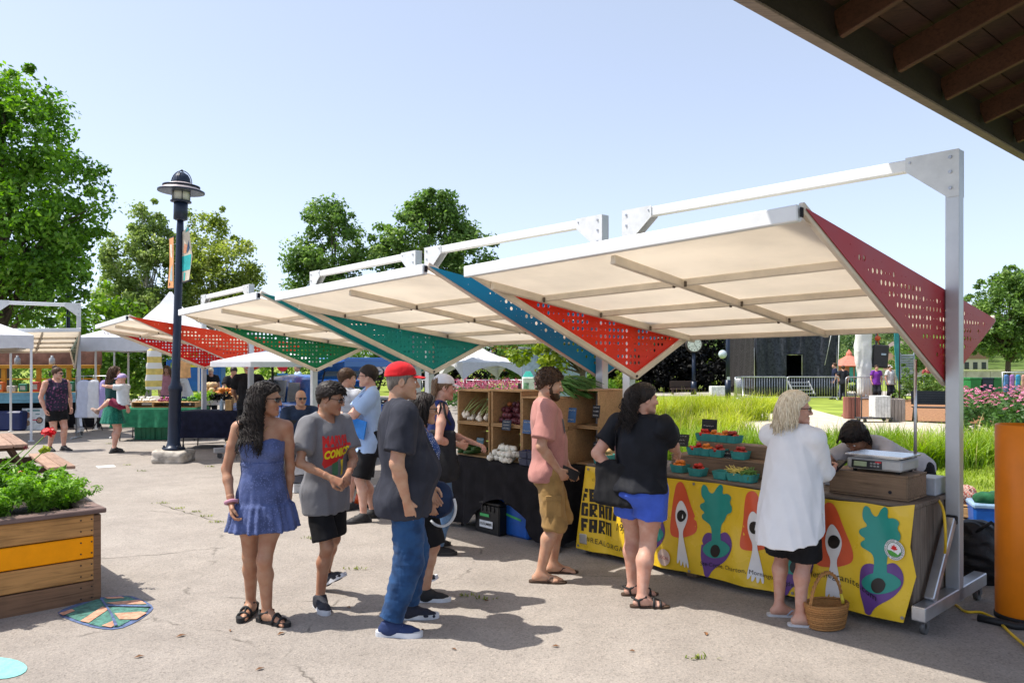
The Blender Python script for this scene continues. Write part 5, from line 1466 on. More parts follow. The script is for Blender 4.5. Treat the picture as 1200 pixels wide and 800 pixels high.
 for i,(px,py,z,mt,lb)in enumerate(lst):
  q=on_plane(M1,px,py,z)
  v=-q.y
  if z>zt+.2:v=.10
  elif z>zt+.1:v=.275
  else:v=min(v,.52)
  q=on_front(M1,px,py,v);loc=W(q.x,v,z+.002)
  pint_basket(lb,loc,rz+rnd.uniform(-.2,.2))
  up=loc+Vector((0,0,.040))
  if mt=='by':beans('yellow_beans','yellow beans piled over a teal basket',up+Vector((0,0,.02)),YEL,3)
  elif mt=='bg':beans('green_beans','green beans piled over a teal basket',up+Vector((0,0,.012)),GRN,4)
  elif mt:heap('tomatoes',lb.replace('teal basket of ','').replace('basket of ','').replace('basket with ','').replace('rightmost basket','dark tomatoes in the rightmost basket')+', the fruit itself',up,(.042,.042),20,.018,mt,'tomatoes',i,2)
 for(px,py,v,z,w,h,tl,ln,lb,rr_)in((794,520,.05,zt+.10,.19,.115,25,3,'black chalk sign tilted back at the left of the basket display',.3),(831,504,.04,zt+.30,.15,.115,4,1,'black chalk sign standing above the top tier of baskets',0),(852,543,.30,zt+.05,.135,.125,15,3,'black chalk price sign with white writing in front of the middle tier',0),(831,545,.30,zt+.02,.10,.11,15,2,'small dark chalk sign left of the written one before the middle tier',-.4)):
  q=on_front(M1,px,py,v);chalk_sign(lb,W(q.x,v,q.z-.02),rz+rr_,w,h,ln,tl)
 q=on_front(M1,709,546,.5);lc=W(q.x,.50,zt+.002)
 pint_basket('teal basket of small potatoes on the left end of the counter',lc,rz,1.35)
 heap('potatoes','small tan potatoes in a teal basket at the left end of the counter',lc+Vector((0,0,.05)),(.05,.05),16,.026,mat('potato skin',(.50,.32,.14),.7,bump=.3),'potatoes',5,2,shape=(1.2,1,.85))
 for i,(px,lb)in enumerate(((712,'left brown paper bag standing behind the potatoes'),(724,'right brown paper bag standing behind the potatoes'))):
  q=on_front(M1,px,535,.34);P=MB();hh=.15-.02*i
  ring=lambda w,d,z:[Vector((-w,-d,z)),Vector((0,-d*1.08,z)),Vector((w,-d,z)),Vector((w*.9,0,z)),Vector((w,d,z)),Vector((0,d*1.05,z)),Vector((-w,d,z)),Vector((-w*.9,0,z))]
  rs=[ring(.055,.035,0),ring(.057,.036,.07),ring(.054,.03,hh-.02+.01),ring(.056,.022,hh+.012)];vs=[p for g in rs for p in g]
  P.add(vs,[(j*8+k,j*8+(k+1)%8,j*8+8+(k+1)%8,j*8+8+k)for j in range(3)for k in range(8)]);o=P.build('paper_bag',mat('kraft paper',(.50,.31,.13),.8,bump=.4,bscale=25),None);o.location=W(q.x,.34,zt+.002);o.rotation_euler.z=rz;tag(o,lb,'paper bag')
 g=G(973,738);wb=thing('wicker_basket','brown wicker shopping basket with a hoop handle on the ground under the banner','basket',g+Vector((.0,.06,0)),R(25))
 m=MB();n=44
 for k in range(11):
  z=.012+k*.0145;s_=.82+.2*(k/10)**.8
  m.tube([(.15*s_*math.cos(2*math.pi*i/n)*(1+.014*(-1)**(i+k)),.105*s_*math.sin(2*math.pi*i/n)*(1+.014*(-1)**(i+k)),z)for i in range(n+1)],.0085,6)
 m.lathe([(.08,.004),(.125,.01),(.145,.15),(.138,.15),(.118,.016),(.0,.014)],(0,0,0),28,0,Matrix.Diagonal(Vector((1,.7,1))))
 wk=wood_mat('wicker',(.42,.20,.065),.5,6,'X',.5);m.build('bowl',wk,wb,True)
 m=MB()
 for ph in(0,2.1,4.2):m.tube([(.14*math.cos(a),.008*math.cos(12*a+ph),.13+.225*math.sin(a)+.008*math.sin(12*a+ph))for a in np.linspace(0,math.pi,40)],.006,6)
 m.build('handle',wk,wb,True)
 m=MB();m.tube([(.13,.0,.2),(.13,-.02,.14)],.012,6);m.build('yellow_ribbon',mat('yellow ribbon',(.7,.55,.05),.6),wb)
def draped_table(name,label,loc,rz,w,d,h,mt,drop=.0,seed=1,parted=(),sides=True,cat='table',cloth_label=None,legs=True):
 """folding table with four legs; its cloth is a thing of its own draped over the top"""
 t=thing(name,label,cat,loc,rz)
 m=MB();m.box((0,0,h-.018),(w,d,.03));m.build('table_top',mat('grey plastic table',(.42,.42,.42),.5),t)
 for x in(-w/2+.1,w/2-.1):
  for y in(-d/2+.08,d/2-.08):
   m=MB();m.tube([(x,y,h-.03),(x+(.03 if x>0 else-.03),y,0)],.014,8);m.build('leg',mat('dark steel',(.05,.05,.055),.45,.5),t)
 n=26;e=.012;V=[]
 per=[]
 for i in range(n):per.append((-w/2+w*i/n,-d/2))
 k2=max(8,int(n*d/w))
 for i in range(k2):per.append((w/2,-d/2+d*i/k2))
 for i in range(n):per.append((w/2-w*i/n,d/2))
 for i in range(k2):per.append((-w/2,d/2-d*i/k2))
 N_=len(per);rr=random.Random(seed);ph=rr.uniform(0,6)
 L=Vector(loc);rows=9;vs=[]
 for j in range(rows):
  t_=j/(rows-1);z=h+.006-(h-drop)*max(0,t_-.04)/.96
  for i,(x,y)in enumerate(per):
   nx,ny=(0,-1)if i<n else(1,0)if i<n+k2 else(0,1)if i<2*n+k2 else(-1,0)
   cr=min(abs(abs(x)-w/2),1)+min(abs(abs(y)-d/2),1)
   o=e+t_*(.028*math.sin(i*1.15+ph)+.018*math.sin(i*2.3+ph*2)+.03)
   cf=.07*t_*max(0,1-cr/.12)
   zz=z
   for(a,b,lift)in parted:
    u=x/w+.5
    if i<n and a<u<b:zz=max(z,drop+lift*math.sin(math.pi*(u-a)/(b-a))**.7)
   vs.append(Vector((x+nx*o+cf*(1 if x>0 else-1),y+ny*o+cf*(1 if y>0 else-1),zz)))
 fs=[(j*N_+i,(j+1)*N_+i,(j+1)*N_+(i+1)%N_,j*N_+(i+1)%N_)for j in range(rows-1)for i in range(N_)]
 fs.append(tuple(range(N_)))
 m=MB();m.add(vs,fs,0,True);o=m.build('tablecloth',mt,None);o.location=loc;o.rotation_euler.z=rz
 tag(o,cloth_label,'tablecloth')
 return t
def build_veg_table():
 t2,M2,L2=ST2;rz=t2.rotation_euler.z;W=lambda x,v,z:M2@Vector((x,-v,z))
 bk=cloth_mat('black tablecloth',(.012,.011,.013),.25,fold=.5)
 zt=.74
 draped_table('folding_table','long folding table carrying the vegetable crates',W(-.70,.28,0),rz,1.5,.92,zt-.006,bk,.05,3,((.22,.86,.33),),cloth_label='black tablecloth parted at the front of the vegetable table')
 lab=['upper left crate of garlic on the vegetable table','lower left crate of zucchini on the vegetable table','upper crate of red onions on the vegetable table','lower crate behind the white onions','upper crate behind the man in pink holding a cabbage','lower crate behind the man in pink with dark boxes','upper empty crate right of the man in pink','lower empty crate right of the man in pink under a chalk sign']
 cs=[(-1.205,.53,.46),(-.69,.44,.46),(-.27,.38,.46),(.05,.33,.09)]
 hh=(.345,.35,.345,.36)
 k=0
 for i,(x,w_,v)in enumerate(cs):
  for lev in(1,0):
   z=zt+.004+lev*(hh[i]+.003)
   if i==3 and lev==1:z+=0
   crate('wooden_crate',lab[k],W(x,v,z),rz+(.03 if i==1 else 0),(w_,.40,hh[i]if not(lev and i==2)else .30),CRATEW(),3 if i<3 else 2,group='wooden crates stacked on the vegetable table');k+=1
 gw=mat('garlic skin',(.72,.66,.55),.5,bump=.2);gs=mat('garlic stalk',(.30,.36,.12),.6)
 z1=zt+.004+.348+.016
 rr=random.Random(3)
 for i in range(15):
  x=-1.205+rr.uniform(-.2,.2);v=.50+rr.uniform(0,.14);b=W(x,v,z1+.025+(i%3)*.022)
  t=thing('garlic','garlic bulb with green stalk lying in the upper left crate','garlic',b,rz,'garlic bulbs in the crate')
  m=MB();m.lathe([(.001,-.024),(.024,-.016),(.03,0),(.022,.016),(.008,.028),(.006,.04)],(0,0,0),10);m.build('bulb',gw,t,True)
  e=Vector((rr.uniform(-.02,.14),rr.uniform(.05,.16),rr.uniform(.12,.2)));m=MB();m.tube([(0,0,.03),e*.5+Vector((0,0,.03)),e+Vector((0,.02,.02))],[.006,.005,.002],6);m.build('stalk',gs,t,True)
 on=mat('red onion skin',(.115,.025,.035),.35);on2=mat('orange onion skin',(.42,.13,.035),.4)
 for i in range(46):
  x=-.69+rr.uniform(-.175,.175);lay_=i//13;v=.52-lay_*.03+rr.uniform(-.03,.1);b=W(x,v,z1+.032+lay_*.052)
  m=MB();s=rr.uniform(.85,1.15);m.lathe([(.001,-.028*s),(.022*s,-.022*s),(.033*s,0),(.024*s,.02*s),(.006,.034*s),(.004,.046)],(0,0,0),10);o=m.build('red_onion',on2 if lay_==3 and i%3==0 else on,None,True);o.location=b;o.rotation_euler=(rr.uniform(-1.2,1.2),rr.uniform(-1.2,1.2),0)
  tag(o,'orange skinned onion on top of the red onion heap' if lay_==3 and i%3==0 else 'dark red onion heaped in the upper crate','onion','onions heaped in the crate')
 wo=mat('white onion skin',(.78,.77,.68),.3)
 c0=W(-.66,.74,0)
 for i in range(60):
  a=rr.random();lay_=i//22;x=-.66+rr.uniform(-.21,.21)*(1-.22*lay_);v=.62+(.12-.05*lay_)*rr.uniform(-1,1)+.05;b=W(x,v,zt+.035+lay_*.05)
  m=MB();s=rr.uniform(.85,1.2);m.lathe([(.001,-.028*s),(.02*s,-.023*s),(.031*s,0),(.022*s,.02*s),(.007,.032*s),(.006,.05)],(0,0,0),10);o=m.build('white_onion',wo,None,True);o.location=b;o.rotation_euler=(rr.uniform(-1.4,1.4),rr.uniform(-1.4,1.4),0)
  tag(o,'white onion in the pile at the front of the black table','onion','pile of white onions')
 zu=mat('zucchini skin',(.025,.075,.015),.35);yz=mat('yellow squash skin',(.72,.50,.02),.3)
 for i in range(13):
  b=W(-1.22+rr.uniform(-.16,.16),.58+rr.uniform(0,.1),zt+.05+(i//5)*.036);m=MB();l=rr.uniform(.08,.11);m.tube([(-l,0,0),(-l*.6,0,.004),(l*.6,0,.004),(l,0,0),(l*1.15,0,.004)],[.012,.022,.02,.013,.007],10)
  o=m.build('zucchini',yz if i>10 else zu,None,True);o.location=b;o.rotation_euler.z=rz+rr.uniform(-.5,.5)+1.2;tag(o,'yellow squash among the dark zucchini' if i>10 else 'dark green zucchini in the lower left crate','zucchini','squash in the lower left crate')
 bx=mat('dark berry box',(.035,.04,.075),.5)
 for i in range(6):
  b=W(-.335+(i%3)*.115,.70,zt+.004+(i//3)*.07);m=MB();m.box((0,0,.033),(.105,.105,.066),taper=1.08);o=m.build('berry_box',bx,None);o.location=b;o.rotation_euler.z=rz
  m=MB();r2=random.Random(i)
  for q in range(14):m.ball((r2.uniform(-.04,.04),r2.uniform(-.04,.04),.068),.009,8)
  m.build('berries',mat('blueberry',(.03,.035,.09),.5),o,True);tag(o,['front','middle','rear'][i%3]+' berry box in the '+['bottom','top'][i//3]+' layer beside the man in pink','box','dark boxes of blueberries')
 m=MB();m.ball((0,0,.085),(.1,.1,.085),16);o=m.build('cabbage',mat('cabbage leaf',(.38,.45,.30),.5,bump=.5,bscale=14),None,True);o.location=W(-.28,.52,z1+.002);tag(o,'pale cabbage in the crate behind the man in pink','cabbage')
 for(px,py,v,w_,h_,ln,lb,col)in((617,500,.68,.12,.13,2,'blue price sign in the crate behind the man in pink',(.05,.11,.24)),(593,498,.69,.13,.10,3,'dark price sign at the red onion crate',(.02,.03,.05)),(562,518,.70,.11,.09,2,'blue grey price sign above the zucchini',(.05,.12,.16)),(667,486,.40,.16,.14,2,'blue price sign beside the face of the man in pink',(.05,.14,.30)),(698,482,.30,.09,.12,3,'black chalk sign hanging on the upper empty crate',(.012,.012,.013)),(699,525,.32,.1,.12,3,'black chalk sign on the lower empty crate',(.012,.012,.013))):
  q=on_front(M2,px,py,v);chalk_sign(lb,W(q.x,v,q.z-h_/2),rz,w_,h_,ln,8,col)
 P=leaf_mat('leek leaf',(.05,.15,.03),(.13,.30,.06),(.25,.42,.10),.25)
 ld=thing('leek_bunch','bunch of long green leek leaves lying on top of the crates','leeks',W(-.12,.30,zt+.70),rz)
 m=MB()
 for i in range(70):
  y0=rr.uniform(-.12,.12);z0=.02+rr.uniform(0,.06);L_=rr.uniform(.22,.42);sp=rr.uniform(-.16,.16);dz=rr.uniform(-.08,.06)
  pts=[(-.22,y0*.4,z0),(-.22+L_*.4,y0*.6+sp*.2,z0+dz*.6+.03),(-.22+L_*.8,y0+sp*.6,z0+dz+.02),(-.22+L_*1.2,y0+sp,z0+dz-.03)]
  m.tube(pts,[.012,.017,.013,.002],4,flat=.25)
 m.build('leaves',P,ld)
 m=MB()
 for i in range(9):m.tube([(-.42+rr.uniform(-.03,.03),-.1+i*.024,.04),(-.2,-.06+i*.014,.04)],.014,6)
 m.build('stems',mat('leek white',(.62,.68,.48),.4),ld,True)
 b=thing('storage_bin','black plastic storage bin with lid and label under the table','bin',G(580,627)+Vector((.02,.16,0)),rz)
 m=MB();m.box((0,0,.15),(.36,.27,.30),taper=1.1,ch=.012);m.build('tub',mat('black bin plastic',(.014,.014,.015),.45),b);m=MB();m.box((0,0,.315),(.43,.33,.03),ch=.01);m.build('lid',mat('black bin plastic',(0,0,0)),b)
 m=MB();m.box((.0,-.149,.10),(.2,.006,.07));lo=m.build('label',mat('white label',(.72,.74,.76),.6),b)
 vs,fs=text_mesh('CUCUMBER',.035,.0012,'CENTER');m=MB();m.add([(v[0],-.1535,.09+v[1])for v in vs],fs);m.build('label_lettering',mat('black print',(.015,.013,.012),.35),lo)
 m=MB();m.box((-.02,-.152,.19),(.14,.004,.028));m.build('green_tape',mat('green tape',(.06,.42,.12),.5),b)
 m=MB()
 for x in(-.12,-.06,.0,.06,.12):m.box((x,-.152,.26),(.02,.012,.06))
 m.build('rib',MATS['black bin plastic'],b)
 b=thing('storage_bin','blue plastic storage bin with green tape under the table','bin',G(618,632)+Vector((.0,.2,0)),rz)
 m=MB();m.box((0,0,.18),(.36,.32,.36),taper=1.1,ch=.02);m.box((0,0,.355),(.43,.38,.03),ch=.01);m.build('tub',mat('blue bin plastic',(.012,.10,.42),.35),b)
 m=MB();m.box((-.02,-.172,.20),(.24,.006,.022),Matrix.Rotation(R(8),3,'Y'));m.build('green_tape',MATS['green tape'],b)
 for i,(px,py,z,w_,d_,h_,c,lb)in enumerate(((347,577,0,.30,.3,.12,(.55,.55,.55),'white carton with green printing standing on the ground behind the boy'),(345,572,.125,.28,.28,.1,(.12,.12,.14),'dark flat carton on the white carton behind the boy'),(346,570,.23,.26,.26,.12,(.6,.6,.62),'topmost pale carton of the pile behind the boy'))):
  t=thing('carton',lb,'box',G(px,577)+Vector((0,.15,z)),rz)
  m=MB();m.box((0,0,h_/2),(w_,d_,h_-.004));m.build('box',mat('carton %d'%i,c,.7),t)
  m=MB();m.box((0,-d_/2-.002,h_*.35),(w_*.6,.004,h_*.4));m.build('print',mat('carton print %d'%i,((.05,.3,.12),(.4,.4,.4),(.3,.1,.1))[i],.6),t)
def leaf_cloud(C,Rc,k,size,seed,up=.5,aspect=.55,flat=.75,droop=0.0):
 """k leaves round each clump centre; returns verts and quads"""
 r=np.random.RandomState(seed);m=len(C);n=m*k
 c=np.repeat(C,k,axis=0);rad=np.repeat(Rc,k)
 d=r.normal(size=(n,3));d/=np.linalg.norm(d,axis=1)[:,None]
 p=c+d*(rad*r.uniform(.15,1.0,n)**.6)[:,None]*np.array([1,1,flat])
 if droop:p[:,2]-=droop*r.uniform(0,1,n)**2*rad
 nrm_=d*.6+r.normal(size=(n,3))*.7+np.array([0,0,up]);nrm_/=np.linalg.norm(nrm_,axis=1)[:,None]
 t=np.cross(nrm_,r.normal(size=(n,3)));t/=np.linalg.norm(t,axis=1)[:,None]+1e-9;b=np.cross(nrm_,t)
 s=size*r.uniform(.6,1.25,n)[:,None]
 V=np.stack([p-t*s*.5,p+b*s*aspect*.5+nrm_*s*.06,p+t*s*.5,p-b*s*aspect*.5+nrm_*s*.06],axis=1).reshape(-1,3)
 Q=np.arange(n*4).reshape(-1,4)
 return V,Q
def tree(name,label,base,trunk_h,lobes,leaf,mt,bark,trunk_r=.14,nclump=150,k=55,crad=.5,seed=1,group='trees around the market',gaps=.35,limbs=True,droop=0.,flat=.75,lean=(0,0),cat='tree',aspect=.55):
 """lobes: (x, y, z, rx, ry, rz) relative to the base; clumps near the lobes' surface, some missing"""
 r=np.random.RandomState(seed);base=Vector(base)
 C,Rc=[],[]
 vol=np.array([l[3]*l[4]+l[3]*l[5]for l in lobes]);cnt=np.maximum(3,(nclump*vol/vol.sum()).astype(int))
 for l,c in zip(lobes,cnt):
  for _ in range(c):
   d=r.normal(size=3);d/=np.linalg.norm(d);f=r.uniform(.45,1.0)**.5;out_=r.uniform()<.13;f=r.uniform(1.05,1.32)if out_ else f
   q=v3(l[:3])+d*v3(l[3:])*f
   g=math.sin(q[0]*1.7+seed)*math.sin(q[1]*1.9+2*seed)*math.sin(q[2]*1.6+3*seed)
   if g<-gaps:continue
   C.append(q);Rc.append(crad*(r.uniform(.3,.55)if out_ else r.uniform(.5,1.2)))
 C,Rc=np.array(C),np.array(Rc)
 t=thing(name,label,cat,base,0,group)
 V,Q=leaf_cloud(C,Rc,k,leaf,seed,droop=droop,flat=flat,aspect=aspect)
 np_mesh('crown',V,Q,mt,t,False)
 m=MB();top=max(l[2]for l in lobes)
 bend=[Vector((lean[0]*s+.06*math.sin(3*s+seed),lean[1]*s+.06*math.cos(2.3*s+seed),s*top))for s in np.linspace(0,1,9)]
 m.tube(bend,[trunk_r*(1.25 if i==0 else 1-.85*i/8)for i in range(9)],10)
 if limbs:
  sel=C[r.permutation(len(C))[:min(46,len(C))]]
  for q in sel:
   q=Vector(q);s=max(.0,min(.93,(q.z*.62)/top));s=max(s,min(.9,trunk_h/top*.85));i=s*8;a=bend[int(i)].lerp(bend[min(8,int(i)+1)],i-int(i))
   mid=a.lerp(q,.5)+Vector((0,0,.12*(q-a).length*(1 if droop==0 else .8)))
   w=trunk_r*.42*(1-s*.6)
   m.tube([a,a.lerp(mid,.5)+Vector((.03,.02,0)),mid,q],[w,w*.7,w*.45,w*.12],5,cap=False)
 m.build('trunk',bark,t)
 return t
def blades(pts,h,w,mt,name,label,cat,group=None,seed=1,lean=.35,kind=None,parent=None,curve=.6,hv=.35):
 """grass blades: narrow bent strips at pts (n,3)"""
 r=np.random.RandomState(seed);n=len(pts)
 a=r.uniform(0,2*np.pi,n);dv=np.stack([np.cos(a),np.sin(a),np.zeros(n)],axis=1);sd=np.stack([-np.sin(a),np.cos(a),np.zeros(n)],axis=1)
 hh=h*r.uniform(1-hv,1+hv,n)[:,None];ln=(lean*r.uniform(.2,1.6,n))[:,None];ww=w*r.uniform(.6,1.3,n)[:,None]
 up=np.array([0,0,1.0]);rows=[]
 for s,wf in((0,1.0),(.4,.9),(.75,.65),(1.0,.08)):
  c=pts+up*hh*(s-curve*.45*s**3*ln)+dv*hh*ln*s**2
  rows+=[c-sd*ww*wf*.5,c+sd*ww*wf*.5]
 V=np.stack(rows,axis=1).reshape(-1,3);b=np.arange(n)[:,None]*8
 Q=np.concatenate([b+np.array([0,1,3,2]),b+np.array([2,3,5,4]),b+np.array([4,5,7,6])],axis=1).reshape(-1,4)
 o=np_mesh(name,V,Q,mt,parent,False)
 return tag(o,label,cat,group,kind)
def scatter(poly,n,seed,z=0.0,clump=0,cr=.1):
 r=np.random.RandomState(seed);x0,x1=min(p[0]for p in poly),max(p[0]for p in poly);y0,y1=min(p[1]for p in poly),max(p[1]for p in poly)
 out=[]
 while len(out)<n:
  p=(r.uniform(x0,x1),r.uniform(y0,y1))
  if inside(p,poly):
   if clump:
    for _ in range(clump):
     out.append((p[0]+r.normal()*cr,p[1]+r.normal()*cr,z))
   else:out.append((p[0],p[1],z))
 return np.array(out[:n])
def gp(*px):return[tuple(G(x,y)[:2])for x,y in px]
def build_trees():
 bark=wood_mat('bark',(.11,.085,.06),.5,3,'Z',.9,bump=.8);birch=mat('birch bark',(.42,.40,.36),.8,var=.25,scale=12,bump=.4,bscale=30)
 maple=leaf_mat('maple leaf',(.04,.11,.012),(.16,.32,.035),(.30,.46,.08),.42);olive=leaf_mat('birch leaf',(.09,.15,.035),(.29,.38,.11),(.52,.58,.25),.42);mid=leaf_mat('ash leaf',(.05,.11,.025),(.18,.29,.07),(.36,.46,.16),.44)
 dark=leaf_mat('dark leaf',(.012,.032,.008),(.045,.10,.022),(.10,.17,.04));lime=leaf_mat('lime leaf',(.08,.14,.012),(.28,.36,.04),(.44,.46,.08),.42);bush=leaf_mat('bush leaf',(.05,.12,.016),(.17,.30,.04),(.30,.42,.08),.4)
 b=lambda px,Y:((px-600)*Y/F,Y,0)
 tree('maple_tree','tall leafy maple filling the left edge of the photo',b(4,24),2.2,[(-.6,0,6.3,2.7,2.4,2.9),(.5,0,8.7,1.7,1.7,2.0),(1.5,0,6.4,1.6,1.8,2.2),(-1.2,0,9.0,1.5,1.4,1.5),(2.0,-.3,4.4,1.1,1.2,1.2),(-.5,0,4.0,2.6,2.0,1.5),(-.2,0,10.0,.8,.9,.9)],.185,maple,bark,.26,430,105,.66,3,gaps=.36)
 tree('birch_tree','pale olive birch left of the lamp post with loose airy crown',b(172,34),2.5,[(0,0,8.2,.55,.6,1.3),(-.7,0,6.2,1.3,1.2,1.3),(.8,0,6.0,1.0,1.1,1.4),(-.9,0,4.3,1.5,1.3,1.3),(.7,0,4.0,1.4,1.3,1.3),(.2,0,7.0,.9,.9,1.0)],.17,olive,birch,.13,400,62,.5,7,gaps=.34,droop=.5,aspect=.6)
 tree('birch_tree','wide yellow green birch behind the lamp post',b(248,35),2.5,[(-.3,0,7.3,1.0,1.0,1.4),(.9,0,6.2,1.0,1.1,1.3),(-1.1,0,6.0,.9,1.0,1.3),(0,0,4.9,1.7,1.5,1.4),(1.2,0,4.2,1.1,1.2,1.3),(-1.2,0,3.8,1.2,1.2,1.3),(1.7,0,5.4,.45,.6,.9)],.17,leaf_mat('yellow birch leaf',(.12,.18,.03),(.38,.45,.10),(.62,.64,.26),.42),birch,.13,430,62,.5,11,gaps=.36,droop=.5,aspect=.6)
 for i,(px,Y,h,w,mt,lb)in enumerate(((118,30,4.6,2.2,bush,'low bright green tree right of the maple'),(150,52,5.0,3.6,dark,'dark bushy tree behind the left market tents'),(60,44,5.0,4.0,mid,'bushy tree behind the left food stall'),(215,60,5.2,3.6,bush,'light green bushy tree behind the red canopy'),(100,56,4.0,3.4,dark,'dark shrub between the left market tents'))):
  tree('bushy_tree',lb,b(px,Y),.6,[(0,0,h*.5,w*.9,w*.7,h*.45),(-w*.5,0,h*.4,w*.5,w*.5,h*.35),(w*.5,0,h*.42,w*.5,w*.5,h*.38)],.24,mt,bark,.1,130,50,.62,20+i,gaps=.4,limbs=False)
 tree('ash_tree','tree with thin bare twigs at its top behind the middle canopies',b(388,37),3,[(0,0,7.2,1.5,1.3,1.7),(-.9,0,5.0,1.1,1.2,1.3),(.8,0,5.2,1.2,1.2,1.6),(-.2,0,8.8,.9,.9,1.0),(0,0,3.6,1.8,1.3,1.3),(1.5,0,3.8,1.2,1.0,1.2),(-1.2,0,6.6,.9,.9,1.0)],.2,mid,bark,.14,420,74,.58,31,gaps=.34)
 tree('ash_tree','broad full green tree behind the blue canopy',b(503,37),2.5,[(0,0,7.8,1.9,1.5,1.7),(1.9,0,6.6,1.4,1.3,1.7),(-1.8,0,6.3,1.4,1.3,1.6),(.3,0,9.1,1.2,1.0,.8),(0,0,5.0,2.4,1.6,1.6),(2.5,0,4.8,1.1,1.0,1.5),(-2.2,0,4.4,1.3,1.2,1.5)],.22,mid,bark,.18,560,76,.62,35,gaps=.42)
 for i,(px,Y,h,w,mt,lb)in enumerate(((335,62,4.0,2.6,bush,'pale green shrub behind the man in white far off'),(385,66,4.6,2.4,mid,'green shrub behind the raised car hatch'),(420,60,4.4,2.4,bush,'light shrub right of the raised car hatch'),(480,46,3.6,2.4,dark,'dark shrub under the teal panel'),(545,52,3.8,2.6,dark,'dark hedge tree inside the white arched tent'),(595,58,4.4,2.0,mid,'green tree beside the red brick house'))):
  tree('bushy_tree',lb,b(px,Y),.5,[(0,0,h*.5,w*.8,w*.6,h*.45),(-w*.5,0,h*.42,w*.5,w*.5,h*.38),(w*.5,0,h*.4,w*.5,w*.5,h*.36)],.24,mt,bark,.08,105,46,.58,50+i,gaps=.4,limbs=False)
 tree('linden_tree','yellow green linden with drooping twigs between the blue and red panels',b(684,19),1.7,[(0,0,2.9,1.2,1.0,.75),(-.9,0,2.75,.9,.8,.6),(.8,0,2.8,.8,.8,.6),(-.2,0,2.25,.9,.7,.35),(-1.5,0,2.5,.5,.5,.4),(-1.3,0,1.95,.6,.6,.3),(.1,0,1.95,.7,.6,.3),(-.6,.2,1.7,.5,.5,.25)],.13,lime,bark,.12,250,50,.32,61,gaps=.3)
 for i,(px,Y,h,w,mt,lb)in enumerate(((745,47,6.0,2.6,dark,'dark tree behind the street clock'),(800,50,6.6,3.0,dark,'very dark tree between the clock and the stage'),(850,54,6.5,2.8,dark,'dark tree left of the black stage tent'),(700,50,4.5,2.4,bush,'green tree behind the canopy posts'),(952,62,5.2,1.8,bush,'bright green tree right of the black stage tent'),(1075,80,5.0,3.0,mid,'green tree behind the bins on the right'))):
  tree('bushy_tree',lb,b(px,Y),.8,[(0,0,h*.52,w*.8,w*.7,h*.42),(-w*.5,0,h*.42,w*.5,w*.5,h*.36),(w*.5,0,h*.45,w*.5,w*.5,h*.38)],.26,mt,bark,.12,150,52,.62,70+i,gaps=.5,limbs=False)
 for i,(px,Y,h,w,lb)in enumerate(((690,44,2.6,2.2,'dark bush filling the gap beside the shed'),(735,45,2.8,2.4,'dark bush left of the street clock'),(785,46,2.6,2.2,'dark bush right of the street clock'),(832,47,2.9,2.3,'dark bush beside the globe lamp'),(655,42,3.0,2.0,'dark bush behind the shed roof'))):
  tree('bushy_tree',lb,b(px,Y),.2,[(0,0,h*.45,w*.9,w*.6,h*.5),(-w*.5,0,h*.35,w*.5,w*.5,h*.4),(w*.5,0,h*.36,w*.5,w*.5,h*.4)],.24,dark,bark,.06,110,50,.5,130+i,gaps=.6,limbs=False)
 tree('linden_tree','olive green tree with a visible trunk right of the tall post',b(1182,39),2.0,[(0,0,4.6,1.7,1.6,1.5),(-1.3,0,3.6,1.1,1.1,1.1),(1.2,0,3.8,1.2,1.2,1.2),(0,0,3.0,1.9,1.6,.9),(.2,0,5.6,.9,.9,.75)],.2,mid,bark,.16,380,60,.5,81,gaps=.4)
 for i,(px,py,h,w,mt,lb)in enumerate(((772,452,1.0,1.2,bush,'low shrub under the clock'),(815,455,1.3,1.5,mid,'grey green shrub in front of the dark trees'),(833,456,2.1,.8,lime,'bright young shrub left of the stage barriers'),(1008,462,1.1,.9,mid,'leafy plants in the planter before the white curtain'),(1075,470,1.6,1.5,mid,'shrub behind the dark bench'),(700,470,1.4,1.3,bush,'shrub behind the canopy posts'),(640,468,1.2,1.6,bush,'low green bush behind the man in pink'),(735,462,1.4,1.0,lime,'yellow green shrub behind the ponytail'),(1105,468,1.2,1.0,mid,'shrub right of the dark bench'))):
  g=G(px,py);tree('shrub',lb,g,.2,[(0,0,h*.55,w*.6,w*.5,h*.45),(w*.3,0,h*.4,w*.4,w*.4,h*.35),(-w*.3,0,h*.38,w*.4,w*.4,h*.33)],.13,mt,bark,.03,46,60,.28,90+i,'shrubs around the lawn',gaps=.6,limbs=False,cat='shrub')
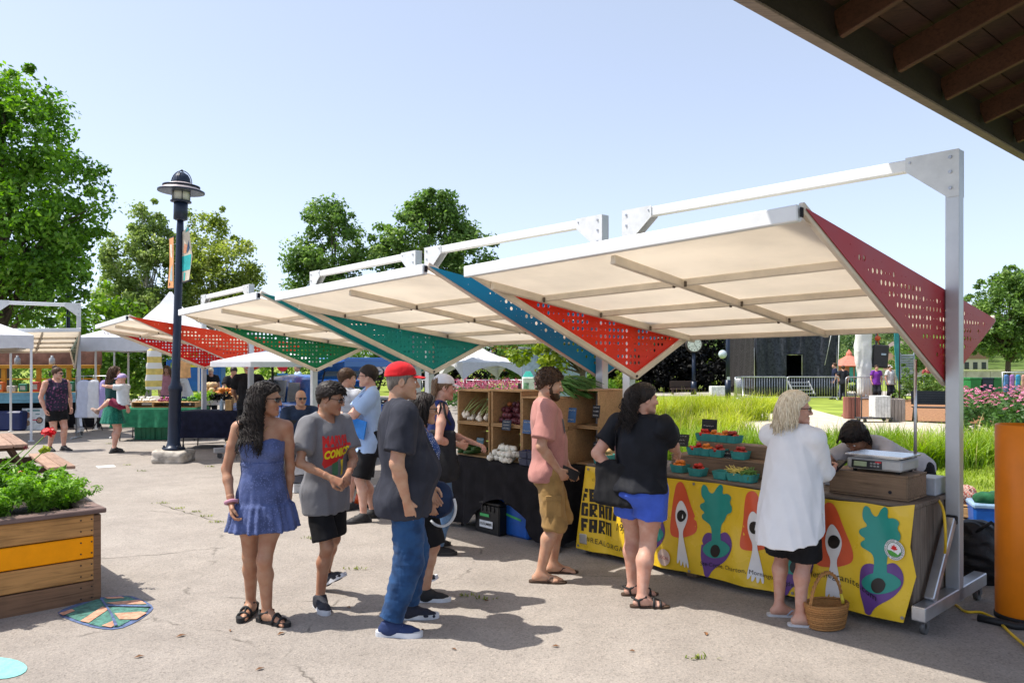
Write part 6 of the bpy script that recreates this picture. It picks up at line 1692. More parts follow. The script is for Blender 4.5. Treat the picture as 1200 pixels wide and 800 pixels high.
def build_grass():
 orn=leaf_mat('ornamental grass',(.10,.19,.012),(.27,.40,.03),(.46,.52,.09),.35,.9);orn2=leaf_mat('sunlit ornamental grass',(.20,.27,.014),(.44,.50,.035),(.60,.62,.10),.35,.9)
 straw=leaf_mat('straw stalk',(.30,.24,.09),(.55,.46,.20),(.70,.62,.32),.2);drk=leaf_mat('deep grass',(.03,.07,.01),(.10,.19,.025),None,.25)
 def band(x0,x1,y0,y1,n,h,seed,mt,label,per,cr):
  r=np.random.RandomState(seed);A=[]
  for i in range(n):
   c=G(x0+(x1-x0)*(i+r.uniform(-.4,.4))/(n-1),r.uniform(y0,y1));k=r.uniform(.5,1.2)
   A.append(np.stack([c.x+r.normal(size=per)*cr*k,c.y+r.normal(size=per)*cr*k,np.zeros(per)],axis=1))
  P_=np.concatenate(A);o=blades(P_,h,.015,mt,'ornamental_grass',label,'grass',None,seed,.8,'stuff',hv=.6)
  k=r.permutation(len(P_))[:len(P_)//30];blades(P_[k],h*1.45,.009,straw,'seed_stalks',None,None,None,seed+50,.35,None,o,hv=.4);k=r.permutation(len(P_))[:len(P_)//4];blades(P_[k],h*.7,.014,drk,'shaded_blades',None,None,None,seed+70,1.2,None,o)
 band(690,1172,531,548,50,.45,5,orn,'band of tall arching green grass along the path behind the counter',270,.19)
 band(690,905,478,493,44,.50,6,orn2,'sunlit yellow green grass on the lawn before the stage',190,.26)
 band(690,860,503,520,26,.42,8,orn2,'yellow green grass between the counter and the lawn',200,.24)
 lawn=leaf_mat('lawn grass',(.16,.24,.02),(.36,.46,.05),(.55,.55,.12),.3,.5)
 A=gp((1075,588),(1200,588),(1300,546),(690,530),(690,545))
 blades(scatter(A,16000,3,.0),.05,.012,lawn,'lawn','short mown lawn behind the stall','grass',None,4,.5,'stuff')
 pk=mat('pink petal',(.62,.20,.33),.6,var=.25,trans=.2);cen=mat('flower centre',(.20,.07,.02),.8);gl=leaf_mat('flower leaf',(.02,.06,.01),(.07,.15,.03),None,.25)
 r=np.random.RandomState(9)
 poly=gp((1118,515),(1265,515),(1290,482),(1118,484))
 o=thing('flower_bed','dense bed of pink coneflowers behind the orange pipe','flowers',G(1180,498))
 P=scatter(poly,520,11)
 m1,m2,m3=MB(),MB(),MB()
 for i,p in enumerate(P):
  q=Vector(p)-o.location;h=r.uniform(.62,1.0);l=Vector((r.normal()*.08,r.normal()*.08,0));t_=q+l+Vector((0,0,h))
  tilt=Matrix.Rotation(r.uniform(-.5,.5),3,'X')@Matrix.Rotation(r.uniform(-.5,.5),3,'Y');np_=9;rr_=r.uniform(.045,.065)
  for k in range(np_):
   a=2*math.pi*k/np_;d=Vector((math.cos(a),math.sin(a),0));s_=Vector((-d.y,d.x,0))*.013
   m1.add([t_+tilt@(d*.012-s_*.6),t_+tilt@(d*rr_*.7-s_+Vector((0,0,-.006))),t_+tilt@(d*rr_+Vector((0,0,-.02))),t_+tilt@(d*rr_*.7+s_+Vector((0,0,-.006))),t_+tilt@(d*.012+s_*.6)],[(0,1,2,3,4)])
  m2.ball(t_+tilt@Vector((0,0,.008)),(.017,.017,.013),6)
  m3.tube([q,t_],.004,4,cap=False)
 tag(m1.build('petals',pk,o),kind='stuff');tag(m2.build('flower_centres',cen,o),kind='stuff')
 V,Q=leaf_cloud(np.array([[p[0]-o.location.x,p[1]-o.location.y,r.uniform(.12,.72)]for p in scatter(poly,420,12)]),np.full(420,.2),26,.13,14);np_mesh('leaves',V,Q,gl,o,False)
 o=thing('flower_bed','strip of small pink flowers behind the vegetable crates','flowers',G(580,478))
 Cc=np.array([list(Vector(p)-o.location)for p in scatter(gp((520,486),(640,486),(640,470),(520,470)),260,15)]);Cc[:,2]=.9+np.random.RandomState(2).uniform(-.15,.15,len(Cc))
 V,Q=leaf_cloud(Cc,np.full(len(Cc),.12),7,.1,3);np_mesh('petals',V,Q,leaf_mat('far pink petals',(.3,.05,.10),(.55,.16,.25),None,.2),o,False)
 Cc[:,2]-=.4;V,Q=leaf_cloud(Cc,np.full(len(Cc),.35),16,.14,4);np_mesh('leaves',V,Q,gl,o,False)
 wd=leaf_mat('weed',(.10,.14,.02),(.28,.32,.06),None,.2)
 for i,(px,py)in enumerate(((227,600),(240,605),(212,596),(548,698),(566,702),(818,772),(418,667),(365,631),(255,612),(190,590),(148,545),(128,520),(168,552),(246,547))):
  g=G(px,py);r=np.random.RandomState(i);P=np.array([[g.x+r.normal()*.045,g.y+r.normal()*.015,.004]for _ in range(20)])
  blades(P,.024,.010,wd,'weed_tuft','small weed tuft growing from a crack in the pavement','weed','weed tufts in the pavement',i,1.1,'thing')
def flat(name,poly,z,mt,kind='structure',**kw):
 p=[tuple(q)for q in poly];p=p if poly_area(p)>0 else p[::-1]
 V,Fc=sheet(p,[],lambda x,y,d:Vector((x,y,z)))
 m=MB();m.add(V,Fc);o=m.build(name,mt,None);return tag(o,kind=kind,**kw)
def asphalt():
 m,nt,b=_new('worn asphalt');L=nt.links.new
 tc=N(nt,'ShaderNodeTexCoord');P=tc.outputs['Object']
 big=N(nt,'ShaderNodeTexNoise',Scale=.35,Detail=6.0,Roughness=.62);L(P,big.inputs['Vector'])
 med=N(nt,'ShaderNodeTexNoise',Scale=3.2,Detail=6.0,Roughness=.6);L(P,med.inputs['Vector'])
 r1=ramp(nt,[(.3,(.265,.236,.212)),(.55,(.315,.283,.256)),(.75,(.355,.322,.292))]);L(big.outputs['Fac'],r1.inputs['Fac'])
 r2=ramp(nt,[(.3,(.87,.87,.87)),(.7,(1.06,1.06,1.06))]);L(med.outputs['Fac'],r2.inputs['Fac'])
 mu=N(nt,'ShaderNodeMixRGB',blend_type='MULTIPLY');mu.inputs['Fac'].default_value=1;L(r1.outputs[0],mu.inputs['Color1']);L(r2.outputs[0],mu.inputs['Color2'])
 vo=N(nt,'ShaderNodeTexVoronoi',Scale=95.0);L(P,vo.inputs['Vector'])
 r3=ramp(nt,[(.0,(.55,.53,.52)),(.35,(.92,.92,.92)),(.75,(1.06,1.05,1.03)),(1.0,(1.3,1.27,1.22))]);L(vo.outputs['Color'],r3.inputs['Fac'])
 mu2=N(nt,'ShaderNodeMixRGB',blend_type='MULTIPLY');mu2.inputs['Fac'].default_value=.8;L(mu.outputs[0],mu2.inputs['Color1']);L(r3.outputs[0],mu2.inputs['Color2'])
 wz=N(nt,'ShaderNodeTexNoise',Scale=1.1,Detail=6.0,Roughness=.6);L(P,wz.inputs['Vector'])
 mx=N(nt,'ShaderNodeMixRGB');mx.inputs['Fac'].default_value=.35;L(P,mx.inputs['Color1']);L(wz.outputs['Color'],mx.inputs['Color2'])
 ve=N(nt,'ShaderNodeTexVoronoi',Scale=.42,feature='DISTANCE_TO_EDGE');L(mx.outputs[0],ve.inputs['Vector'])
 rc=ramp(nt,[(.0,(.8,.8,.8)),(.0016,(.5,.5,.5)),(.0045,(0,0,0))]);L(ve.outputs['Distance'],rc.inputs['Fac'])
 rb=ramp(nt,[(.48,(0,0,0)),(.62,(1,1,1))]);L(med.outputs['Fac'],rb.inputs['Fac'])
 mc=N(nt,'ShaderNodeMath',operation='MULTIPLY');L(rc.outputs[0],mc.inputs[0]);L(rb.outputs[0],mc.inputs[1])
 m3=N(nt,'ShaderNodeMixRGB');L(mc.outputs[0],m3.inputs['Fac']);L(mu2.outputs[0],m3.inputs['Color1']);m3.inputs['Color2'].default_value=(.08,.07,.06,1)
 st=N(nt,'ShaderNodeTexNoise',Scale=1.7,Detail=4.0);L(P,st.inputs['Vector'])
 rs=ramp(nt,[(.62,(0,0,0)),(.76,(.26,.26,.26))]);L(st.outputs['Fac'],rs.inputs['Fac'])
 m4=N(nt,'ShaderNodeMixRGB');L(rs.outputs[0],m4.inputs['Fac']);L(m3.outputs[0],m4.inputs['Color1']);m4.inputs['Color2'].default_value=(.17,.155,.14,1)
 L(m4.outputs[0],b.inputs['Base Color']);b.inputs['Roughness'].default_value=.9;b.inputs['Specular IOR Level'].default_value=.2
 bp=N(nt,'ShaderNodeBump',Strength=.55);bp.inputs['Distance'].default_value=.004;L(vo.outputs['Distance'],bp.inputs['Height'])
 b2=N(nt,'ShaderNodeBump',Strength=.3);b2.inputs['Distance'].default_value=.02;L(med.outputs['Fac'],b2.inputs['Height']);L(bp.outputs[0],b2.inputs['Normal'])
 L(b2.outputs[0],b.inputs['Normal'])
 return m
def build_ground():
 grassy=mat('dry grass ground',(.21,.26,.045),.95,0,.35,.5,.5,30,.1,col2=(.12,.16,.025))
 m=MB();m.quad((-900,-60,-.02),(900,-60,-.02),(900,1600,-.02),(-900,1600,-.02));tag(m.build('ground',grassy),kind='structure')
 flat('plaza_pavement',[(13.9,-12),(13.9,.65),(5.6,9.42),(-1.0,16.4),(-1,30),(4,40),(-60,40),(-60,-12)],0,asphalt())
 conc=mat('pale concrete',(.40,.37,.33),.9,0,.1,2,.3,90)
 e0,e1=Vector((5.62,9.40)),Vector((-1.0,16.4));nrm2=Vector((.727,.687));d=(e1-e0).normalized()
 a=e0-d*11;flat('concrete_border',[tuple(a-nrm2*.02),tuple(e1-nrm2*.02),tuple(e1+nrm2*.45),tuple(a+nrm2*.45)],.004,conc)
 path=mat('pale gravel path',(.50,.44,.36),.95,0,.1,3,.4,120)
 flat('path',gp((660,507),(800,500),(860,489),(905,480),(940,476),(985,488),(1120,497),(1300,497),(1300,507),(1120,511),(960,521),(860,514),(660,513)),-.008,path)
 mul=mat('bark mulch',(.30,.15,.07),.95,0,.3,14,.8,60)
 flat('mulch_bed',gp((985,487),(1000,468),(1180,466),(1180,496),(1120,496)),-.004,mul);flat('mulch_bed',gp((690,497),(690,490),(880,485),(860,490),(800,499)),-.004,mul)
 flat('path',gp((760,463.5),(1250,463.5),(1250,458),(760,458)),-.008,conc)
 tq=mat('turquoise road paint',(.22,.52,.50),.85,0,.12,22,.3,90)
 flat('painted_spot',[tuple(G(-8+40*math.cos(t),783+13*math.sin(t))[:2])for t in np.linspace(0,6.1,22)],.004,tq)
 def pp(pts):return[(x,y)for x,y in[tuple(G(px,py)[:2])for px,py in pts]]
 outl=[(65,720),(76,712),(115,700),(150,697),(168,703),(181,711),(176,718),(160,729),(138,738),(115,737),(90,730)]
 dt,og,bl=mat('teal road paint',(.07,.19,.155),.9,0,.25,26,.3,90),mat('salmon road paint',(.52,.27,.18),.9,0,.2,26,.3,90),mat('blue road paint',(.09,.13,.25),.9,0,.25,26,.3,90)
 flat('painted_leaf',smooth_poly(pp(outl),1),.004,bl)
 for i,(p,mt)in enumerate((([(71,719),(113,703),(150,699.5),(176,711),(172,717),(138,735.5),(117,735),(92,728)],dt),)):flat('painted_leaf',pp(p),.008,mt)
 for p in([(69,720),(84,715),(88,717),(74,722.5)],[(94,729),(120,712),(129,714),(117,722),(104,731)],[(122,701),(142,700),(146,702),(126,703)],[(124,707.5),(164,704),(172,709),(134,709.5)],[(134,720),(165,718),(172,719.5),(160,727),(140,727)],[(119,734.5),(134,728),(136,733),(130,736.5)]):flat('painted_leaf',pp(p),.012,og)
 for p in([(116,701.5),(119,701.3),(132,721),(138,735),(134,735.5),(129,721)],[(124,710),(176,711.5),(176,713),(126,712)]):flat('painted_leaf',pp(p),.016,bl)
 flat('paint_stripe',pp([(112,546),(133,544.5),(136,547),(115,548.5)]),.004,mat('white road paint',(.6,.6,.58),.8))
 cr=mat('crack dirt',(.05,.045,.035),.95)
 for k,pts in enumerate(([(186,590),(205,597),(226,603),(244,608),(268,612)],[(118,655),(170,651),(225,645),(280,640)],[(225,560),(300,556),(352,566)])):
  rr=random.Random(k);q=[]
  P_=[G(*p)for p in pts]
  for a,b in zip(P_,P_[1:]):
   n=max(2,int((b-a).length/.09))
   for i in range(n):c=a.lerp(b,i/n);q.append((c.x+rr.uniform(-.02,.02),c.y+rr.uniform(-.02,.02),rr.uniform(.0015,.005)))
  m=MB()
  for(x0,y0,w0),(x1,y1,w1)in zip(q,q[1:]):
   d=Vector((y0-y1,x1-x0)).normalized();m.add([(x0-d.x*w0,y0-d.y*w0,.004),(x1-d.x*w1,y1-d.y*w1,.004),(x1+d.x*w1,y1+d.y*w1,.004),(x0+d.x*w0,y0+d.y*w0,.004)],[(0,1,2,3)])
  tag(m.build('pavement_crack',cr),kind='structure')
 dl=mat('dry leaf',(.22,.10,.04),.8,var=.3)
 for k in range(16):
  rr=random.Random(k+5);g=G(rr.uniform(130,900),rr.uniform(640,790))if k else G(163,770)
  m=MB();a=rr.uniform(0,6);s=rr.uniform(.015,.035);u=Vector((math.cos(a),math.sin(a),0));v=Vector((-u.y,u.x,0))
  m.add([-u*s,-v*s*.45+Vector((0,0,.008)),u*s,v*s*.45+Vector((0,0,.006))],[(0,1,2,3)]);o=m.build('dry_leaf',dl);o.location=g+Vector((0,0,.006));tag(o,'small dry brown leaf lying on the pavement','leaf','dry leaves on the pavement')
 m=MB();nx,ny=60,10;vs=[]
 for j in range(ny+1):
  for i in range(nx+1):
   x=-60+i*6;y=190+j*18;t=min(1,j/6.0)
   vs.append((x,y,-.5+(15+3.5*math.sin(x*.03+1)+2*math.sin(x*.09))*(t*t*(3-2*t))*min(1,max(0,(x+20)/50))))
 m.add(vs,[(j*(nx+1)+i,j*(nx+1)+i+1,(j+1)*(nx+1)+i+1,(j+1)*(nx+1)+i)for j in range(ny)for i in range(nx)],0,True);tag(m.build('hill',mat('hill grass',(.085,.13,.03),.95,0,.3,.2,.5,3,.1)),kind='structure')
 hv=np.array([v for v in vs if v[2]>1.2 and v[0]>0]);r=np.random.RandomState(3);C=hv[r.randint(0,len(hv),1500)]+np.stack([r.uniform(-3,3,1500),r.uniform(-8,8,1500),r.uniform(.8,3.2,1500)],axis=1)
 V,Q=leaf_cloud(C,np.full(1500,2.3),46,1.0,5);o=np_mesh('far_wood',V,Q,leaf_mat('far wood leaf',(.03,.065,.02),(.085,.15,.04),(.15,.22,.06),.2,.05),None,False);tag(o,'wooded hillside far behind the stage','wood',kind='stuff')
 def house(px,py,Y,w,h,d,wall,roofc,lb,floors=2):
  c=PX(px,py,Y);t=thing('house',lb,'house',(c.x,Y,c.z),0,'far houses')
  m=MB();m.box((0,0,h/2),(w,d,h),ch=.02);wl=m.build('wall',mat('house wall %.2f'%wall[1],wall,.8),t)
  m=MB();m.prism([(-w/2-.4,h),(w/2+.4,h),(w/4,h+w*.22),(-w/4,h+w*.22)],-d/2-.3,d/2+.3,Matrix(((1,0,0),(0,0,1),(0,1,0))));m.build('roof',mat('house roof %.2f'%roofc[0],roofc,.8),t)
  for f in range(floors):
   for k in range(max(2,int(w/2.2))):
    m=MB();x=-w/2+w*(k+.5)/max(2,int(w/2.2));m.box((x,-d/2-.01,h*(f+.55)/floors),(w*.1+.3,.06,h/floors*.5));wi=m.build('window',mat('dark window',(.03,.035,.045),.15),t)
    m=MB();m.box((x,-d/2-.045,h*(f+.55)/floors-h/floors*.27),(w*.12+.35,.06,.1));m.build('sill',mat('white sill',(.6,.6,.6),.6),wi)
 house(1066,446,165,8.5,6.6,6,(.22,.13,.10),(.16,.12,.11),'brown brick house with balconies on the far hillside',3);house(1130,440,205,9,4.5,6,(.5,.46,.40),(.25,.14,.10),'pale low house on the far hillside right of the brown one',1);house(1040,432,225,9,4.5,7,(.45,.40,.36),(.28,.12,.09),'small house with reddish roof high on the far hillside',2)
 house(592,449,75,2.6,3.6,4,(.50,.12,.06),(.3,.3,.3),'narrow red brick house behind the white arched tent',2)
 t=thing('shed','pale blue grey shed under the linden tree','shed',G(648,475)+Vector((.2,2,0)),R(-8))
 m=MB()
 for k in range(12):m.box((-1.21+k*.22,0,1.1),(.215,2.0,2.2))
 m.build('wall',mat('blue grey siding',(.27,.34,.42),.6,0,.05),t);m=MB();m.box((0,0,2.25),(2.9,2.3,.08),Matrix.Rotation(R(4),3,'Y'));m.build('roof',mat('grey roof sheet',(.3,.31,.33),.5),t)
 m=MB();m.box((-.9,-1.02,.95),(.7,.05,1.9));m.build('door',mat('shed door',(.30,.37,.45),.6),t)
def build_pavilion():
 A,D_=PX(880,0,1),None
 h=2.25
 ya,yb=F*h/(HOR-0),F*h/(HOR-182);a=Vector(((880-600)*ya/F,ya,H+h));b=Vector((600*yb/F,yb,H+h))
 d=(b-a).normalized();inw=Vector((d.y,-d.x,0));up=Vector((0,0,1));sl=(inw*1.0+up*.30).normalized()
 p0,p1=a-d*3.2,b+d*3.0
 t=thing('pavilion_roof','dark wooden roof edge of a pavilion with rafters at the top right corner','roof',(p0.x,p0.y,0));O=Vector((p0.x,p0.y,0));L_=(p1-p0).length;Dp=4.6
 fa=wood_mat('eave board',(.028,.018,.013),.6,1.5,'X',.7);lip=wood_mat('eave lip',(.20,.145,.12),.6,1.5,'X',.6);dk=wood_mat('dark roof boards',(.046,.020,.011),.4,1.4,'X',.75);rf=wood_mat('rafter wood',(.085,.034,.017),.5,1.4,'X',.7)  # eave board near-black: shadow behind the lip is put into its colour
 M3=Matrix((d,sl,d.cross(sl))).transposed();M3=M3 if M3.col[2].z>0 else Matrix((d,sl,sl.cross(d))).transposed()
 def bx(m,s0,s1,w0,w1,z,th):
  c=p0-O+d*((s0+s1)/2)+sl*((w0+w1)/2)+M3.col[2]*z;m.box(c,(s1-s0,w1-w0,th),M3)
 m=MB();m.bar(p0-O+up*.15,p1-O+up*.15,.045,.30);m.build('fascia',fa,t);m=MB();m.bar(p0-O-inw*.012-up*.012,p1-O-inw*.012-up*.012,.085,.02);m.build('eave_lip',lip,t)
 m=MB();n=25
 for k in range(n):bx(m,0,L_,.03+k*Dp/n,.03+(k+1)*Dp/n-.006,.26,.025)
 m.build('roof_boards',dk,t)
 m=MB();bx(m,-.05,L_+.05,-.02,Dp+.05,.30,.04);m.build('roofing',mat('grey shingle',(.12,.12,.13),.9,bump=.5),t)
 rd=(inw*.86+d*.0+up*.258).normalized()
 for k in range(11):
  s=.35+k*.98;m=MB();q=p0-O+d*s
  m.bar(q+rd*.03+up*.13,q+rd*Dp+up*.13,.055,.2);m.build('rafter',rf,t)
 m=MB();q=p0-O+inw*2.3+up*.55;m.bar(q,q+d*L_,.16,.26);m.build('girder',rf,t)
 for k in range(9):
  m=MB();q=p0-O+d*(.2+k*1.25)-inw*.03+up*.04;m.tube([q+up*.03,q,q-up*.035+d*.01,q-up*.05+d*.025,q-up*.035+d*.04,q+d*.042-up*.02],.0035,5);m.build('hook',mat('steel bolt',(.4,.4,.42),.3,.9),t)
 for s in(1.2,L_-1.0):
  m=MB();q=p0-O+d*s+inw*2.3;m.box((q.x,q.y,(q.z+.42)/2),(.16,.16,q.z+.42));m.build('post',rf,t)
def build_right_side():
 g=G(1196,727);o=thing('orange_pipe','tall bright orange round pipe standing at the right edge','pipe',g+Vector((.05,.05,0)))
 og=mat('orange plastic',(.86,.23,.008),.42,0,.05,3,.04,20,spec=.35);rad=.163;ht=1.305
 m=MB();m.lathe([(rad-.006,.0),(rad,.006),(rad,ht-.004),(rad-.004,ht),(rad-.012,ht),(rad-.012,.3),(.001,.3)],(0,0,0),48);m.build('shell',og,o)
 m=MB();m.lathe([(rad+.002,.0),(rad+.006,.004),(rad+.006,.03),(rad+.002,.034)],(0,0,0),40);m.build('foot_ring',BLACK_RUB(),o)
 m=MB();cord=[(1098,583,.80),(1106,600,.74),(1108,640,.52),(1104,668,.3),(1118,706,.02),(1132,716,.012),(1150,717,.012),(1168,726,.012),(1185,742,.012),(1215,768,.012)]
 pts=[G(x,y,z)for x,y,z in cord];P=[]
 for i in range(len(pts)-1):
  q0,q1,q2,q3=pts[max(0,i-1)],pts[i],pts[i+1],pts[min(len(pts)-1,i+2)]
  for k in range(8):
   s=k/8;P.append(.5*((2*q1)+(q2-q0)*s+(2*q0-5*q1+4*q2-q3)*s*s+(3*q1-q0-3*q2+q3)*s**3))
 P.append(pts[-1]);P=[Vector((p.x,p.y,max(.009,p.z)))for p in P]
 m.tube(P,.009,8);tag(m.build('extension_cord',mat('yellow cord',(.72,.46,.02),.45)),'yellow extension cord hanging off the counter and running past the orange pipe','cord')
 m=MB();m.tube([G(1146,727)+Vector((0,0,.02)),G(1165,731)+Vector((0,0,.02)),G(1190,737)+Vector((0,0,.02)),G(1230,738)+Vector((0,0,.02))],.025,8);tag(m.build('black_hose',BLACK_RUB(),None,True),'black hose lying on the ground by the orange pipe','hose')
 g=G(1150,690)+Vector((.12,.2,0));t=thing('duffel_bag','black bag slumped on the ground behind the tall post','bag',g)
 P_=[ell((0,0,.22),(.22,.18,.26),None,.05),ell((.12,.02,.12),(.2,.18,.16),None,.05),ell((-.08,-.03,.36),(.12,.1,.14),None,.05)]
 P_=[cut(p,[((0,0,.002),(0,0,-1))])for p in P_]
 V,Q=sdf_mesh(P_,.014,folds(8,.022,(14,14,14)),2);np_mesh('pouch',V,Q,mat('black nylon',(.008,.008,.009),.5,bump=.3),t);m=MB();m.tube([(-.12,-.1,.4),(-.02,-.16,.5),(.1,-.12,.42)],.014,6);m.build('strap',MATS['black nylon'],t,True)
 g=G(1150,640);t=crate('wooden_crate','light wooden crate with red netting on top behind the tall post',g+Vector((-.03,.35,0)),R(-47),(.40,.34,.36),CRATEW(),3)
 m=MB();
 for k in range(3):m.box((0,-.166,.07+k*.11),(.36,.014,.09))
 m.build('front_slats',CRATEW(),t)
 P_=[ell((rnd.uniform(-.14,.14),rnd.uniform(-.1,.1),.03+rnd.uniform(0,.06)),(.09,.08,.07),None,.03)for _ in range(9)]
 V,Q=sdf_mesh(P_,.012,folds(9,.015,(30,30,30)),1);o=np_mesh('netting',V,Q,cloth_mat('red white netting',(.42,.09,.06),.3,'check',(.55,.42,.36),60));o.location=g+Vector((-.03,.35,.365));tag(o,'heap of red and white mesh produce bags on the light crate','mesh bags')
 g=G(1168,655)+Vector((.22,.45,0));t=thing('storage_bin','blue bin lined with a bag beside the orange pipe','bin',g,R(-20));m=MB();m.box((0,0,.2),(.30,.30,.40),taper=1.1,ch=.02);m.build('tub',mat('blue bin plastic',(.012,.10,.42),.35),t)
 m=MB();m.box((0,0,.40),(.34,.34,.05),ch=.015);m.build('liner',cloth_mat('light blue liner',(.25,.38,.55),.1,rough=.4),t)
 P_=[ell((rnd.uniform(-.1,.1),rnd.uniform(-.08,.08),.02),(.08,.07,.06),None,.03)for _ in range(6)]
 V,Q=sdf_mesh(P_,.012,folds(19,.012,(30,30,30)),1);o=np_mesh('netting',V,Q,cloth_mat('green netting',(.02,.12,.05),.3));o.location=g+Vector((0,.0,.44));tag(o,'dark green mesh bag lying on the blue bin','mesh bag')
def build_planter():
 g=G(118,702);dr=math.atan2(.687,.727);rz=dr
 t=thing('planter_box','large plank planter box with one orange board in the left foreground','planter',g,rz)
 W_,D_,h=2.4,1.25,.645;br=wood_mat('stained plank',(.56,.29,.10),.5,1.5,'X',.65);dkp=wood_mat('dark plank',(.25,.14,.08),.5,1.5,'X',.7);org=mat('orange board paint',(.95,.34,.004),.6,0,.05,5,.15,40,.12)
 bh=h/4
 for k in range(4):
  m=MB();z=h-bh*(k+.5)-.012;mt=(br,org,br,dkp)[k]
  m.box((-W_/2,.016,z),(W_-.08,.034,bh-.008));m.build('front_board',mt,t)
  m=MB();m.box((-.016,D_/2,z),(.034,D_-.07,bh-.008));m.build('side_board',mt if k!=1 else dkp,t)
  m=MB();m.box((-W_/2,D_-.016,z),(W_-.08,.034,bh-.008));m.build('back_board',dkp,t)
 for x,y in((-.02,.02),(-.02,D_-.02),(-W_+.02,.02),(-W_+.02,D_-.02)):
  m=MB();m.box((x-.004*(1 if x>-1 else-1),y,h/2-.012),(.052,.05,h-.02));m.build('corner_post',dkp,t)
 m=MB();m.bar((-W_-.05,.03,h+.006),(.03,.03,h+.006),.13,.035);m.bar((-.035,.096,h+.006),(-.035,D_+.05,h+.006),.13,.035);m.bar((-W_-.05,D_-.02,h+.006),(-.097,D_-.02,h+.006),.15,.035);m.build('rim',wood_mat('grey rim',(.20,.135,.12),.6,1.5,'X',.7),t)
 m=MB();m.box((-W_/2,D_/2,.585),(W_-.08,D_-.08,.04));m.build('soil',mat('soil',(.03,.02,.013),.95,bump=.8),t)
 m=MB()
 for k in range(4):
  for dx in(-.06,-.13):
   for dz in(-.04,.04):m.tube([(dx,-.0005,h-bh*(k+.5)-.012+dz),(dx,-.004,h-bh*(k+.5)-.012+dz)],.006,8)
 build_each(m,'nail_head',mat('dark bolt',(.05,.04,.035),.5,.6),t)
 M=t.matrix_basis
 W=lambda x,y,z=.605:M@Vector((x,y,z))
 fern=leaf_mat('bright herb leaf',(.10,.24,.02),(.28,.50,.06),(.44,.60,.14),.4);dkl=leaf_mat('dark herb leaf',(.05,.14,.015),(.17,.34,.04),(.3,.46,.08),.35)
 r=np.random.RandomState(4)
 def feathery(x,y,hgt,n,mt,label,seed,spread=.3,leafs=.055):
  o=thing('herb_plant',label,'plant',W(x,y));rr=np.random.RandomState(seed);m=MB();C=[]
  for i in range(n):
   a=rr.uniform(0,6.28);l=hgt*rr.uniform(.6,1.1);e=Vector((math.cos(a)*spread*rr.uniform(.3,1),math.sin(a)*spread*rr.uniform(.3,1),l));mid=e*.5+Vector((0,0,l*.18))
   m.tube([(0,0,0),mid,e],[.004,.003,.0015],4,cap=False)
   for s in np.linspace(.25,1,9):
    p=Vector((0,0,0)).lerp(mid,s*2)if s<.5 else mid.lerp(e,s*2-1)
    C.append(p)
  m.build('stems',mat('herb stem',(.16,.26,.05),.6),o)
  V,Q=leaf_cloud(np.array([list(c)for c in C]),np.full(len(C),.045),9,leafs,seed,up=.9,aspect=.28);np_mesh('leaves',V,Q,mt,o,False)
  return o
 k=0
 for x,y,hg,n,mt,lb in((-.32,.28,.30,34,fern,'feathery bright green herb at the near right corner of the planter'),(-.62,.22,.24,30,fern,'feathery light herb in the middle of the planter front'),(-.95,.22,.34,30,dkl,'leafy herb at the left of the planter front'),(-.85,.62,.46,34,dkl,'tall leafy plant at the back left of the planter'),(-.48,.7,.34,30,dkl,'leafy herb behind the feathery one'),(-1.25,.4,.42,34,fern,'bright leafy plant at the far left of the planter'),(-.22,.75,.22,20,dkl,'small herb at the back right of the planter'),(-1.3,.85,.5,30,dkl,'tall plant at the back of the planter'),(-.14,.45,.2,20,fern,'low herb along the right rim of the planter')):
  feathery(x,y,hg,n,mt,lb,40+k,.26 if k!=1 else .22,.07 if mt is dkl else .05);k+=1
 def bloom(px,py,Yd,root,label,mt,n,rr_,size):
  p=PX(px,py,Yd);o=thing('flower',label,'flower',W(*root));q=p-o.location;m=MB();m.tube([(0,0,0),q*.5+Vector((.01,0,.03)),q],[.006,.005,.004],5);m.build('stem',mat('herb stem',(.16,.26,.05),.6),o)
  V,Q=leaf_cloud(np.array([list(q)]),np.array([rr_]),n,size,5,aspect=.8);np_mesh('petals',V,Q,mt,o,False)
 redp=mat('red petal',(.62,.012,.02),.5,var=.3,trans=.2);yel=mat('lime petal',(.45,.50,.04),.5,var=.2,trans=.2);orp=mat('orange petal',(.62,.14,.012),.5,var=.2,trans=.2);mar=mat('maroon petal',(.2,.02,.02),.6)
 bloom(57,506,5.9,(-.75,.5),'red geranium bloom on a tall stem above the planter',redp,60,.042,.045);bloom(53,527,5.9,(-.72,.45),'yellow green bloom below the red geranium',yel,16,.03,.05);bloom(30,525,5.8,(-.9,.4),'dark red bud on a thin stem left of the geranium',mar,22,.022,.03);bloom(25,555,5.7,(-.85,.4),'orange marigold low among the herbs',orp,26,.025,.03)
 tw=wood_mat('pinkish table planks',(.38,.245,.18),.65,1.4,'X',.75)
 def picnic(label,loc,rz,s=1.0,mt=tw,L_=1.8):
  t=thing('picnic_table',label,'picnic table',loc,rz)
  m=MB()
  for k in range(5):m.box((0,-.30+k*.15,.74),(L_,.142,.04))
  m.build('table_top',mt,t)
  for y in(-.72,.72):
   m=MB()
   for k in(-.075,.075):m.box((0,y+k,.44),(L_,.142,.04))
   m.build('bench_seat',mt,t)
  dkw=wood_mat('dark leg wood',(.10,.06,.04),.5,2,'Z',.8)
  for x in(-L_/2+.3,L_/2-.3):
   for s_ in(-1,1):
    m=MB();m.bar((x,s_*.22,.71),(x,s_*.62,.0),.04,.1,(1,0,0));m.build('leg',dkw,t)
   m=MB();m.bar((x+.042,-.78,.40),(x+.042,.78,.40),.04,.09);m.bar((x+.042,-.36,.695),(x+.042,.36,.695),.04,.08);m.build('crossbeam',dkw,t)
  return t
 picnic('pinkish plank picnic table just behind the left planter',(-6.6,9.6,0),R(128.5))
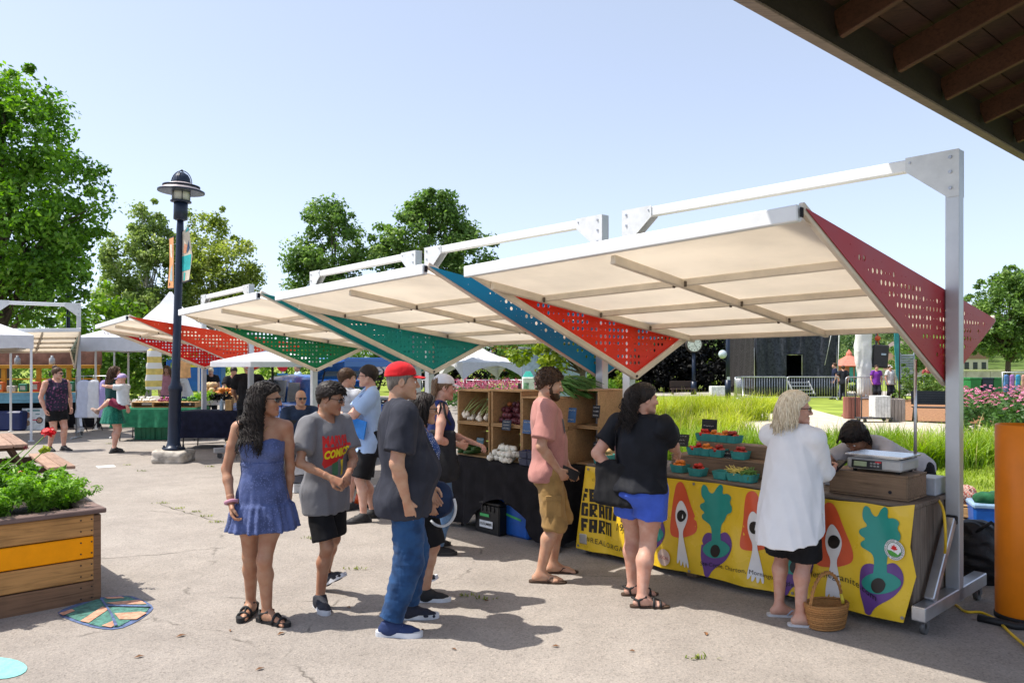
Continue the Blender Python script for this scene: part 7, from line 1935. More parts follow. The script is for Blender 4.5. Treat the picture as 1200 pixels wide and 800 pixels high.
 picnic('tan picnic table with bench left of the woman in the blue dress',G(262,552)+Vector((.95,.9,0)),R(-10),mt=wood_mat('tan table planks',(.55,.38,.2),.7,1.4,'X',.7),L_=1.7)
def lamp_post(label,base,hgt,s=1.0,banners=False,concrete=False):
 t=thing('street_lamp',label,'street lamp',base,0,'dark street lamps');nv=mat('navy lamp paint',(.010,.018,.04),.35,.1,.1,6,.1,30);gl=mat('lamp glass',(.55,.55,.50),.15,0,.03);und=mat('shade underside',(.42,.36,.36),.5)
 z0=.22 if concrete else 0
 if concrete:
  m=MB();P_=[boxp((0,0,.1),(.28,.28,.12),None,.05)]
  V,Q=sdf_mesh(P_,.02,folds(5,.02,(12,12,12)),2);np_mesh('concrete_base',V,Q,mat('rough concrete',(.42,.38,.33),.9,0,.25,6,.8,40),t)
 m=MB();m.lathe([(.19,z0),(.19,z0+.03),(.125,z0+.05),(.105,z0+.12),(.10,z0+1.0),(.115,z0+1.02),(.115,z0+1.09),(.09,z0+1.12),(.072,z0+1.2),(.06,hgt-1.0),(.052,hgt-.82)],(0,0,0),20);m.build('pole',nv,t)
 m=MB()
 for a in range(4):m.tube([(.165*math.cos(a*1.57+.78),.165*math.sin(a*1.57+.78),z0+.03),(.165*math.cos(a*1.57+.78),.165*math.sin(a*1.57+.78),z0+.075)],.018,6)
 build_each(m,'anchor_bolt',nv,t)
 m=MB();m.lathe([(.075,hgt-.84),(.115,hgt-.82),(.115,hgt-.54),(.10,hgt-.53)],(0,0,0),20);m.build('socket',nv,t)
 m=MB();m.lathe([(.14,hgt-.53),(.172,hgt-.52),(.172,hgt-.50),(.14,hgt-.49)],(0,0,0),24);
 for a in range(6):m.tube([(.155*math.cos(a*1.047),.155*math.sin(a*1.047),hgt-.5),(.155*math.cos(a*1.047),.155*math.sin(a*1.047),hgt-.25)],.008,6)
 m.build('cage',nv,t)
 m=MB();m.lathe([(.138,hgt-.495),(.14,hgt-.26)],(0,0,0),24);m.build('glass',gl,t)
 m=MB();m.lathe([(.06,hgt-.48),(.07,hgt-.3)],(0,0,0),14);m.build('bulb',mat('lamp bulb',(.62,.58,.45),.4),t)
 m=MB();m.lathe([(.15,hgt-.265),(.36,hgt-.335),(.375,hgt-.345),(.37,hgt-.32),(.27,hgt-.255),(.15,hgt-.235)],(0,0,0),36,0);m.lathe([(.16,hgt-.205),(.295,hgt-.25),(.30,hgt-.24),(.16,hgt-.19)],(0,0,0),36);m.build('shade',und,t)
 m=MB();m.lathe([(.366,hgt-.35),(.383,hgt-.35),(.383,hgt-.322),(.366,hgt-.322)],(0,0,0),36);m.lathe([(.292,hgt-.255),(.306,hgt-.255),(.306,hgt-.236),(.292,hgt-.236)],(0,0,0),36);m.lathe([(.155,hgt-.23),(.152,hgt-.17),(.138,hgt-.10),(.105,hgt-.045),(.05,hgt-.008),(.001,hgt)],(0,0,0),24)
 m.tube([(.18*math.cos(a),0,hgt-.2+.225*math.sin(a))for a in np.linspace(0,math.pi,15)],.008,6);m.tube([(0,.18*math.cos(a),hgt-.2+.225*math.sin(a))for a in np.linspace(0,math.pi,15)],.008,6);m.ball((0,0,hgt+.03),.02,8);m.build('dome',nv,t)
 return t
def popup_tent(label,c,rz,w,d,eave,peak,mt,val=.26,legs=True,name='popup_tent',high=False,arch=False,group='white market tents'):
 t=thing(name,label,'tent',c,rz,group);m=MB();n=10;vs=[];hw,hd=w/2,d/2
 def per(k,s,z):
  out=[]
  for side in range(4):
   for i in range(n):
    u=-1+2*i/n;x,y=[(u,-1),(1,u),(-u,1),(-1,-u)][side]
    out.append(Vector((x*hw*s,y*hd*s,z(u)if callable(z)else z)))
  return out
 vz=lambda u:eave-val*(1 if not arch else(.35+.65*u*u*2.2 if True else 1))+.012*math.sin(9*u)
 rows=[per(0,1.0,vz),per(0,1.002,lambda u:eave),per(0,.72,lambda u:eave+(peak-eave)*(.17 if high else .26)-.03*math.cos(u*1.57)),per(0,.42,lambda u:eave+(peak-eave)*(.40 if high else .56)),per(0,.16,lambda u:eave+(peak-eave)*(.74 if high else .84)),per(0,.02,lambda u:peak)]
 vs=[p for r in rows for p in r];K=4*n
 fs=[(j*K+i,j*K+(i+1)%K,(j+1)*K+(i+1)%K,(j+1)*K+i)for j in range(5)for i in range(K)]+[tuple(range(5*K,6*K))]
 m.add(vs,fs);m.add([v-Vector((0,0,.006))-Vector((v.x,v.y,0))*.003 for v in vs],[f[::-1]for f in fs]);m.build('canopy',mt,t)
 for x in(-hw+.04,hw-.04):
  for y in(-hd+.04,hd-.04):
   m=MB();m.box((x,y,(eave-.03)/2+.01),(.045,.045,eave-.06));m.box((x,y,.012),(.11,.11,.02));m.build('leg',ALU(),t)
 m=MB()
 for y in(-hd+.045,hd-.045):
  for s in(-1,1):m.bar((-hw+.07 if s<0 else .0,y,eave-.08),(0 if s<0 else hw-.07,y,eave-.34+.26),.02,.028)
  m.bar((-hw*.95,y+.01,eave-.06),(-.02,y+.01,eave-.36),.018,.025);m.bar((hw*.95,y+.01,eave-.06),(.02,y+.01,eave-.36),.018,.025)
 m.build('truss',ALU2(),t)
 return t
WHITE_T=lambda:cloth_mat('white tent cloth',(.80,.80,.82),.03,rough=.6,trans=.25,fold=.35)
def portable_toilet(label,loc,rz):
 t=thing('portable_toilet',label,'portable toilet',loc,rz,'blue portable toilets');bl=mat('toilet blue plastic',(.008,.10,.46),.45,0,.08,3,.1,20)
 m=MB();m.box((0,0,.98),(1.06,1.06,1.9),ch=.04);m.build('cabin',bl,t);m=MB();m.box((0,0,1.97),(1.12,1.12,.09),taper=.86);m.build('roof',mat('toilet roof',(.06,.22,.52),.5),t)
 m=MB();m.box((0,-.545,.95),(.72,.035,1.72));d=m.build('door',bl,t);m=MB();m.box((-.28,-.57,1.0),(.06,.03,.1));m.build('handle',BLACK_RUB(),d);m=MB();m.box((.02,-.566,1.58),(.52,.01,.24));m.build('yellow_sign',mat('yellow sign',(.72,.55,.02),.5),d)
 m=MB()
 for k in range(6):m.box((0,-.566,.35+k*.16),(.6,.012,.03))
 build_each(m,'rib',bl,d)
def hatchback(label,rear_left,dirv,col):
 """five door car with its tail gate up; local +x runs to the nose"""
 d=Vector((dirv[0],dirv[1],0)).normalized();left=Vector((-d.y,d.x,0));L_,Wd=4.25,1.76
 c=Vector((rear_left[0],rear_left[1],0))+d*(L_/2)-left*(Wd/2)
 t=thing('parked_car',label,'car',c,math.atan2(d.y,d.x));pt=mat('blue car paint',col,.22,.15,.05,2,0,1,spec=.6,coat=.9);gl=mat('car glass',(.03,.04,.05),.06,0,.02,spec=.8);blk=BLACK_RUB()
 xs=[-2.10,-2.06,-1.75,-1.2,-.5,.2,.75,1.3,1.85,2.08,2.13]
 belt=[.62,.92,.96,.96,.95,.94,.93,.90,.80,.68,.55];hwid=[.70,.82,.86,.88,.88,.88,.88,.87,.82,.70,.6];bot=[.38,.30,.24,.20,.20,.20,.20,.21,.24,.30,.40]
 vs=[]
 for x,b,hw,bt in zip(xs,belt,hwid,bot):
  prof=[(-hw*.86,bt),(-hw*.98,bt+.14),(-hw,(bt+b)/2),(-hw*.97,b-.06),(-hw*.90,b),(-hw*.4,b+.035),(hw*.4,b+.035),(hw*.90,b),(hw*.97,b-.06),(hw,(bt+b)/2),(hw*.98,bt+.14),(hw*.86,bt)]
  vs+=[Vector((x,y,z))for y,z in prof]
 n=12;fs=[(i*n+k,i*n+(k+1)%n,(i+1)*n+(k+1)%n,(i+1)*n+k)for i in range(len(xs)-1)for k in range(n)]+[tuple(range(n))[::-1],tuple(range((len(xs)-1)*n,len(xs)*n))]
 m=MB();m.add(vs,[f[::-1]for f in fs],0,True);body=m.build('body',pt,t)
 gx=[(-1.72,.97,.97),(-1.62,1.30,.90),(-1.50,1.44,.86),(-.6,1.50,.84),(.1,1.47,.84),(.45,1.33,.86),(1.02,.95,.95)]
 m=MB();vs=[]
 for x,z,f in gx:
  hw=.86*f*.86
  vs+=[Vector((x,-.80,.95)),Vector((x,-hw,z-.05)),Vector((x,-hw*.85,z)),Vector((x,hw*.85,z)),Vector((x,hw,z-.05)),Vector((x,.80,.95))]
 fs=[(i*6+k,(i+1)*6+k,(i+1)*6+k+1,i*6+k+1)for i in range(len(gx)-1)for k in range(5)]
 m.add(vs,fs,0,True);m.build('cabin',pt,t)
 for s in(-1,1):
  sw=lambda x,z:Vector((x,s*(.815-(z-.95)*.17+.012),z))
  for poly in([(-1.5,1.02),(-.98,1.0),(-.95,1.36),(-1.38,1.36)],[(-.90,1.0),(-.15,.99),(-.12,1.40),(-.86,1.39)],[(-.08,.99),(.82,.98),(.40,1.28),(.12,1.39),(-.06,1.40)]):
   m=MB();p=[sw(x,z)for x,z in poly];m.add(p,[tuple(range(len(p)))]if s<0 else[tuple(range(len(p)))[::-1]]);m.build('side_window',gl,t)
  for x0,x1 in((-.93,-.11),(-.11,.80)):
   m=MB();yy=s*.884
   m.tube([(x0+.02,yy,.94),(x0,yy,.6),(x0+.05,yy*.99,.3),(x1-.05,yy*.99,.3),(x1,yy,.6),(x1,yy,.93)],.006,4);dr=m.build('door',mat('door gap',(.01,.02,.05),.6),t)
   m=MB();m.box((x0+.12,s*.895,.82),(.16,.02,.03));m.build('handle',pt,dr)
  m=MB();m.box((.62,s*.93,1.02),(.11,.16,.11),ch=.03);m.build('wing_mirror',pt,t)
  m=MB();m.box((1.98,s*.60,.66),(.2,.26,.12),Matrix.Rotation(R(-25*s),3,'Z'),ch=.03);m.build('headlight',mat('lamp glass',(.55,.55,.50),.15),t)
  m=MB();m.box((-2.02,s*.72,.88),(.12,.16,.30),ch=.03);m.build('tail_light',mat('tail light',(.42,.012,.012),.15),t)
  for x in(-1.32,1.33):
   m=MB();Mx=Matrix.Rotation(R(90),3,'X');o=Vector((x,s*.78,.315));m.lathe([(.2,-.1),(.29,-.1),(.315,-.07),(.315,.07),(.29,.1),(.2,.1)],o,28,0,Mx);wh=m.build('wheel',blk,t)
   m=MB();m.lathe([(.2,-.095),(.2,.095)],o,24,0,Mx)
   for k in range(5):a=k*1.257;m.bar(o+Vector((0,s*.09,0)),o+Vector((.19*math.cos(a),s*.085,.19*math.sin(a))),.03,.05)
   m.build('rim',ALU2(),wh)
 m=MB();m.add([Vector((.48,-.68,1.31)),Vector((1.0,-.74,.975)),Vector((1.0,.74,.975)),Vector((.48,.68,1.31))],[(0,1,2,3)]);o=m.build('windscreen',gl,t);o.location.z=.012
 m=MB();m.box((-2.055,0,1.02),(.05,1.3,.02));m.box((-1.86,0,.975),(.38,1.3,.03));m.build('boot_opening',mat('boot dark',(.012,.012,.013),.9),t)
 m=MB();m.box((-2.10,0,.5),(.12,1.5,.24),ch=.05);m.build('rear_bumper',pt,t)
 H0=Vector((-1.52,0,1.47));a=R(21);u=Vector((-math.cos(a),0,math.sin(a)));nn=Vector((math.sin(a),0,math.cos(a)))
 W2=lambda s,y,z:H0+u*s+Vector((0,y,0))+nn*z
 m=MB();ring=[(0,.60),(.35,.69),(.62,.72),(.95,.70),(1.12,.58)]
 out=[(s,y)for s,y in ring]+[(s,-y)for s,y in ring[::-1]];out=out if poly_area(out)>0 else out[::-1]
 win=[(.12,.52),(.5,.58),(.5,-.58),(.12,-.52)]
 V,Fc=sheet(out,[win if poly_area(win)>0 else win[::-1]],lambda s,y,d:W2(s,y,-d-.05*s*s),.2,.07);m.add(V,Fc);m.box(W2(1.08,0,-.14),(.06,1.16,.16));tg=m.build('tail_gate',pt,t)
 m=MB();V,Fc=sheet(win if poly_area(win)>0 else win[::-1],[],lambda s,y,d:W2(s,y,-.03-.05*s*s-d),.2,.006);m.add(V,Fc);m.build('rear_window',mat('pale car glass',(.20,.25,.24),.08,0,.02,spec=.7),tg)
 m=MB()
 for s in(-1,1):m.tube([(-1.75,s*.62,1.0),W2(.5,s*.62,-.09)],.014,6)
 m.build('gas_strut',blk,tg)
 return t
def shirt_on_hanger(label,loc,rz,mt,w=.5,h=.72,sl=0):
 t=thing('hanging_shirt',label,'shirt',loc,rz,'shirts hung for sale');P=[loft([(-h,0,0,w*.48,.05),(-.2,0,0,w*.42,.06),(-.03,0,0,w*.36,.05),(.0,0,0,.08,.03)],(0,0,0),np.eye(3),.02)]+([cone((s_*w*.3,0,-.05),(s_*w*.58,0,-.28),.06,.08,.02)for s_ in(-1,1)]if sl else[])
 V,Q=sdf_mesh(P,.018,folds(6,.014,(14,14,3)),1);np_mesh('cloth',V,Q,mt,t);m=MB();m.tube([(0,0,-.02),(0,0,.06),(.02,0,.085),(.0,0,.1)],.006,5);m.build('hanger',ALU2(),t)
def build_left_background():
 lp=lamp_post('near dark blue street lamp with two banners on a concrete block',G(203,541),5.03,concrete=True)
 lp.rotation_euler.y=R(1.7)
 base=Vector(lp.location);sgn=((-1,'orange street banner on the left side of the lamp post',(.72,.34,.14),268,195,212),(1,'teal and cream street banner on the right side of the lamp post',(.62,.55,.45),0,0,0))
 for s,lb,col,*_ in sgn:
  t=thing('street_banner',lb,'banner',base+Vector((s*.075+.1,0,0)),R(-45 if s>0 else-50))
  z1,z0=(3.98,3.12)if s>0 else(3.90,3.02);wv=.34
  fn=lambda x,z,d,s=s:Vector((s*x,-.02+d+.05*math.sin(z*4)*x*2,z))
  ol=[(.0,z0),(wv*.85,z0+.02),(wv,(z0+z1)/2),(wv*.9 if s>0 else wv*.75,z1+(.08 if s>0 else 0)),(0,z1)]
  V,Fc=sheet(ol,[],fn,.1,.004);m=MB();m.add(V,Fc if s>0 else[f[::-1]for f in Fc]);o=m.build('cloth',cloth_mat('street banner cloth %d'%s,col,.08,trans=.15),t)
  sh=lambda pl,nm,c_:(lambda V,Fc:MB().add(V,Fc).build(nm,mat('banner print '+str(c_),c_,.6),o))(*sheet(pl if poly_area(pl)>0 else pl[::-1],[],lambda x,z,d:fn(x,z,-.004),.1))
  zm=z0+.3
  if s>0:
   sh([(.01,zm-.12),(wv*.9,zm-.1),(wv*.93,zm+.16),(.01,zm+.14)],'print_band',(.02,.36,.36));sh([(.15,z1-.02),(wv*.9,z1),(wv*.88,z1+.07),(.16,z1+.0)],'print_corner',(.04,.40,.38));sh([(.17,z1-.38),(.27,z1-.3),(.26,z1-.16),(.2,z1-.26)],'print_shape',(.03,.08,.16));sh([(.06,z0+.02),(.12,z0+.02),(.13,z0+.16),(.07,z0+.16)],'print_stripe',(.05,.40,.36));sh([(.04,z0+.5),(.14,z0+.48),(.2,z0+.62),(.1,z0+.66)],'print_shape',(.55,.25,.14))
  else:
   sh([(.05,z0+.12),(.22,z0+.14),(.2,z0+.34),(.08,z0+.42)],'print_shape',(.30,.38,.38));sh([(.1,z1-.36),(.24,z1-.3),(.22,z1-.1),(.09,z1-.12)],'print_shape',(.66,.58,.48));sh([(.16,z0+.08),(.24,z0+.04),(.23,z0+.12)],'print_shape',(.08,.03,.05))
  m=MB();m.tube([(0,0,z1+.01),(s*wv*1.02,0,z1+(.1 if s>0 else .01))],.011,6);m.tube([(0,0,z0-.005),(s*wv*.98,0,z0+.01)],.011,6);build_each(m,'bracket',mat('navy lamp paint',(0,0,0)),t)
 lamp_post('farther street lamp in front of the maple',((80-600)*27/F,27,0),5.85)
 wt=WHITE_T()
 popup_tent('white market tent cut by the left edge with two poles in front',(-12.72,17.0,0),R(40),3.2,3.2,2.32,3.1,wt,.28)
 t2=popup_tent('white market tent with grey script lettering left of the lamp post',((168-600)*19.6/F,20.6,0),R(4),3.0,3.0,2.36,3.05,wt,.34)
 vs,fs=text_mesh('Shomonita',.28,.004);m=MB()
 m.add([Vector((-.95+v[0]*.55+v[1]*.25,-1.36+v[1]*.9*.42,2.42+v[1]*.55))for v in vs],fs);m.build('lettering',mat('grey lettering',(.16,.16,.20),.6),t2)
 popup_tent('white tent with a tall pointed peak behind the red canopy',((200-600)*22/F,22.0,0),R(20),3.4,3.4,2.3,3.75,wt,.2,high=True)
 popup_tent('far white event tent with arched valance beyond the vegetable crates',(-1.6,40,0),R(25),3.4,3.4,1.75,2.5,wt,.5,high=True,arch=True)
 u=thing('market_umbrella','flat white market umbrella on a black pole behind the green panel','umbrella',((318-600)*13.2/F,13.2,0));m=MB();nn=8
 vs=[(0,0,1.95)]+[(1.05*math.cos(2*math.pi*k/nn),1.05*math.sin(2*math.pi*k/nn),1.74)for k in range(nn)]+[(1.05*math.cos(2*math.pi*k/nn),1.05*math.sin(2*math.pi*k/nn),1.66)for k in range(nn)]
 fs=[(0,1+k,1+(k+1)%nn)for k in range(nn)]+[(1+k,9+k,9+(k+1)%nn,1+(k+1)%nn)for k in range(nn)];m.add(vs,fs);m.add([Vector(v)*.998-Vector((0,0,.004))for v in vs],[f[::-1]for f in fs]);m.build('canopy',wt,u)
 m=MB();m.tube([(.02,0,0),(.02,0,2.0)],.022,8);m.tube([(.02,0,1.3),(.02,0,1.42)],.035,8);m.build('pole',BLACK_RUB(),u);m=MB()
 for k in range(nn):m.tube([(.02,0,1.95),(1.03*math.cos(2*math.pi*k/nn),1.03*math.sin(2*math.pi*k/nn),1.72)],.008,5)
 build_each(m,'rib',mat('grey rib',(.3,.3,.3),.5),u);m=MB();m.lathe([(.24,0),(.24,.05),(.05,.08),(.03,.3)],(.02,0,0),20);m.build('base',BLACK_RUB(),u)
 canopy_stall((-10.55,18.7),(-11.95,17.7),'canopy of the food stall at the left with a dark green panel',paint('dark green panel paint',(.012,.06,.04)),paint('dark green panel paint',(0,0,0)),33,vf=(1.05,1.05),dense=.55)
 yw=wood_mat('yellow stall boards',(.62,.30,.03),.7,1.4,'X',.6);c=G(30,507)+Vector((-1.2,.9,0));t=thing('food_stall','food stall shelf of yellow boards with a light blue skirt behind the white tent poles','food stall',c,R(14))
 m=MB();m.box((0,0,.95),(4.6,.75,.05));m.build('counter',yw,t);m=MB();V,Fc=sheet([(-2.3,.70),(2.3,.70),(2.3,.96),(-2.3,.96)],[],lambda x,z,d:Vector((x,-.395+.012*math.sin(9*x)+d,z)),.15,.006);m.add(V,Fc);m.build('skirt',cloth_mat('light blue skirt cloth',(.16,.36,.48),.08),t)
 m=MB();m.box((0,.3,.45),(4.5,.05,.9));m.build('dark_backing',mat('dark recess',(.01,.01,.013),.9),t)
 for x in(-2.28,-1.5,-.7,.1,.9,1.6,2.28):m=MB();m.box((x,-.1,1.28),(.1,.1,.62));m.build('upright',yw,t)
 m=MB();m.box((0,-.1,1.62),(4.7,.16,.09));m.box((0,-.05,1.3),(4.5,.12,.03));m.build('shelf',yw,t)
 m=MB();m.box((0,.45,2.02),(4.5,.04,.75));m.build('menu_board',mat('brown menu board',(.22,.12,.09),.7,var=.3,scale=3),t)
 cols=[(.03,.22,.13),(.70,.16,.03),(.55,.5,.45),(.03,.20,.20),(.6,.08,.05),(.3,.3,.32),(.7,.45,.05)]
 for k in range(16):
  x=-2.1+k*.27;cc=cols[k%7];hh=.16+.1*((k*7)%3)/2
  m=MB();m.box((0,0,hh/2),(.19,.2,hh),ch=.012);m.box((0,-.102,hh*.5),(.12,.004,hh*.5),mi=1);o=m.build('goods_box',[mat('goods %.2f'%cc[0],cc,.6),mat('goods label',(.5,.5,.45),.6)],None);o.location=t.matrix_basis@Vector((x,-.22,.976));o.rotation_euler.z=R(14);tag(o,'small coloured box standing on the shelf of the food stall','box','boxes on the food stall shelf')
 for k,(x,cc)in enumerate(((-.6,(.62,.14,.03)),(.4,(.3,.32,.35)),(1.2,(.4,.42,.45)))):
  m=MB();m.lathe([(.05,0),(.07,.02),(.07,.16),(.03,.2),(.03,.24)],(0,0,0),14);o=m.build('jug',mat('jug %d'%k,cc,.3),None,True);o.location=t.matrix_basis@Vector((x,-.08,1.668));tag(o,['orange jug on the top board of the food stall','grey jug on the top board of the food stall','pale grey jug at the right of the top board'][k],'jug')
 p=thing('poster','white menu poster with food photos leaning under the food stall','poster',G(37,504)+Vector((0,.05,0)),R(8));m=MB();Mt=Matrix.Rotation(R(-6),3,'X');m.box(Mt@Vector((0,0,.28)),(.56,.012,.56),Mt);bo=m.build('panel',mat('poster white',(.66,.72,.76),.5),p)
 for x,z,r_,c_,nm in((-.16,.38,.085,(.30,.16,.12),'dish_photo'),(-.14,.18,.075,(.36,.24,.16),'dish_photo'),(.15,.25,.085,(.06,.06,.07),'dish_photo'),(.15,.25,.055,(.45,.28,.2),'dish_photo')):
  m=MB();y_=-.0085 if r_!=.055 else-.011;V,Fc=sheet(circle(x,z,r_,18),[],lambda a,b,d,y_=y_:Mt@Vector((a,y_,b)));m.add(V,Fc);m.build(nm,mat('dish %.2f'%c_[0],c_,.6,var=.4,scale=30),bo)
 m=MB();m.box(Mt@Vector((.03,-.008,.26)),(.13,.004,.03),Mt);m.build('red_tag',mat('pink red tag',(.6,.05,.12),.5),bo);m=MB();m.box(Mt@Vector((.0,-.008,.5)),(.3,.004,.035),Mt);m.box(Mt@Vector((.1,-.008,.41)),(.1,.004,.02),Mt);m.build('heading',mat('teal heading',(.04,.22,.24),.5),bo)
 m=MB();m.box((0,0,.25),(1.6,.5,.5),ch=.04);o=m.build('cooler',mat('dark blue cooler',(.008,.02,.10),.5),None);o.location=G(-14,505)+Vector((0,.3,0));tag(o,'dark blue cooler on the ground under the food stall','cooler')
 c=thing('folding_chair','dark folding chair behind the woman in the tank top','chair',G(100,505)+Vector((0,.2,0)),R(60));m=MB();m.box((0,0,.44),(.42,.42,.03));m.build('seat',BLACK_RUB(),c);m=MB();m.box((0,.2,.74),(.42,.03,.3));m.build('backrest',mat('dark teal canvas',(.012,.05,.07),.7),c)
 for x in(-.2,.2):
  for a,b_ in((-.22,.24),(.22,-.22)):m=MB();m.tube([(x,a,0),(x,b_,.46 if b_<0 else .9)],.014,6);m.build('leg',BLACK_RUB(),c)
 c=thing('clothes_rail','metal clothes rail with pale garments beside the white tent leg','clothes rail',((112-600)*17.6/F,17.6,0),R(5));m=MB();m.tube([(-.42,0,0),(-.42,0,1.42),(.42,0,1.42),(.42,0,0)],.018,8);m.build('frame',ALU2(),c)
 for x in(-.42,.42):m=MB();m.tube([(x,-.25,.02),(x,.25,.02)],.018,6);m.build('foot',ALU2(),c)
 for k,(x,cc,lb)in enumerate(((-.27,(.62,.66,.78),'pale blue garment on the clothes rail'),(-.05,(.80,.80,.82),'white garment on the clothes rail'),(.22,(.45,.38,.68),'lilac garment on the clothes rail beside the mother'))):shirt_on_hanger(lb,c.matrix_basis@Vector((x,0,1.33)),R(5),cloth_mat('garment %d'%k,cc,.05,trans=.2),.34,.86)
 gt,nvt=cloth_mat('green tablecloth',(.02,.17,.085),.15),cloth_mat('navy tablecloth',(.012,.014,.032),.2)
 draped_table('folding_table','folding table of the produce stall under the green cloth',G(180,517)+Vector((.0,.45,0)),R(3),1.75,.8,.72,gt,.30,5,cloth_label='green tablecloth on the stall table left of the lamp post');draped_table('folding_table','folding table of the produce stall under the dark navy cloth',G(262,527)+Vector((-.15,.5,0)),R(-3),1.6,.8,.74,nvt,.22,6,cloth_label='dark navy tablecloth on the stall table right of the lamp post')
 for k,(px,w_)in enumerate(((166,.5),(190,.5))):
  m=MB();m.box((0,0,.16),(w_-.02,.45,.32),taper=1.06)
  for j in range(5):m.box((-.2+j*.1,-.232,.16),(.02,.014,.28))
  o=m.build('green_crate',mat('green crate plastic',(.012,.16,.07),.5),None);o.location=G(px,516)+Vector((0,.4,0));tag(o,('left' if k==0 else 'right')+' green plastic crate on the ground under the green cloth','crate')
 tc=wood_mat('tan box boards',(.55,.34,.15),.7,1.6,'X',.7)
 for k,px in enumerate((163,188,214)):
  g=G(px,517)+Vector((0,.35,.735));crate('wooden_tray',['left','middle','right'][k]+' shallow wooden tray on the green stall table',g,R(3),(.46,.5,.12),tc,3);o=heap('radishes' if k else 'turnips',['white turnips in the left tray on the green table','purple radishes in the middle tray on the green table','mixed greens in the right tray on the green table'][k],g+Vector((0,-.02,.125)),(.17,.17),24,.032,[mat('white onion skin',(0,0,0)),mat('radish skin',(.30,.06,.14),.4),mat('green veg',(.06,.2,.03),.5)][k],'vegetables',k+3,2)
 herb=leaf_mat('bright herb leaf',(0,0,0),(0,0,0))
 for k,(px,py,w_,h_,lb)in enumerate(((232,482,.42,.3,'boxed bunch of tall green herbs on the navy table'),(252,468,.34,.26,'dark green bunch behind the herb box on the navy table'),(190,472,.2,.14,'small green plant at the right end of the green table'))):
  p=G(px,515)+Vector((0,.25,.76));o=thing('herb_bunch',lb,'herbs',p);V,Q=leaf_cloud(np.array([[(i%5-2)*w_/5,(i//5-1)*.1,h_*.6+.05*math.sin(i)]for i in range(15)]),np.full(15,h_*.5),40,.09,k,aspect=.3);np_mesh('leaves',V,Q,herb if k!=1 else leaf_mat('dark leaf',(0,0,0),(0,0,0)),o,False);m=MB();m.box((0,0,.06),(w_,.26,.11));m.build('carton',mat('carton white',(.5,.48,.45),.7),o)
 heap('bread_loaves','round pale loaves piled at the back of the navy table',G(236,515)+Vector((-.02,.65,1.02)),(.18,.1),9,.075,mat('bread crust',(.55,.38,.2),.7),'bread',2,2);m=MB();m.box((0,0,.13),(.55,.35,.26));o=m.build('wooden_box',tc,None);o.location=G(236,515)+Vector((-.02,.65,.76));tag(o,'wooden box under the loaves on the navy table','box')
 heap('carrots','orange carrots heaped behind the herb box',G(250,515)+Vector((.05,.6,.98)),(.2,.1),16,.05,mat('carrot skin',(.62,.22,.03),.5),'carrots',7,2);m=MB();m.box((0,0,.1),(.5,.3,.2));o=m.build('wooden_box',tc,None);o.location=G(250,515)+Vector((.05,.6,.76));tag(o,'wooden box under the carrots on the navy table','box')
 for k,(px,w_)in enumerate(((253,.09),(262,.14),(276,.14))):
  m=MB();(m.lathe([(.035,0),(.04,.02),(.04,.16),(.02,.2),(.018,.23)],(0,0,0),12)if k==0 else m.box((0,0,.11),(w_,.1,.22),taper=.9));o=m.build('bottle' if k==0 else 'paper_bag',mat('pale blue bottle',(.35,.48,.6),.2)if k==0 else mat('kraft paper',(0,0,0)),None);o.location=G(px,527)+Vector((0,.3,.76));tag(o,['clear blue bottle at the front of the navy table','left kraft bag at the front of the navy table','right kraft bag near the tan picnic table'][k],'bottle' if k==0 else 'paper bag')
 shirt_on_hanger('long yellow and white shirt hanging from the tent corner',((181-600)*18.4/F,18.4,2.08),R(30),cloth_mat('yellow white cloth',(.72,.55,.16),.1,'stripe',(.75,.74,.70),1.1,thr=.5),.38,1.0);shirt_on_hanger('orange shirt hanging beside the lamp post',((214-600)*18.6/F,18.6,1.98),R(-10),cloth_mat('pale orange cloth',(.70,.38,.16),.1),.45,.62)
 for k,px in enumerate((209,230,251,381)):portable_toilet(['portable toilet half hidden behind the lamp post','blue portable toilet left of the canopy post','blue portable toilet right of the canopy post','blue portable toilet behind the car'][k],((px-600)*46/F,46,0),R(6))
 hatchback('bright blue hatchback car with its tail gate raised behind the market row',(-3.42,13.3),(-.687,.727),(.010,.11,.42))
 s=thing('road_sign','red and white no entry sign with a blue sign below','road sign',((331-600)*24/F,24,0));m=MB();m.tube([(0,.03,0),(0,.03,1.85)],.03,8);m.build('post',ALU2(),s);m=MB();m.prism(circle(0,1.62,.17,24),-.01,.01,Matrix(((1,0,0),(0,0,1),(0,1,0))));m.box((0,0,1.62),(.24,.026,.055),mi=1);m.build('disc',[mat('sign red',(.62,.02,.03),.4),mat('sign white',(.75,.75,.75),.4)],s);m=MB();m.box((0,0,1.26),(.34,.02,.26));m.build('blue_plate',mat('sign blue',(.03,.26,.5),.4),s);m=MB();m.box((0,0,1.03),(.34,.02,.16));m.build('green_plate',mat('sign green',(.05,.25,.18),.4),s)
 c=thing('traffic_cone','orange traffic cone with a yellow band between the boy and the man in the cap','cone',G(426,592));m=MB();m.box((0,0,.015),(.3,.3,.03),ch=.008);m.build('base',BLACK_RUB(),c);m=MB();m.lathe([(.115,.03),(.085,.15)],(0,0,0),20);m.lathe([(.057,.27),(.036,.36)],(0,0,0),20);m.build('cone',mat('cone orange',(.75,.09,.012),.5),c);m=MB();m.lathe([(.086,.15),(.058,.27)],(0,0,0),20);m.build('yellow_band',mat('cone yellow',(.75,.65,.05),.4),c);m=MB();m.lathe([(.037,.36),(.022,.45),(.001,.455)],(0,0,0),20);m.build('white_tip',mat('cone white',(.7,.7,.7),.5),c)
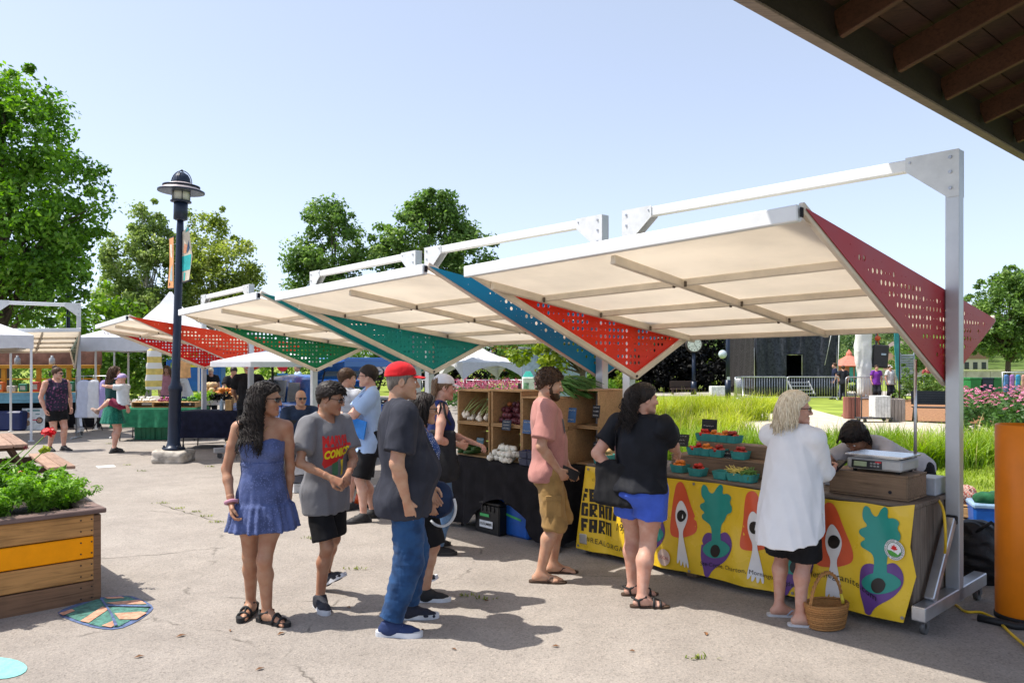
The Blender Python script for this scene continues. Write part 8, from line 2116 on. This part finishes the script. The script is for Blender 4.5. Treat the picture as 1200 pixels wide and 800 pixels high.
 for k,px in enumerate((512,560,612)):
  b=thing('metal_fence',['left','middle','right'][k]+' section of grey metal fence beyond the vegetable crates','fence',((px-600)*33/F,33,0));m=MB();m.tube([(-.85,0,0),(-.85,0,.98),(.85,0,.98),(.85,0,0)],.025,6)
  for i in range(12):m.tube([(-.75+i*.136,0,.12),(-.75+i*.136,0,.98)],.009,4)
  m.tube([(-.85,0,.12),(.85,0,.12)],.02,6);m.build('barrier',ALU2(),b)
 b=thing('recycling_station','white recycling bin with teal lid between dark posts behind the crates','bin',((619-600)*21/F,21,0));m=MB();m.box((0,0,.72),(.34,.4,1.24),ch=.03);bo=m.build('cabinet',mat('bin white',(.72,.74,.72),.5),b);m=MB();m.box((-.06,-.203,.98),(.14,.005,.4));m.build('print',mat('bin print',(.25,.42,.28),.6,var=.6,scale=9),bo);m=MB();m.box((0,0,1.38),(.3,.36,.1),taper=.7);m.box((0,0,1.45),(.2,.25,.08),taper=.7);m.build('lid',mat('teal lid',(.03,.38,.32),.5),b)
 for x in(-.24,.24):m=MB();m.box((x,0,.58),(.08,.1,1.16));m.build('post',BLACK_RUB(),b)
def barrier(label,px,py,w,rz=0):
 t=thing('crowd_barrier',label,'barrier',G(px,py),rz,'grey crowd control barriers before the stage');m=MB();r_=.12
 P_=[(-w/2,0,.12),(-w/2,0,.95)]+[(-w/2+r_-r_*math.cos(a),0,.95+r_*math.sin(a))for a in np.linspace(.3,1.57,4)]+[(w/2-r_+r_*math.sin(a),0,.95+r_*math.cos(a))for a in np.linspace(0,1.3,4)]+[(w/2,0,.95),(w/2,0,.12),(-w/2,0,.12)]
 m.tube(P_,.026,6);m.build('frame',ALU2(),t);m=MB();n=int(w/.115)
 for i in range(1,n):m.tube([(-w/2+w*i/n,0,.12),(-w/2+w*i/n,0,1.06)],.011,5)
 m.build('bars',ALU2(),t);m=MB()
 for x in(-w/2+.2,w/2-.2):m.tube([(x,-.28,.0),(x,-.1,.1),(x,.1,.1),(x,.28,0)],.02,6)
 m.build('foot',ALU2(),t)
def build_right_background():
 Y=40;X0,X1=(885-600)*Y/F,(982-600)*Y/F;t=thing('stage_tent','stage wrapped in black and dark blue tarpaulins with a dark doorway','stage',((X0+X1)/2,Y,0));w=X1-X0;hh=4.3
 tb=cloth_mat('navy black tarpaulin',(.042,.046,.062),.3,rough=.5,fold=.9);tm=cloth_mat('dark grey mesh tarpaulin',(.045,.042,.042),.3,'check',(.025,.024,.024),14,rough=.8)
 def sheet_t(nm,x0,x1,z0,z1,mt,seed,y0=0,dep=0):
  V,Fc=sheet([(x0,z0),(x1,z0),(x1,z1),(x0,z1)],[],lambda x,z,d:Vector((x,y0+d+.18*math.sin(x*5+seed+.5*math.sin(z*1.3))*(.3+.7*(hh-z)/hh)+.07*math.sin(x*11+z*1.5+seed),z)),.16,.01);m=MB();m.add(V,Fc,0,True);return m.build(nm,mt,t)
 dx0,dx1=(921-600)*Y/F-(X0+X1)/2,(941-600)*Y/F-(X0+X1)/2
 sheet_t('tarp',-w/2,dx0,.05,hh,tb,2,-.06);sheet_t('tarp',dx0,dx1,2.15,hh,tb,3,.04);sheet_t('tarp',dx1,w/2,.05,hh,tb,4,-.02)
 m=MB();m.box((0,2.6,.45),(w-.1,4.4,.9));m.build('platform',mat('dark platform',(.02,.02,.022),.8),t);m=MB();m.box((0,4.95,2.2),(w,.05,4.2));m.box((w/2,2.5,2.2),(.05,4.9,4.2));m.box((0,2.5,4.32),(w,4.9,.05));m.build('rear_tarp',tb,t);V,Fc=sheet([(0,.3),(4.9,.3),(4.9,4.3),(0,4.3)],[],lambda y,z,d:Vector((-w/2-.02+d+.07*math.sin(y*6+z),y,z)),.16,.01);m=MB();m.add(V,Fc,0,True);m.build('mesh_tarp',tm,t)
 m=MB();
 for x in(dx0,dx1,-w/2+.02,w/2-.02):m.tube([(x,.12,0),(x,.12,4.25)],.045,8)
 m.tube([(dx0,.12,2.15),(dx1,.12,2.15)],.04,8);m.tube([(-w/2,.1,4.28),(w/2+.5,.1,4.28)],.06,8);m.build('truss_pole',ALU2(),t)
 m=MB()
 for k in range(4):m.box(((dx0+dx1)/2+.12,-1.0+k*.25,.16+k*.18),(1.1,.24,.04));
 for s in(-.52,.52):m.bar(((dx0+dx1)/2+.12+s,-1.1,.08),((dx0+dx1)/2+.12+s,-.2,.75),.05,.1)
 m.build('steps',mat('grey steps',(.32,.33,.35),.5),t)
 m=MB();m.tube([(w/2-.2,-.15,4.2),(w/2-.75,-.15,1.6)],.02,5);m.tube([(w/2+.05,-.1,4.25),(w/2-.3,-.6,.02)],.022,5);m.build('guy_rope',mat('white rope',(.6,.6,.6),.7),t)
 barrier('left grey crowd barrier before the black tarps',893,468.5,2.35);barrier('crowd barrier angled at the left end of the row',866,468.8,1.1,R(55));barrier('grey crowd barrier right of the stage steps',953,468.5,2.45);barrier('grey crowd barrier behind the rusty planter',1022,469.2,2.4);barrier('farther grey crowd barrier left of the bench',1078,466.5,2.3)
 Yc=36;c=thing('white_curtain','tall white fabric column beside the stage','curtain',((1013-600)*Yc/F,Yc,0));V,Q=sdf_mesh([loft([(.15,0,0,.34,.2),(1.2,0,0,.33,.2),(2.2,-.08,0,.42,.22),(3.3,-.04,0,.36,.2),(4.2,-.04,0,.36,.2)],(0,0,0),np.eye(3),ex=3)],.05,folds(4,.03,(9,9,2)),1);np_mesh('fabric',V,Q,cloth_mat('white curtain cloth',(.78,.78,.78),.03,trans=.1),c);m=MB();m.tube([(0,0,0),(0,0,.25)],.2,12);m.build('base',mat('grey steps',(0,0,0)),c)
 s=thing('loudspeaker','black loudspeaker with an orange hook hanging beside the white column','loudspeaker',((1031-600)*Yc/F,Yc,0));Mx=Matrix.Rotation(R(-18),3,'Z')@Matrix.Rotation(R(4),3,'Y');m=MB();m.box((0,0,2.02),(.66,.6,1.08),Mx,ch=.04);m.build('cabinet',mat('black speaker',(.012,.012,.014),.5),s);m=MB();m.box(Mx@Vector((0,-.31,0))+Vector((0,0,2.02)),(.58,.02,.98),Mx);m.build('grille',mat('speaker grille',(.02,.02,.024),.7,bump=.5,bscale=60),s);m=MB();m.box(Mx@Vector((.12,-.325,.1))+Vector((0,0,2.02)),(.2,.01,.09),Mx);m.build('badge',mat('badge',(.25,.32,.4),.4),s)
 m=MB();m.ball((-.1,0,2.86),.13,12);m.tube([(-.1,0,2.95),(-.1,0,4.6)],.02,6);m.tube([(-.1,0,2.75),(0,0,2.5)],.02,6);m.build('chain_hoist',mat('orange hoist',(.6,.09,.02),.5),s);m=MB();m.tube([(.0,.35,0),(0,.35,4.6)],.05,8);m.build('stand_pole',mat('dark steel',(0,0,0)),s)
 f=thing('feather_flag','tall narrow teal flag right of the hung speaker','flag',((1054-600)*34/F,34,0));V,Fc=sheet([(-.16,1.2),(-.02,.9),(.0,4.2),(-.26,4.2),(-.22,2.6)],[],lambda x,z,d:Vector((x,.03*math.sin(3*z)+d,z)),.2,.008);m=MB();m.add(V,Fc);m.build('cloth',cloth_mat('teal flag cloth',(.06,.34,.36),.1,trans=.2),f);m=MB();m.tube([(.01,0,0),(.01,0,4.3)],.025,6);m.build('pole',mat('dark steel',(0,0,0)),f)
 g=thing('lattice_panel','pale blue grey louvred panel behind the barriers','panel',((1063-600)*37/F,37,0));m=MB()
 for k in range(16):m.box((0,0,.35+k*.115),(.62,.03,.085),Matrix.Rotation(R(20),3,'X'))
 m.build('slats',mat('pale blue grey paint',(.36,.42,.5),.5),g);m=MB();m.box((-.33,0,1.1),(.05,.06,2.2));m.box((.33,0,1.1),(.05,.06,2.2));m.build('frame',mat('pale blue grey paint',(0,0,0)),g)
 k=thing('kiosk','small kiosk with a salmon pink pyramid roof and teal doors behind the stage','kiosk',((995-600)*58/F,58,0));n=8;m=MB();m.lathe([(1.05,.3),(1.05,1.55)],(0,0,0),n,smooth=False);m.build('wall',mat('salmon wall',(.55,.20,.14),.8),k);m=MB();m.lathe([(1.5,1.5),(.25,2.25),(.22,2.45),(.001,2.75)],(0,0,0),n,smooth=False);m.build('roof',mat('salmon roof',(.55,.17,.12),.75),k)
 for x in(-.3,.1,.5):m=MB();m.box((x,-1.06,.85),(.26,.08,1.1));m.build('door',mat('kiosk teal',(.05,.3,.3),.6),k)
 Y=42;c=thing('street_clock','round white faced street clock on a dark pole at the red panel','clock',((813-600)*Y/F,Y,0));m=MB();m.tube([(0,0,0),(0,0,2.4)],.10,10);m.tube([(0,0,0),(0,0,.7)],.16,10);m.build('pole',mat('navy lamp paint',(0,0,0)),c);ry=Matrix.Rotation(R(90),3,'X');m=MB();m.tube([(0,-.16,2.72),(0,.16,2.72)],.44,28);m.build('case',mat('bronze case',(.06,.045,.04),.5),c)
 m=MB();m.tube([(0,-.175,2.72),(0,-.165,2.72)],.38,28);fc=m.build('face',mat('clock white',(.75,.75,.72),.4),c);m=MB();m.bar((0,-.185,2.72),(.12,-.185,2.55),.03,.01);m.bar((0,-.185,2.72),(-.1,-.185,2.98),.02,.01);build_each(m,'hand',BLACK_RUB(),fc);m=MB()
 for i in range(12):a=i*math.pi/6;m.box((.31*math.sin(a),-.18,2.72+.31*math.cos(a)),(.03,.006,.06),Matrix.Rotation(a,3,'Y'))
 build_each(m,'hour_mark',BLACK_RUB(),fc)
 p=thing('street_lamp','dark pole with a round globe lamp left of the stage','street lamp',((853-600)*37/F,37,0));m=MB();m.tube([(0,0,0),(0,0,4.0)],.10,10);m.tube([(0,0,0),(0,0,.9)],.14,10);m.tube([(0,0,1.75),(-.25,0,1.9)],.03,6);m.build('pole',mat('navy lamp paint',(0,0,0)),p);m=MB();m.ball((-.25,0,2.13),.21,14);m.build('globe',mat('globe glass',(.45,.52,.58),.2),p);m=MB();m.box((.0,-.105,.95),(.14,.01,.2));m.build('notice',mat('white label',(0,0,0)),p)
 m=MB();m.box((0,0,.24),(.9,.5,.46),ch=.02);o=m.build('white_box',mat('bin white',(0,0,0)),None);o.location=G(842,462.5);tag(o,'white box beside the dark lamp pole','box');m=MB();m.box((0,0,.3),(1.3,.5,.06));m.box((-.55,0,.15),(.06,.4,.28));m.box((.55,0,.15),(.06,.4,.28));m.box((0,.24,.55),(1.3,.05,.35));o=m.build('park_bench',mat('dark brown bench',(.05,.03,.025),.7),None);o.location=G(800,462);tag(o,'dark bench under the street clock','bench')
 b=thing('park_bench','black metal mesh bench on the mulch right of the planters','bench',G(1095,495)+Vector((.1,.2,0)),R(-16));bl=mat('black bench metal',(.018,.022,.028),.45,.3);m=MB()
 for k in range(7):m.box((0,-.2+k*.066,.43),(1.12,.045,.016))
 m.box((0,.0,.415),(1.1,.4,.012));m.build('seat',bl,b);m=MB()
 for k in range(6):m.box((0,.23+k*.012,.52+k*.07),(1.12,.016,.05))
 m.box((0,.265,.69),(1.1,.012,.36),Matrix.Rotation(R(-10),3,'X'));m.build('backrest',bl,b)
 for x in(-.5,.5):
  m=MB();m.tube([(x,-.24,0),(x,-.12,.42)],.025,6);m.tube([(x,.3,0),(x,.12,.42)],.025,6);m.tube([(x,-.22,.44),(x,-.2,.62),(x,.25,.64)],.02,6);m.build('leg',bl,b)
 def barrel(label,px,py,w,h,mt,rz=0,plants=True):
  t=thing('planter_box',label,'planter',G(px,py),rz);m=MB();n=max(4,int(w/.12))
  for i in range(n):m.box((-w/2+w*(i+.5)/n,-w/2,h/2),(w/n-.01,.03,h));m.box((-w/2+w*(i+.5)/n,w/2,h/2),(w/n-.01,.03,h));m.box((-w/2-.001,-w/2+w*(i+.5)/n,h/2),(.03,w/n-.01,h));m.box((w/2+.001,-w/2+w*(i+.5)/n,h/2),(.03,w/n-.01,h))
  m.build('staves',mt,t);m=MB();m.box((0,0,h-.08),(w-.05,w-.05,.05));m.build('soil',mat('soil',(0,0,0)),t);return t
 barrel('reddish rusty plank planter left of the white cart',998,490,.36,.66,wood_mat('red rust plank',(.30,.12,.09),.6,2,'Z'));barrel('grey plank planter with leafy plants right of the white cart',1048,493,.42,.66,wood_mat('silver plank',(.38,.32,.28),.6,2,'Z'))
 c=thing('utility_cart','white box on a dark wheeled cart frame by the path','cart',G(1026,494));m=MB()
 for k in range(5):m.box((.12-.18+k*.09,0,.45),(.085,.4,.62))
 m.build('white_box',mat('cart white',(.66,.65,.62),.6),c);m=MB();m.box((-.05,0,.11),(.95,.42,.04));m.tube([(-.5,-.2,.1),(-.5,-.2,.8),(-.5,.2,.8),(-.5,.2,.1)],.018,6);m.build('frame',mat('dark steel',(0,0,0)),c)
 for x in(-.4,.34):m=MB();m.tube([(x,-.22,.05),(x,-.18,.05)],.05,12);m.tube([(x,.18,.05),(x,.22,.05)],.05,12);m.build('wheel',BLACK_RUB(),c)
 for k,(px,c_,lb)in enumerate(((1139,(.02,.20,.05),'green wheeled bin right of the tall post'),(1153,(.015,.03,.06),'dark blue wheeled bin beside the green one'),(1166,(.02,.16,.05),'low green bin under the olive tree'))):
  t=thing('wheeled_bin',lb,'bin',((px-600)*38/F,38,0));m=MB();m.box((0,0,.5),(.48,.6,.8),taper=1.12);m.build('tub',mat('bin %d'%k,c_,.5),t);m=MB();m.box((0,0,.95),(.6,.72,.08));m.build('lid',mat('bin %d'%k,c_,.5),t);m=MB();m.tube([(-.26,.28,.1),(.26,.28,.1)],.1,10);m.build('wheel',BLACK_RUB(),t)
 m=MB()
 for k in range(20):m.box((16+k*2.2,70,.52),(2.15,.3,.85));m.box((16+k*2.2,70,1.02),(2.18,.36,.1))
 tag(m.build('stone_wall',mat('pale stone',(.42,.38,.33),.85,0,.15,1.5,.4,9)),'long low pale stone wall along the waterfront behind the bins','wall')
 t=thing('clothes_rack','rack of blue, purple and orange clothes at the far right edge','clothes rack',((1192-600)*34/F,34,0));m=MB();m.tube([(-.65,0,0),(-.65,0,1.3),(.75,0,1.3),(.75,0,0)],.03,6);m.build('frame',ALU2(),t)
 for i,cc in enumerate(((.10,.22,.5),(.42,.18,.5),(.05,.3,.55),(.6,.3,.25),(.25,.35,.6))):shirt_on_hanger(['blue','purple','bright blue','coral','pale blue'][i]+' garment on the rack at the far right',t.matrix_basis@Vector((-.48+i*.26,0,1.2)),R(30),cloth_mat('rack cloth %d'%i,cc,.15),.4,.95)
def bgp(label,px,py,az,h,skin,top,bot,hair='short',hairc=None,vox=.015,bottom='shorts',feet_y=None,w=1.0,male=True,hands=(None,None),head=(0,0,0),glasses=False,capc=None,sleeve=.6,frac=.85,belly=0.,elbow=None,hem=-.1,lean=0,bust=0.,curl=.6,leg=1.0,z=0.0,group=None,d=1.0,shoec=(.02,.02,.022),feet=None,seat=None,arm=1.0,palms=(None,None)):
 g=G(px,py);kw=dict(h=h,w=w,d=d,bust=bust,belly=belly,hands=hands,head=head,lean=lean,curl=curl,leg=leg,seat=seat,arm=arm,palms=palms,feet=feet or((-.1,.08,0,-8),(.1,-.06,0,8)))
 if elbow:kw['elbow']=elbow
 f=Fig(label,(g.x,g.y),az,skin,vox,male=male,group=group,z=z,head_vox=.0065 if vox<=.0125 else None,**kw);b=f.b
 if top is not None:f.tee(top,hem=hem,e=.017,sleeve=sleeve,flare=.025,se=.026,seed=int(px),amp=.008)
 if bottom=='shorts':f.shorts(bot,frac,.018,.035,seed=2)
 elif bottom=='jeans':f.jeans(bot,.018,.034,seed=3)
 elif bottom=='skirt':f.skirt(bot,.16,-.30,.25,'skirt',9,.07,3,.016)
 hm=hairc or HAIR_BRN();hv=.008 if vox<=.0125 else .011
 if hair=='short':f.mesh('hair',hair_cap(b,.02,(.085,.06),(-.09,-.045),int(px)%50,.005,hv),hm)
 elif hair=='long':f.mesh('hair',join_vq([hair_cap(b,.018,(.088,.07),(-.09,-.08),6,.005,hv),hair_strands(b,110,15,.019,9,sized_locks(b),None,.008,.1,.4,.016,.009,.004)]),hm)
 elif hair=='bun':f.mesh('hair',join_vq([hair_cap(b,.016,(.086,.066),(-.09,-.06),6,.005,hv),sdf_mesh([ell(b.head_pt(0,-.07,.12),(.05,.05,.045))],hv,folds(4,.006,(50,50,50)),1)]),hm)
 if capc:f.cap(capc)
 if glasses:f.sunglasses(clear=(glasses=='clear'))
 elif vox<=.0125:f.eyebrows(hm)
 for i in(0,1):f.shoe(i,mat('shoe %.2f'%shoec[0],shoec,.7),mat('shoe sole %.2f'%shoec[0],tuple(c*1.6 for c in shoec),.6),'sneaker')
 return f
def build_background_people():
 C=cloth_mat;blk=C('black sports cloth',(.012,.012,.014),.2);bkt=C('black tee cloth',(.014,.014,.016),.2)
 bgp('woman in dark patterned tank top and black shorts standing by the food stall',66,528,-25,1.64,SK_PINK,C('galaxy tank cloth',(.03,.026,.05),.2,'floral',(.16,.05,.12),22,thr=.35),blk,'bun',HAIR_BRN(),.0125,w=1.28,d=1.2,male=False,glasses=True,sleeve=0,frac=.62,bust=1.0,belly=.03,leg=1.08,arm=1.15,head=(25,4,0),hem=-.06)
 f=bgp('mother in green skirt with long brown hair carrying a small child',133,530,60,1.66,SK_PINK,C('dark green top',(.012,.05,.05),.2),C('green skirt cloth',(.01,.13,.09),.2,'floral',(.03,.25,.16),40,thr=.3),'long',HAIR_BRN(),.0125,'skirt',male=False,sleeve=0,bust=.6,hands=(Placer(G(133,530),60)(146,470,.1),Placer(G(133,530),60)(149,477,-.3)),elbow=((-.8,-.3,-.3),(.3,-.9,-.3)),head=(-40,8,0),hem=.05,palms=((1,0,.4),(-.5,0,.6)))
 cx=PX(144,463,14.5);K=Placer((cx.x,14.5),168)
 ch=Fig('toddler in pale shirt and lilac cap carried on the hip of the woman in green',(cx.x,14.5),168,SK_PINK,.0115,male=False,z=0,h=1.12,headw=1.0,seat=.93,feet=(K(114,484,-.1)+(0,-35),K(124,474,.45)+(0,-35)),hands=(K(121,452,-.12),K(126,452,.3)),head=(20,5,0),leg=1.1,arm=1.1,w=1.1,d=1.1,head_vox=.007)
 ch.tee(C('pale toddler shirt',(.62,.68,.72),.08),hem=-.02,e=.012,sleeve=.5,se=.014,seed=4,amp=.004);ch.shorts(C('maroon shorts cloth',(.16,.012,.04),.2),.8,.012,.02);ch.cap(C('lilac cap cloth',(.42,.34,.62),.1));ch.eyebrows(HAIR_BRN())
 for i in(0,1):ch.shoe(i,mat('shoe .3',(.3,.2,.16),.7),mat('shoe sole .3',(.4,.3,.25),.6),'sneaker')
 bgp('woman in pink tank top with long light hair behind the green table',196,492,-80,1.64,SK_FAIR,C('pink tank cloth',(.62,.30,.38),.08),C('blue jeans cloth',(.03,.08,.2),.2),'long',hair_mat('light brown hair',(.09,.05,.028),(.27,.17,.1)),.014,'jeans',male=False,sleeve=0,bust=.7,head=(-10,6,0))
 bgp('woman in white t-shirt looking down behind the lamp post',219,494,200,1.62,SK_FAIR,C('white tee cloth',(.75,.75,.76),.04),C('blue jeans cloth',(0,0,0)),'long',hair_mat('light brown hair',(0,0,0),(0,0,0)),.014,'jeans',male=False,bust=.7,head=(10,18,0),lean=14,hands=((-.1,.4,.9),(.15,.42,.9)))
 bgp('woman in black with blonde bun behind the produce table',247,489,-60,1.58,SK_PINK,bkt,blk,'bun',HAIR_BLD(),.015,'jeans',male=False,bust=.6,head=(-20,20,0),lean=8)
 bgp('man in black t-shirt and black cap seen from behind at the produce table',291,528,110,1.76,SK_OL,bkt,blk,'short',HAIR_BLK(),.0125,w=1.14,d=1.08,capc=C('black cap cloth',(.012,.012,.013),.2),hands=((-.22,.34,1.0),(.24,.34,1.0)),head=(8,10,0),sleeve=.7,glasses=False)
 bgp('young man leaning over the produce table beside the man in black',274,505,-70,1.66,SK_OL,bkt,blk,'short',HAIR_BLK(),.014,head=(0,22,0),lean=16,hands=((-.2,.45,.92),(.2,.45,.92)))
 bgp('far man with short hair in pale blue shirt beyond the car',349,487,-150,1.68,SK_OL,C('pale blue shirt cloth',(.45,.58,.72),.06),C('blue jeans cloth',(0,0,0)),'short',hair_mat('grey stubble hair',(.1,.085,.075),(.26,.22,.19)),.017,'jeans')
 g=G(352,560);f=bgp('seated man in dark blue shirt and sunglasses beside the canopy post',352,562,-70,1.72,SK_OL,C('dark navy shirt cloth',(.02,.035,.075),.15),C('grey trousers cloth',(.06,.06,.065),.2),'none',None,.0125,'jeans',seat=.5,feet=((-.14,.42,0,-8),(.14,.46,0,8)),hands=((-.16,.34,.66),(.18,.36,.62)),glasses=True,elbow=((-.8,-.6,-.2),(.8,-.6,-.2)),w=1.1,d=1.12,belly=.04,head=(10,6,0))
 c=thing('folding_chair','dark folding chair under the seated man by the post','chair',(g.x,g.y-.02,0),R(-160));m=MB();m.box((0,0,.385),(.46,.44,.03));m.build('seat',BLACK_RUB(),c);m=MB();m.box((0,.27,.72),(.46,.03,.34));m.build('backrest',BLACK_RUB(),c)
 for x in(-.21,.21):
  for a,b_ in((-.22,.24),(.22,-.22)):m=MB();m.tube([(x,a,0),(x,b_,.38 if b_<0 else .88)],.014,6);m.build('leg',BLACK_RUB(),c)
 bgp('woman in navy striped top and black shorts behind the boy',404,596,70,1.66,SK_PINK,C('striped jersey',(.70,.72,.76),.05,'stripe',(.02,.03,.08),22,thr=.62),blk,'short',HAIR_BRN(),.0115,male=False,bust=.5,head=(-40,6,0),hands=((-.16,.3,1.0),(.2,.3,1.0)),frac=.95,hem=-.02)
 bgp('man with brown hair and glasses looking over behind the man in the light blue shirt',410,572,-60,1.62,SK_FAIR,C('teal shirt cloth',(.03,.12,.13),.15),C('blue jeans cloth',(0,0,0)),'short',HAIR_BRN(),.0115,'jeans',glasses='clear',head=(0,2,0))
 f=bgp('man in light blue shirt and glasses with crossed arms before the raised tail gate',433,609,200,1.70,SK_FAIR,C('light blue shirt cloth',(.36,.50,.74),.06),blk,'short',HAIR_BLK(),.0105,glasses='clear',head=(-12,2,0),hands=((.12,.27,1.13),(-.10,.29,1.09)),elbow=((-.85,.1,-.5),(.85,.1,-.5)),sleeve=.75,frac=.95,hem=-.12,palms=((1,-.4,0),(-1,-.4,0)),curl=.4)
 b=f.b;m=MB();m.tube([b.T(-.055,.05,.54),b.T(-.02,.1,.5),b.T(0,.105,.48)],.012,6);m.tube([b.T(.055,.05,.54),b.T(.02,.1,.5),b.T(0,.105,.48)],.012,6);m.build('collar',cloth_mat('light blue shirt cloth',(0,0,0)),f.t,True);m=MB();m.tube([b.T(0,.118,.46),b.T(0,.13,.3),b.T(0,.125,.0)],.008,6,flat=.4);m.build('placket',cloth_mat('light blue shirt cloth',(0,0,0)),f.t,True)
 m=MB();w_=Vector(b.wri[1]);d=Vector(nrm(b.wri[1]-b.elb[1]));x=d.orthogonal().normalized();y=d.cross(x);m.tube([w_-d*.02+(x*math.cos(a)+y*math.sin(a))*.031 for a in np.linspace(0,6.28,15)],.008,6);m.box(w_-d*.02+Vector((0,.02,.028)),(.03,.03,.012));m.build('wristwatch',BLACK_RUB(),f.t)
 c=PX(441,520,f.t.location.y-.12);t=thing('shoulder_bag','black crossbody bag at the hip of the man in the light blue shirt','bag',c);V,Q=sdf_mesh([boxp((0,0,0),(.11,.05,.15),None,.04)],.012,folds(5,.01,(20,20,20)),1);np_mesh('pouch',V,Q,cloth_mat('black canvas',(.013,.013,.015),.2),t);m=MB();m.tube([(-.07,0,.13),(-.04,-.04,.4),(.02,.04,.62)],.014,6,flat=.4);m.build('strap',MATS['black canvas'],t,True)
 c=PX(420,502,f.t.location.y-.2);t=thing('folder','bright blue folder tucked under the crossed arms','folder',c,R(-30));m=MB();m.box((0,0,0),(.2,.015,.2),Matrix.Rotation(R(12),3,'Y'));m.build('cover',mat('bright blue folder',(.02,.2,.62),.35),t)
 for px,py,az,h,tc,lb,hr in((978,469,170,1.72,(.015,.02,.05),'man in dark blue at the right edge of the black stage','short'),(988,470,80,1.6,(.02,.022,.03),'person in dark clothes beside the man in dark blue near the stage','short'),(1027,471,-90,1.62,(.16,.03,.3),'person in purple top behind the barriers','short'),(1043,471,-70,1.62,(.6,.6,.62),'person in white top and hat behind the barriers','short')):
  bgp(lb,px,py-1.5,az,h,SK_PINK,C('stage top %.2f'%tc[0],tc,.15),C('dark trousers cloth',(.02,.022,.03),.2),hr,HAIR_BRN(),.02,'jeans',capc=C('white cap cloth',(0,0,0))if tc[0]>.5 else None)
 bgp('small figure by the lattice panel behind the bench',1086,462,-80,1.6,SK_PINK,C('far red top',(.3,.06,.06),.15),C('dark trousers cloth',(0,0,0)),'short',HAIR_BRN(),.022,'jeans')
build_ground();build_stalls();build_counter();build_veg_table();build_planter();build_pavilion();build_right_side()
build_left_background();build_right_background();build_trees();build_grass()
build_foreground_people();build_background_people()
cam=bpy.data.cameras.new('camera');co=bpy.data.objects.new('camera',cam);COL.objects.link(co)
cam.sensor_width=36;cam.lens=27;cam.shift_y=25/1200;cam.clip_end=3000;cam.clip_start=.05
co.location=(0,0,H);co.rotation_euler=(R(90),0,0);SC.camera=co
SUN_EL,SUN_AZ=61.5,180.0
w=bpy.data.worlds.new('World');SC.world=w;w.use_nodes=True
nt=w.node_tree;bg=nt.nodes['Background'];sky=nt.nodes.new('ShaderNodeTexSky');sky.sky_type='NISHITA'
sky.sun_disc=False;sky.sun_elevation=R(SUN_EL);sky.sun_rotation=R(90-SUN_AZ);sky.air_density=.6;sky.dust_density=1.5;sky.ozone_density=4.5;sky.altitude=50
hs=N(nt,'ShaderNodeHueSaturation',Saturation=.62);nt.links.new(sky.outputs[0],hs.inputs['Color']);hz=N(nt,'ShaderNodeMixRGB');hz.inputs['Fac'].default_value=.42;hz.inputs['Color2'].default_value=(1.62,1.96,2.52,1);nt.links.new(hs.outputs[0],hz.inputs['Color1']);nt.links.new(hz.outputs[0],bg.inputs['Color']);bg.inputs['Strength'].default_value=0.15
sd=bpy.data.lights.new('sun','SUN');sd.energy=2.8;sd.angle=R(.55);sd.color=(1.0,.94,.84)
so=bpy.data.objects.new('sun',sd);COL.objects.link(so)
so.rotation_euler=Vector((-math.cos(R(SUN_AZ))*math.cos(R(SUN_EL)),-math.sin(R(SUN_AZ))*math.cos(R(SUN_EL)),-math.sin(R(SUN_EL)))).to_track_quat('-Z','Y').to_euler()
vs_=SC.view_settings;SC.display_settings.display_device='sRGB'
vs_.view_transform='Standard';vs_.look='None';vs_.gamma=1.0;vs_.exposure=1.24;vs_.use_curve_mapping=False
SC.cycles.max_bounces=6;SC.cycles.diffuse_bounces=3;SC.cycles.glossy_bounces=3;SC.cycles.transmission_bounces=4;SC.cycles.transparent_max_bounces=8
SC.cycles.use_denoising=True
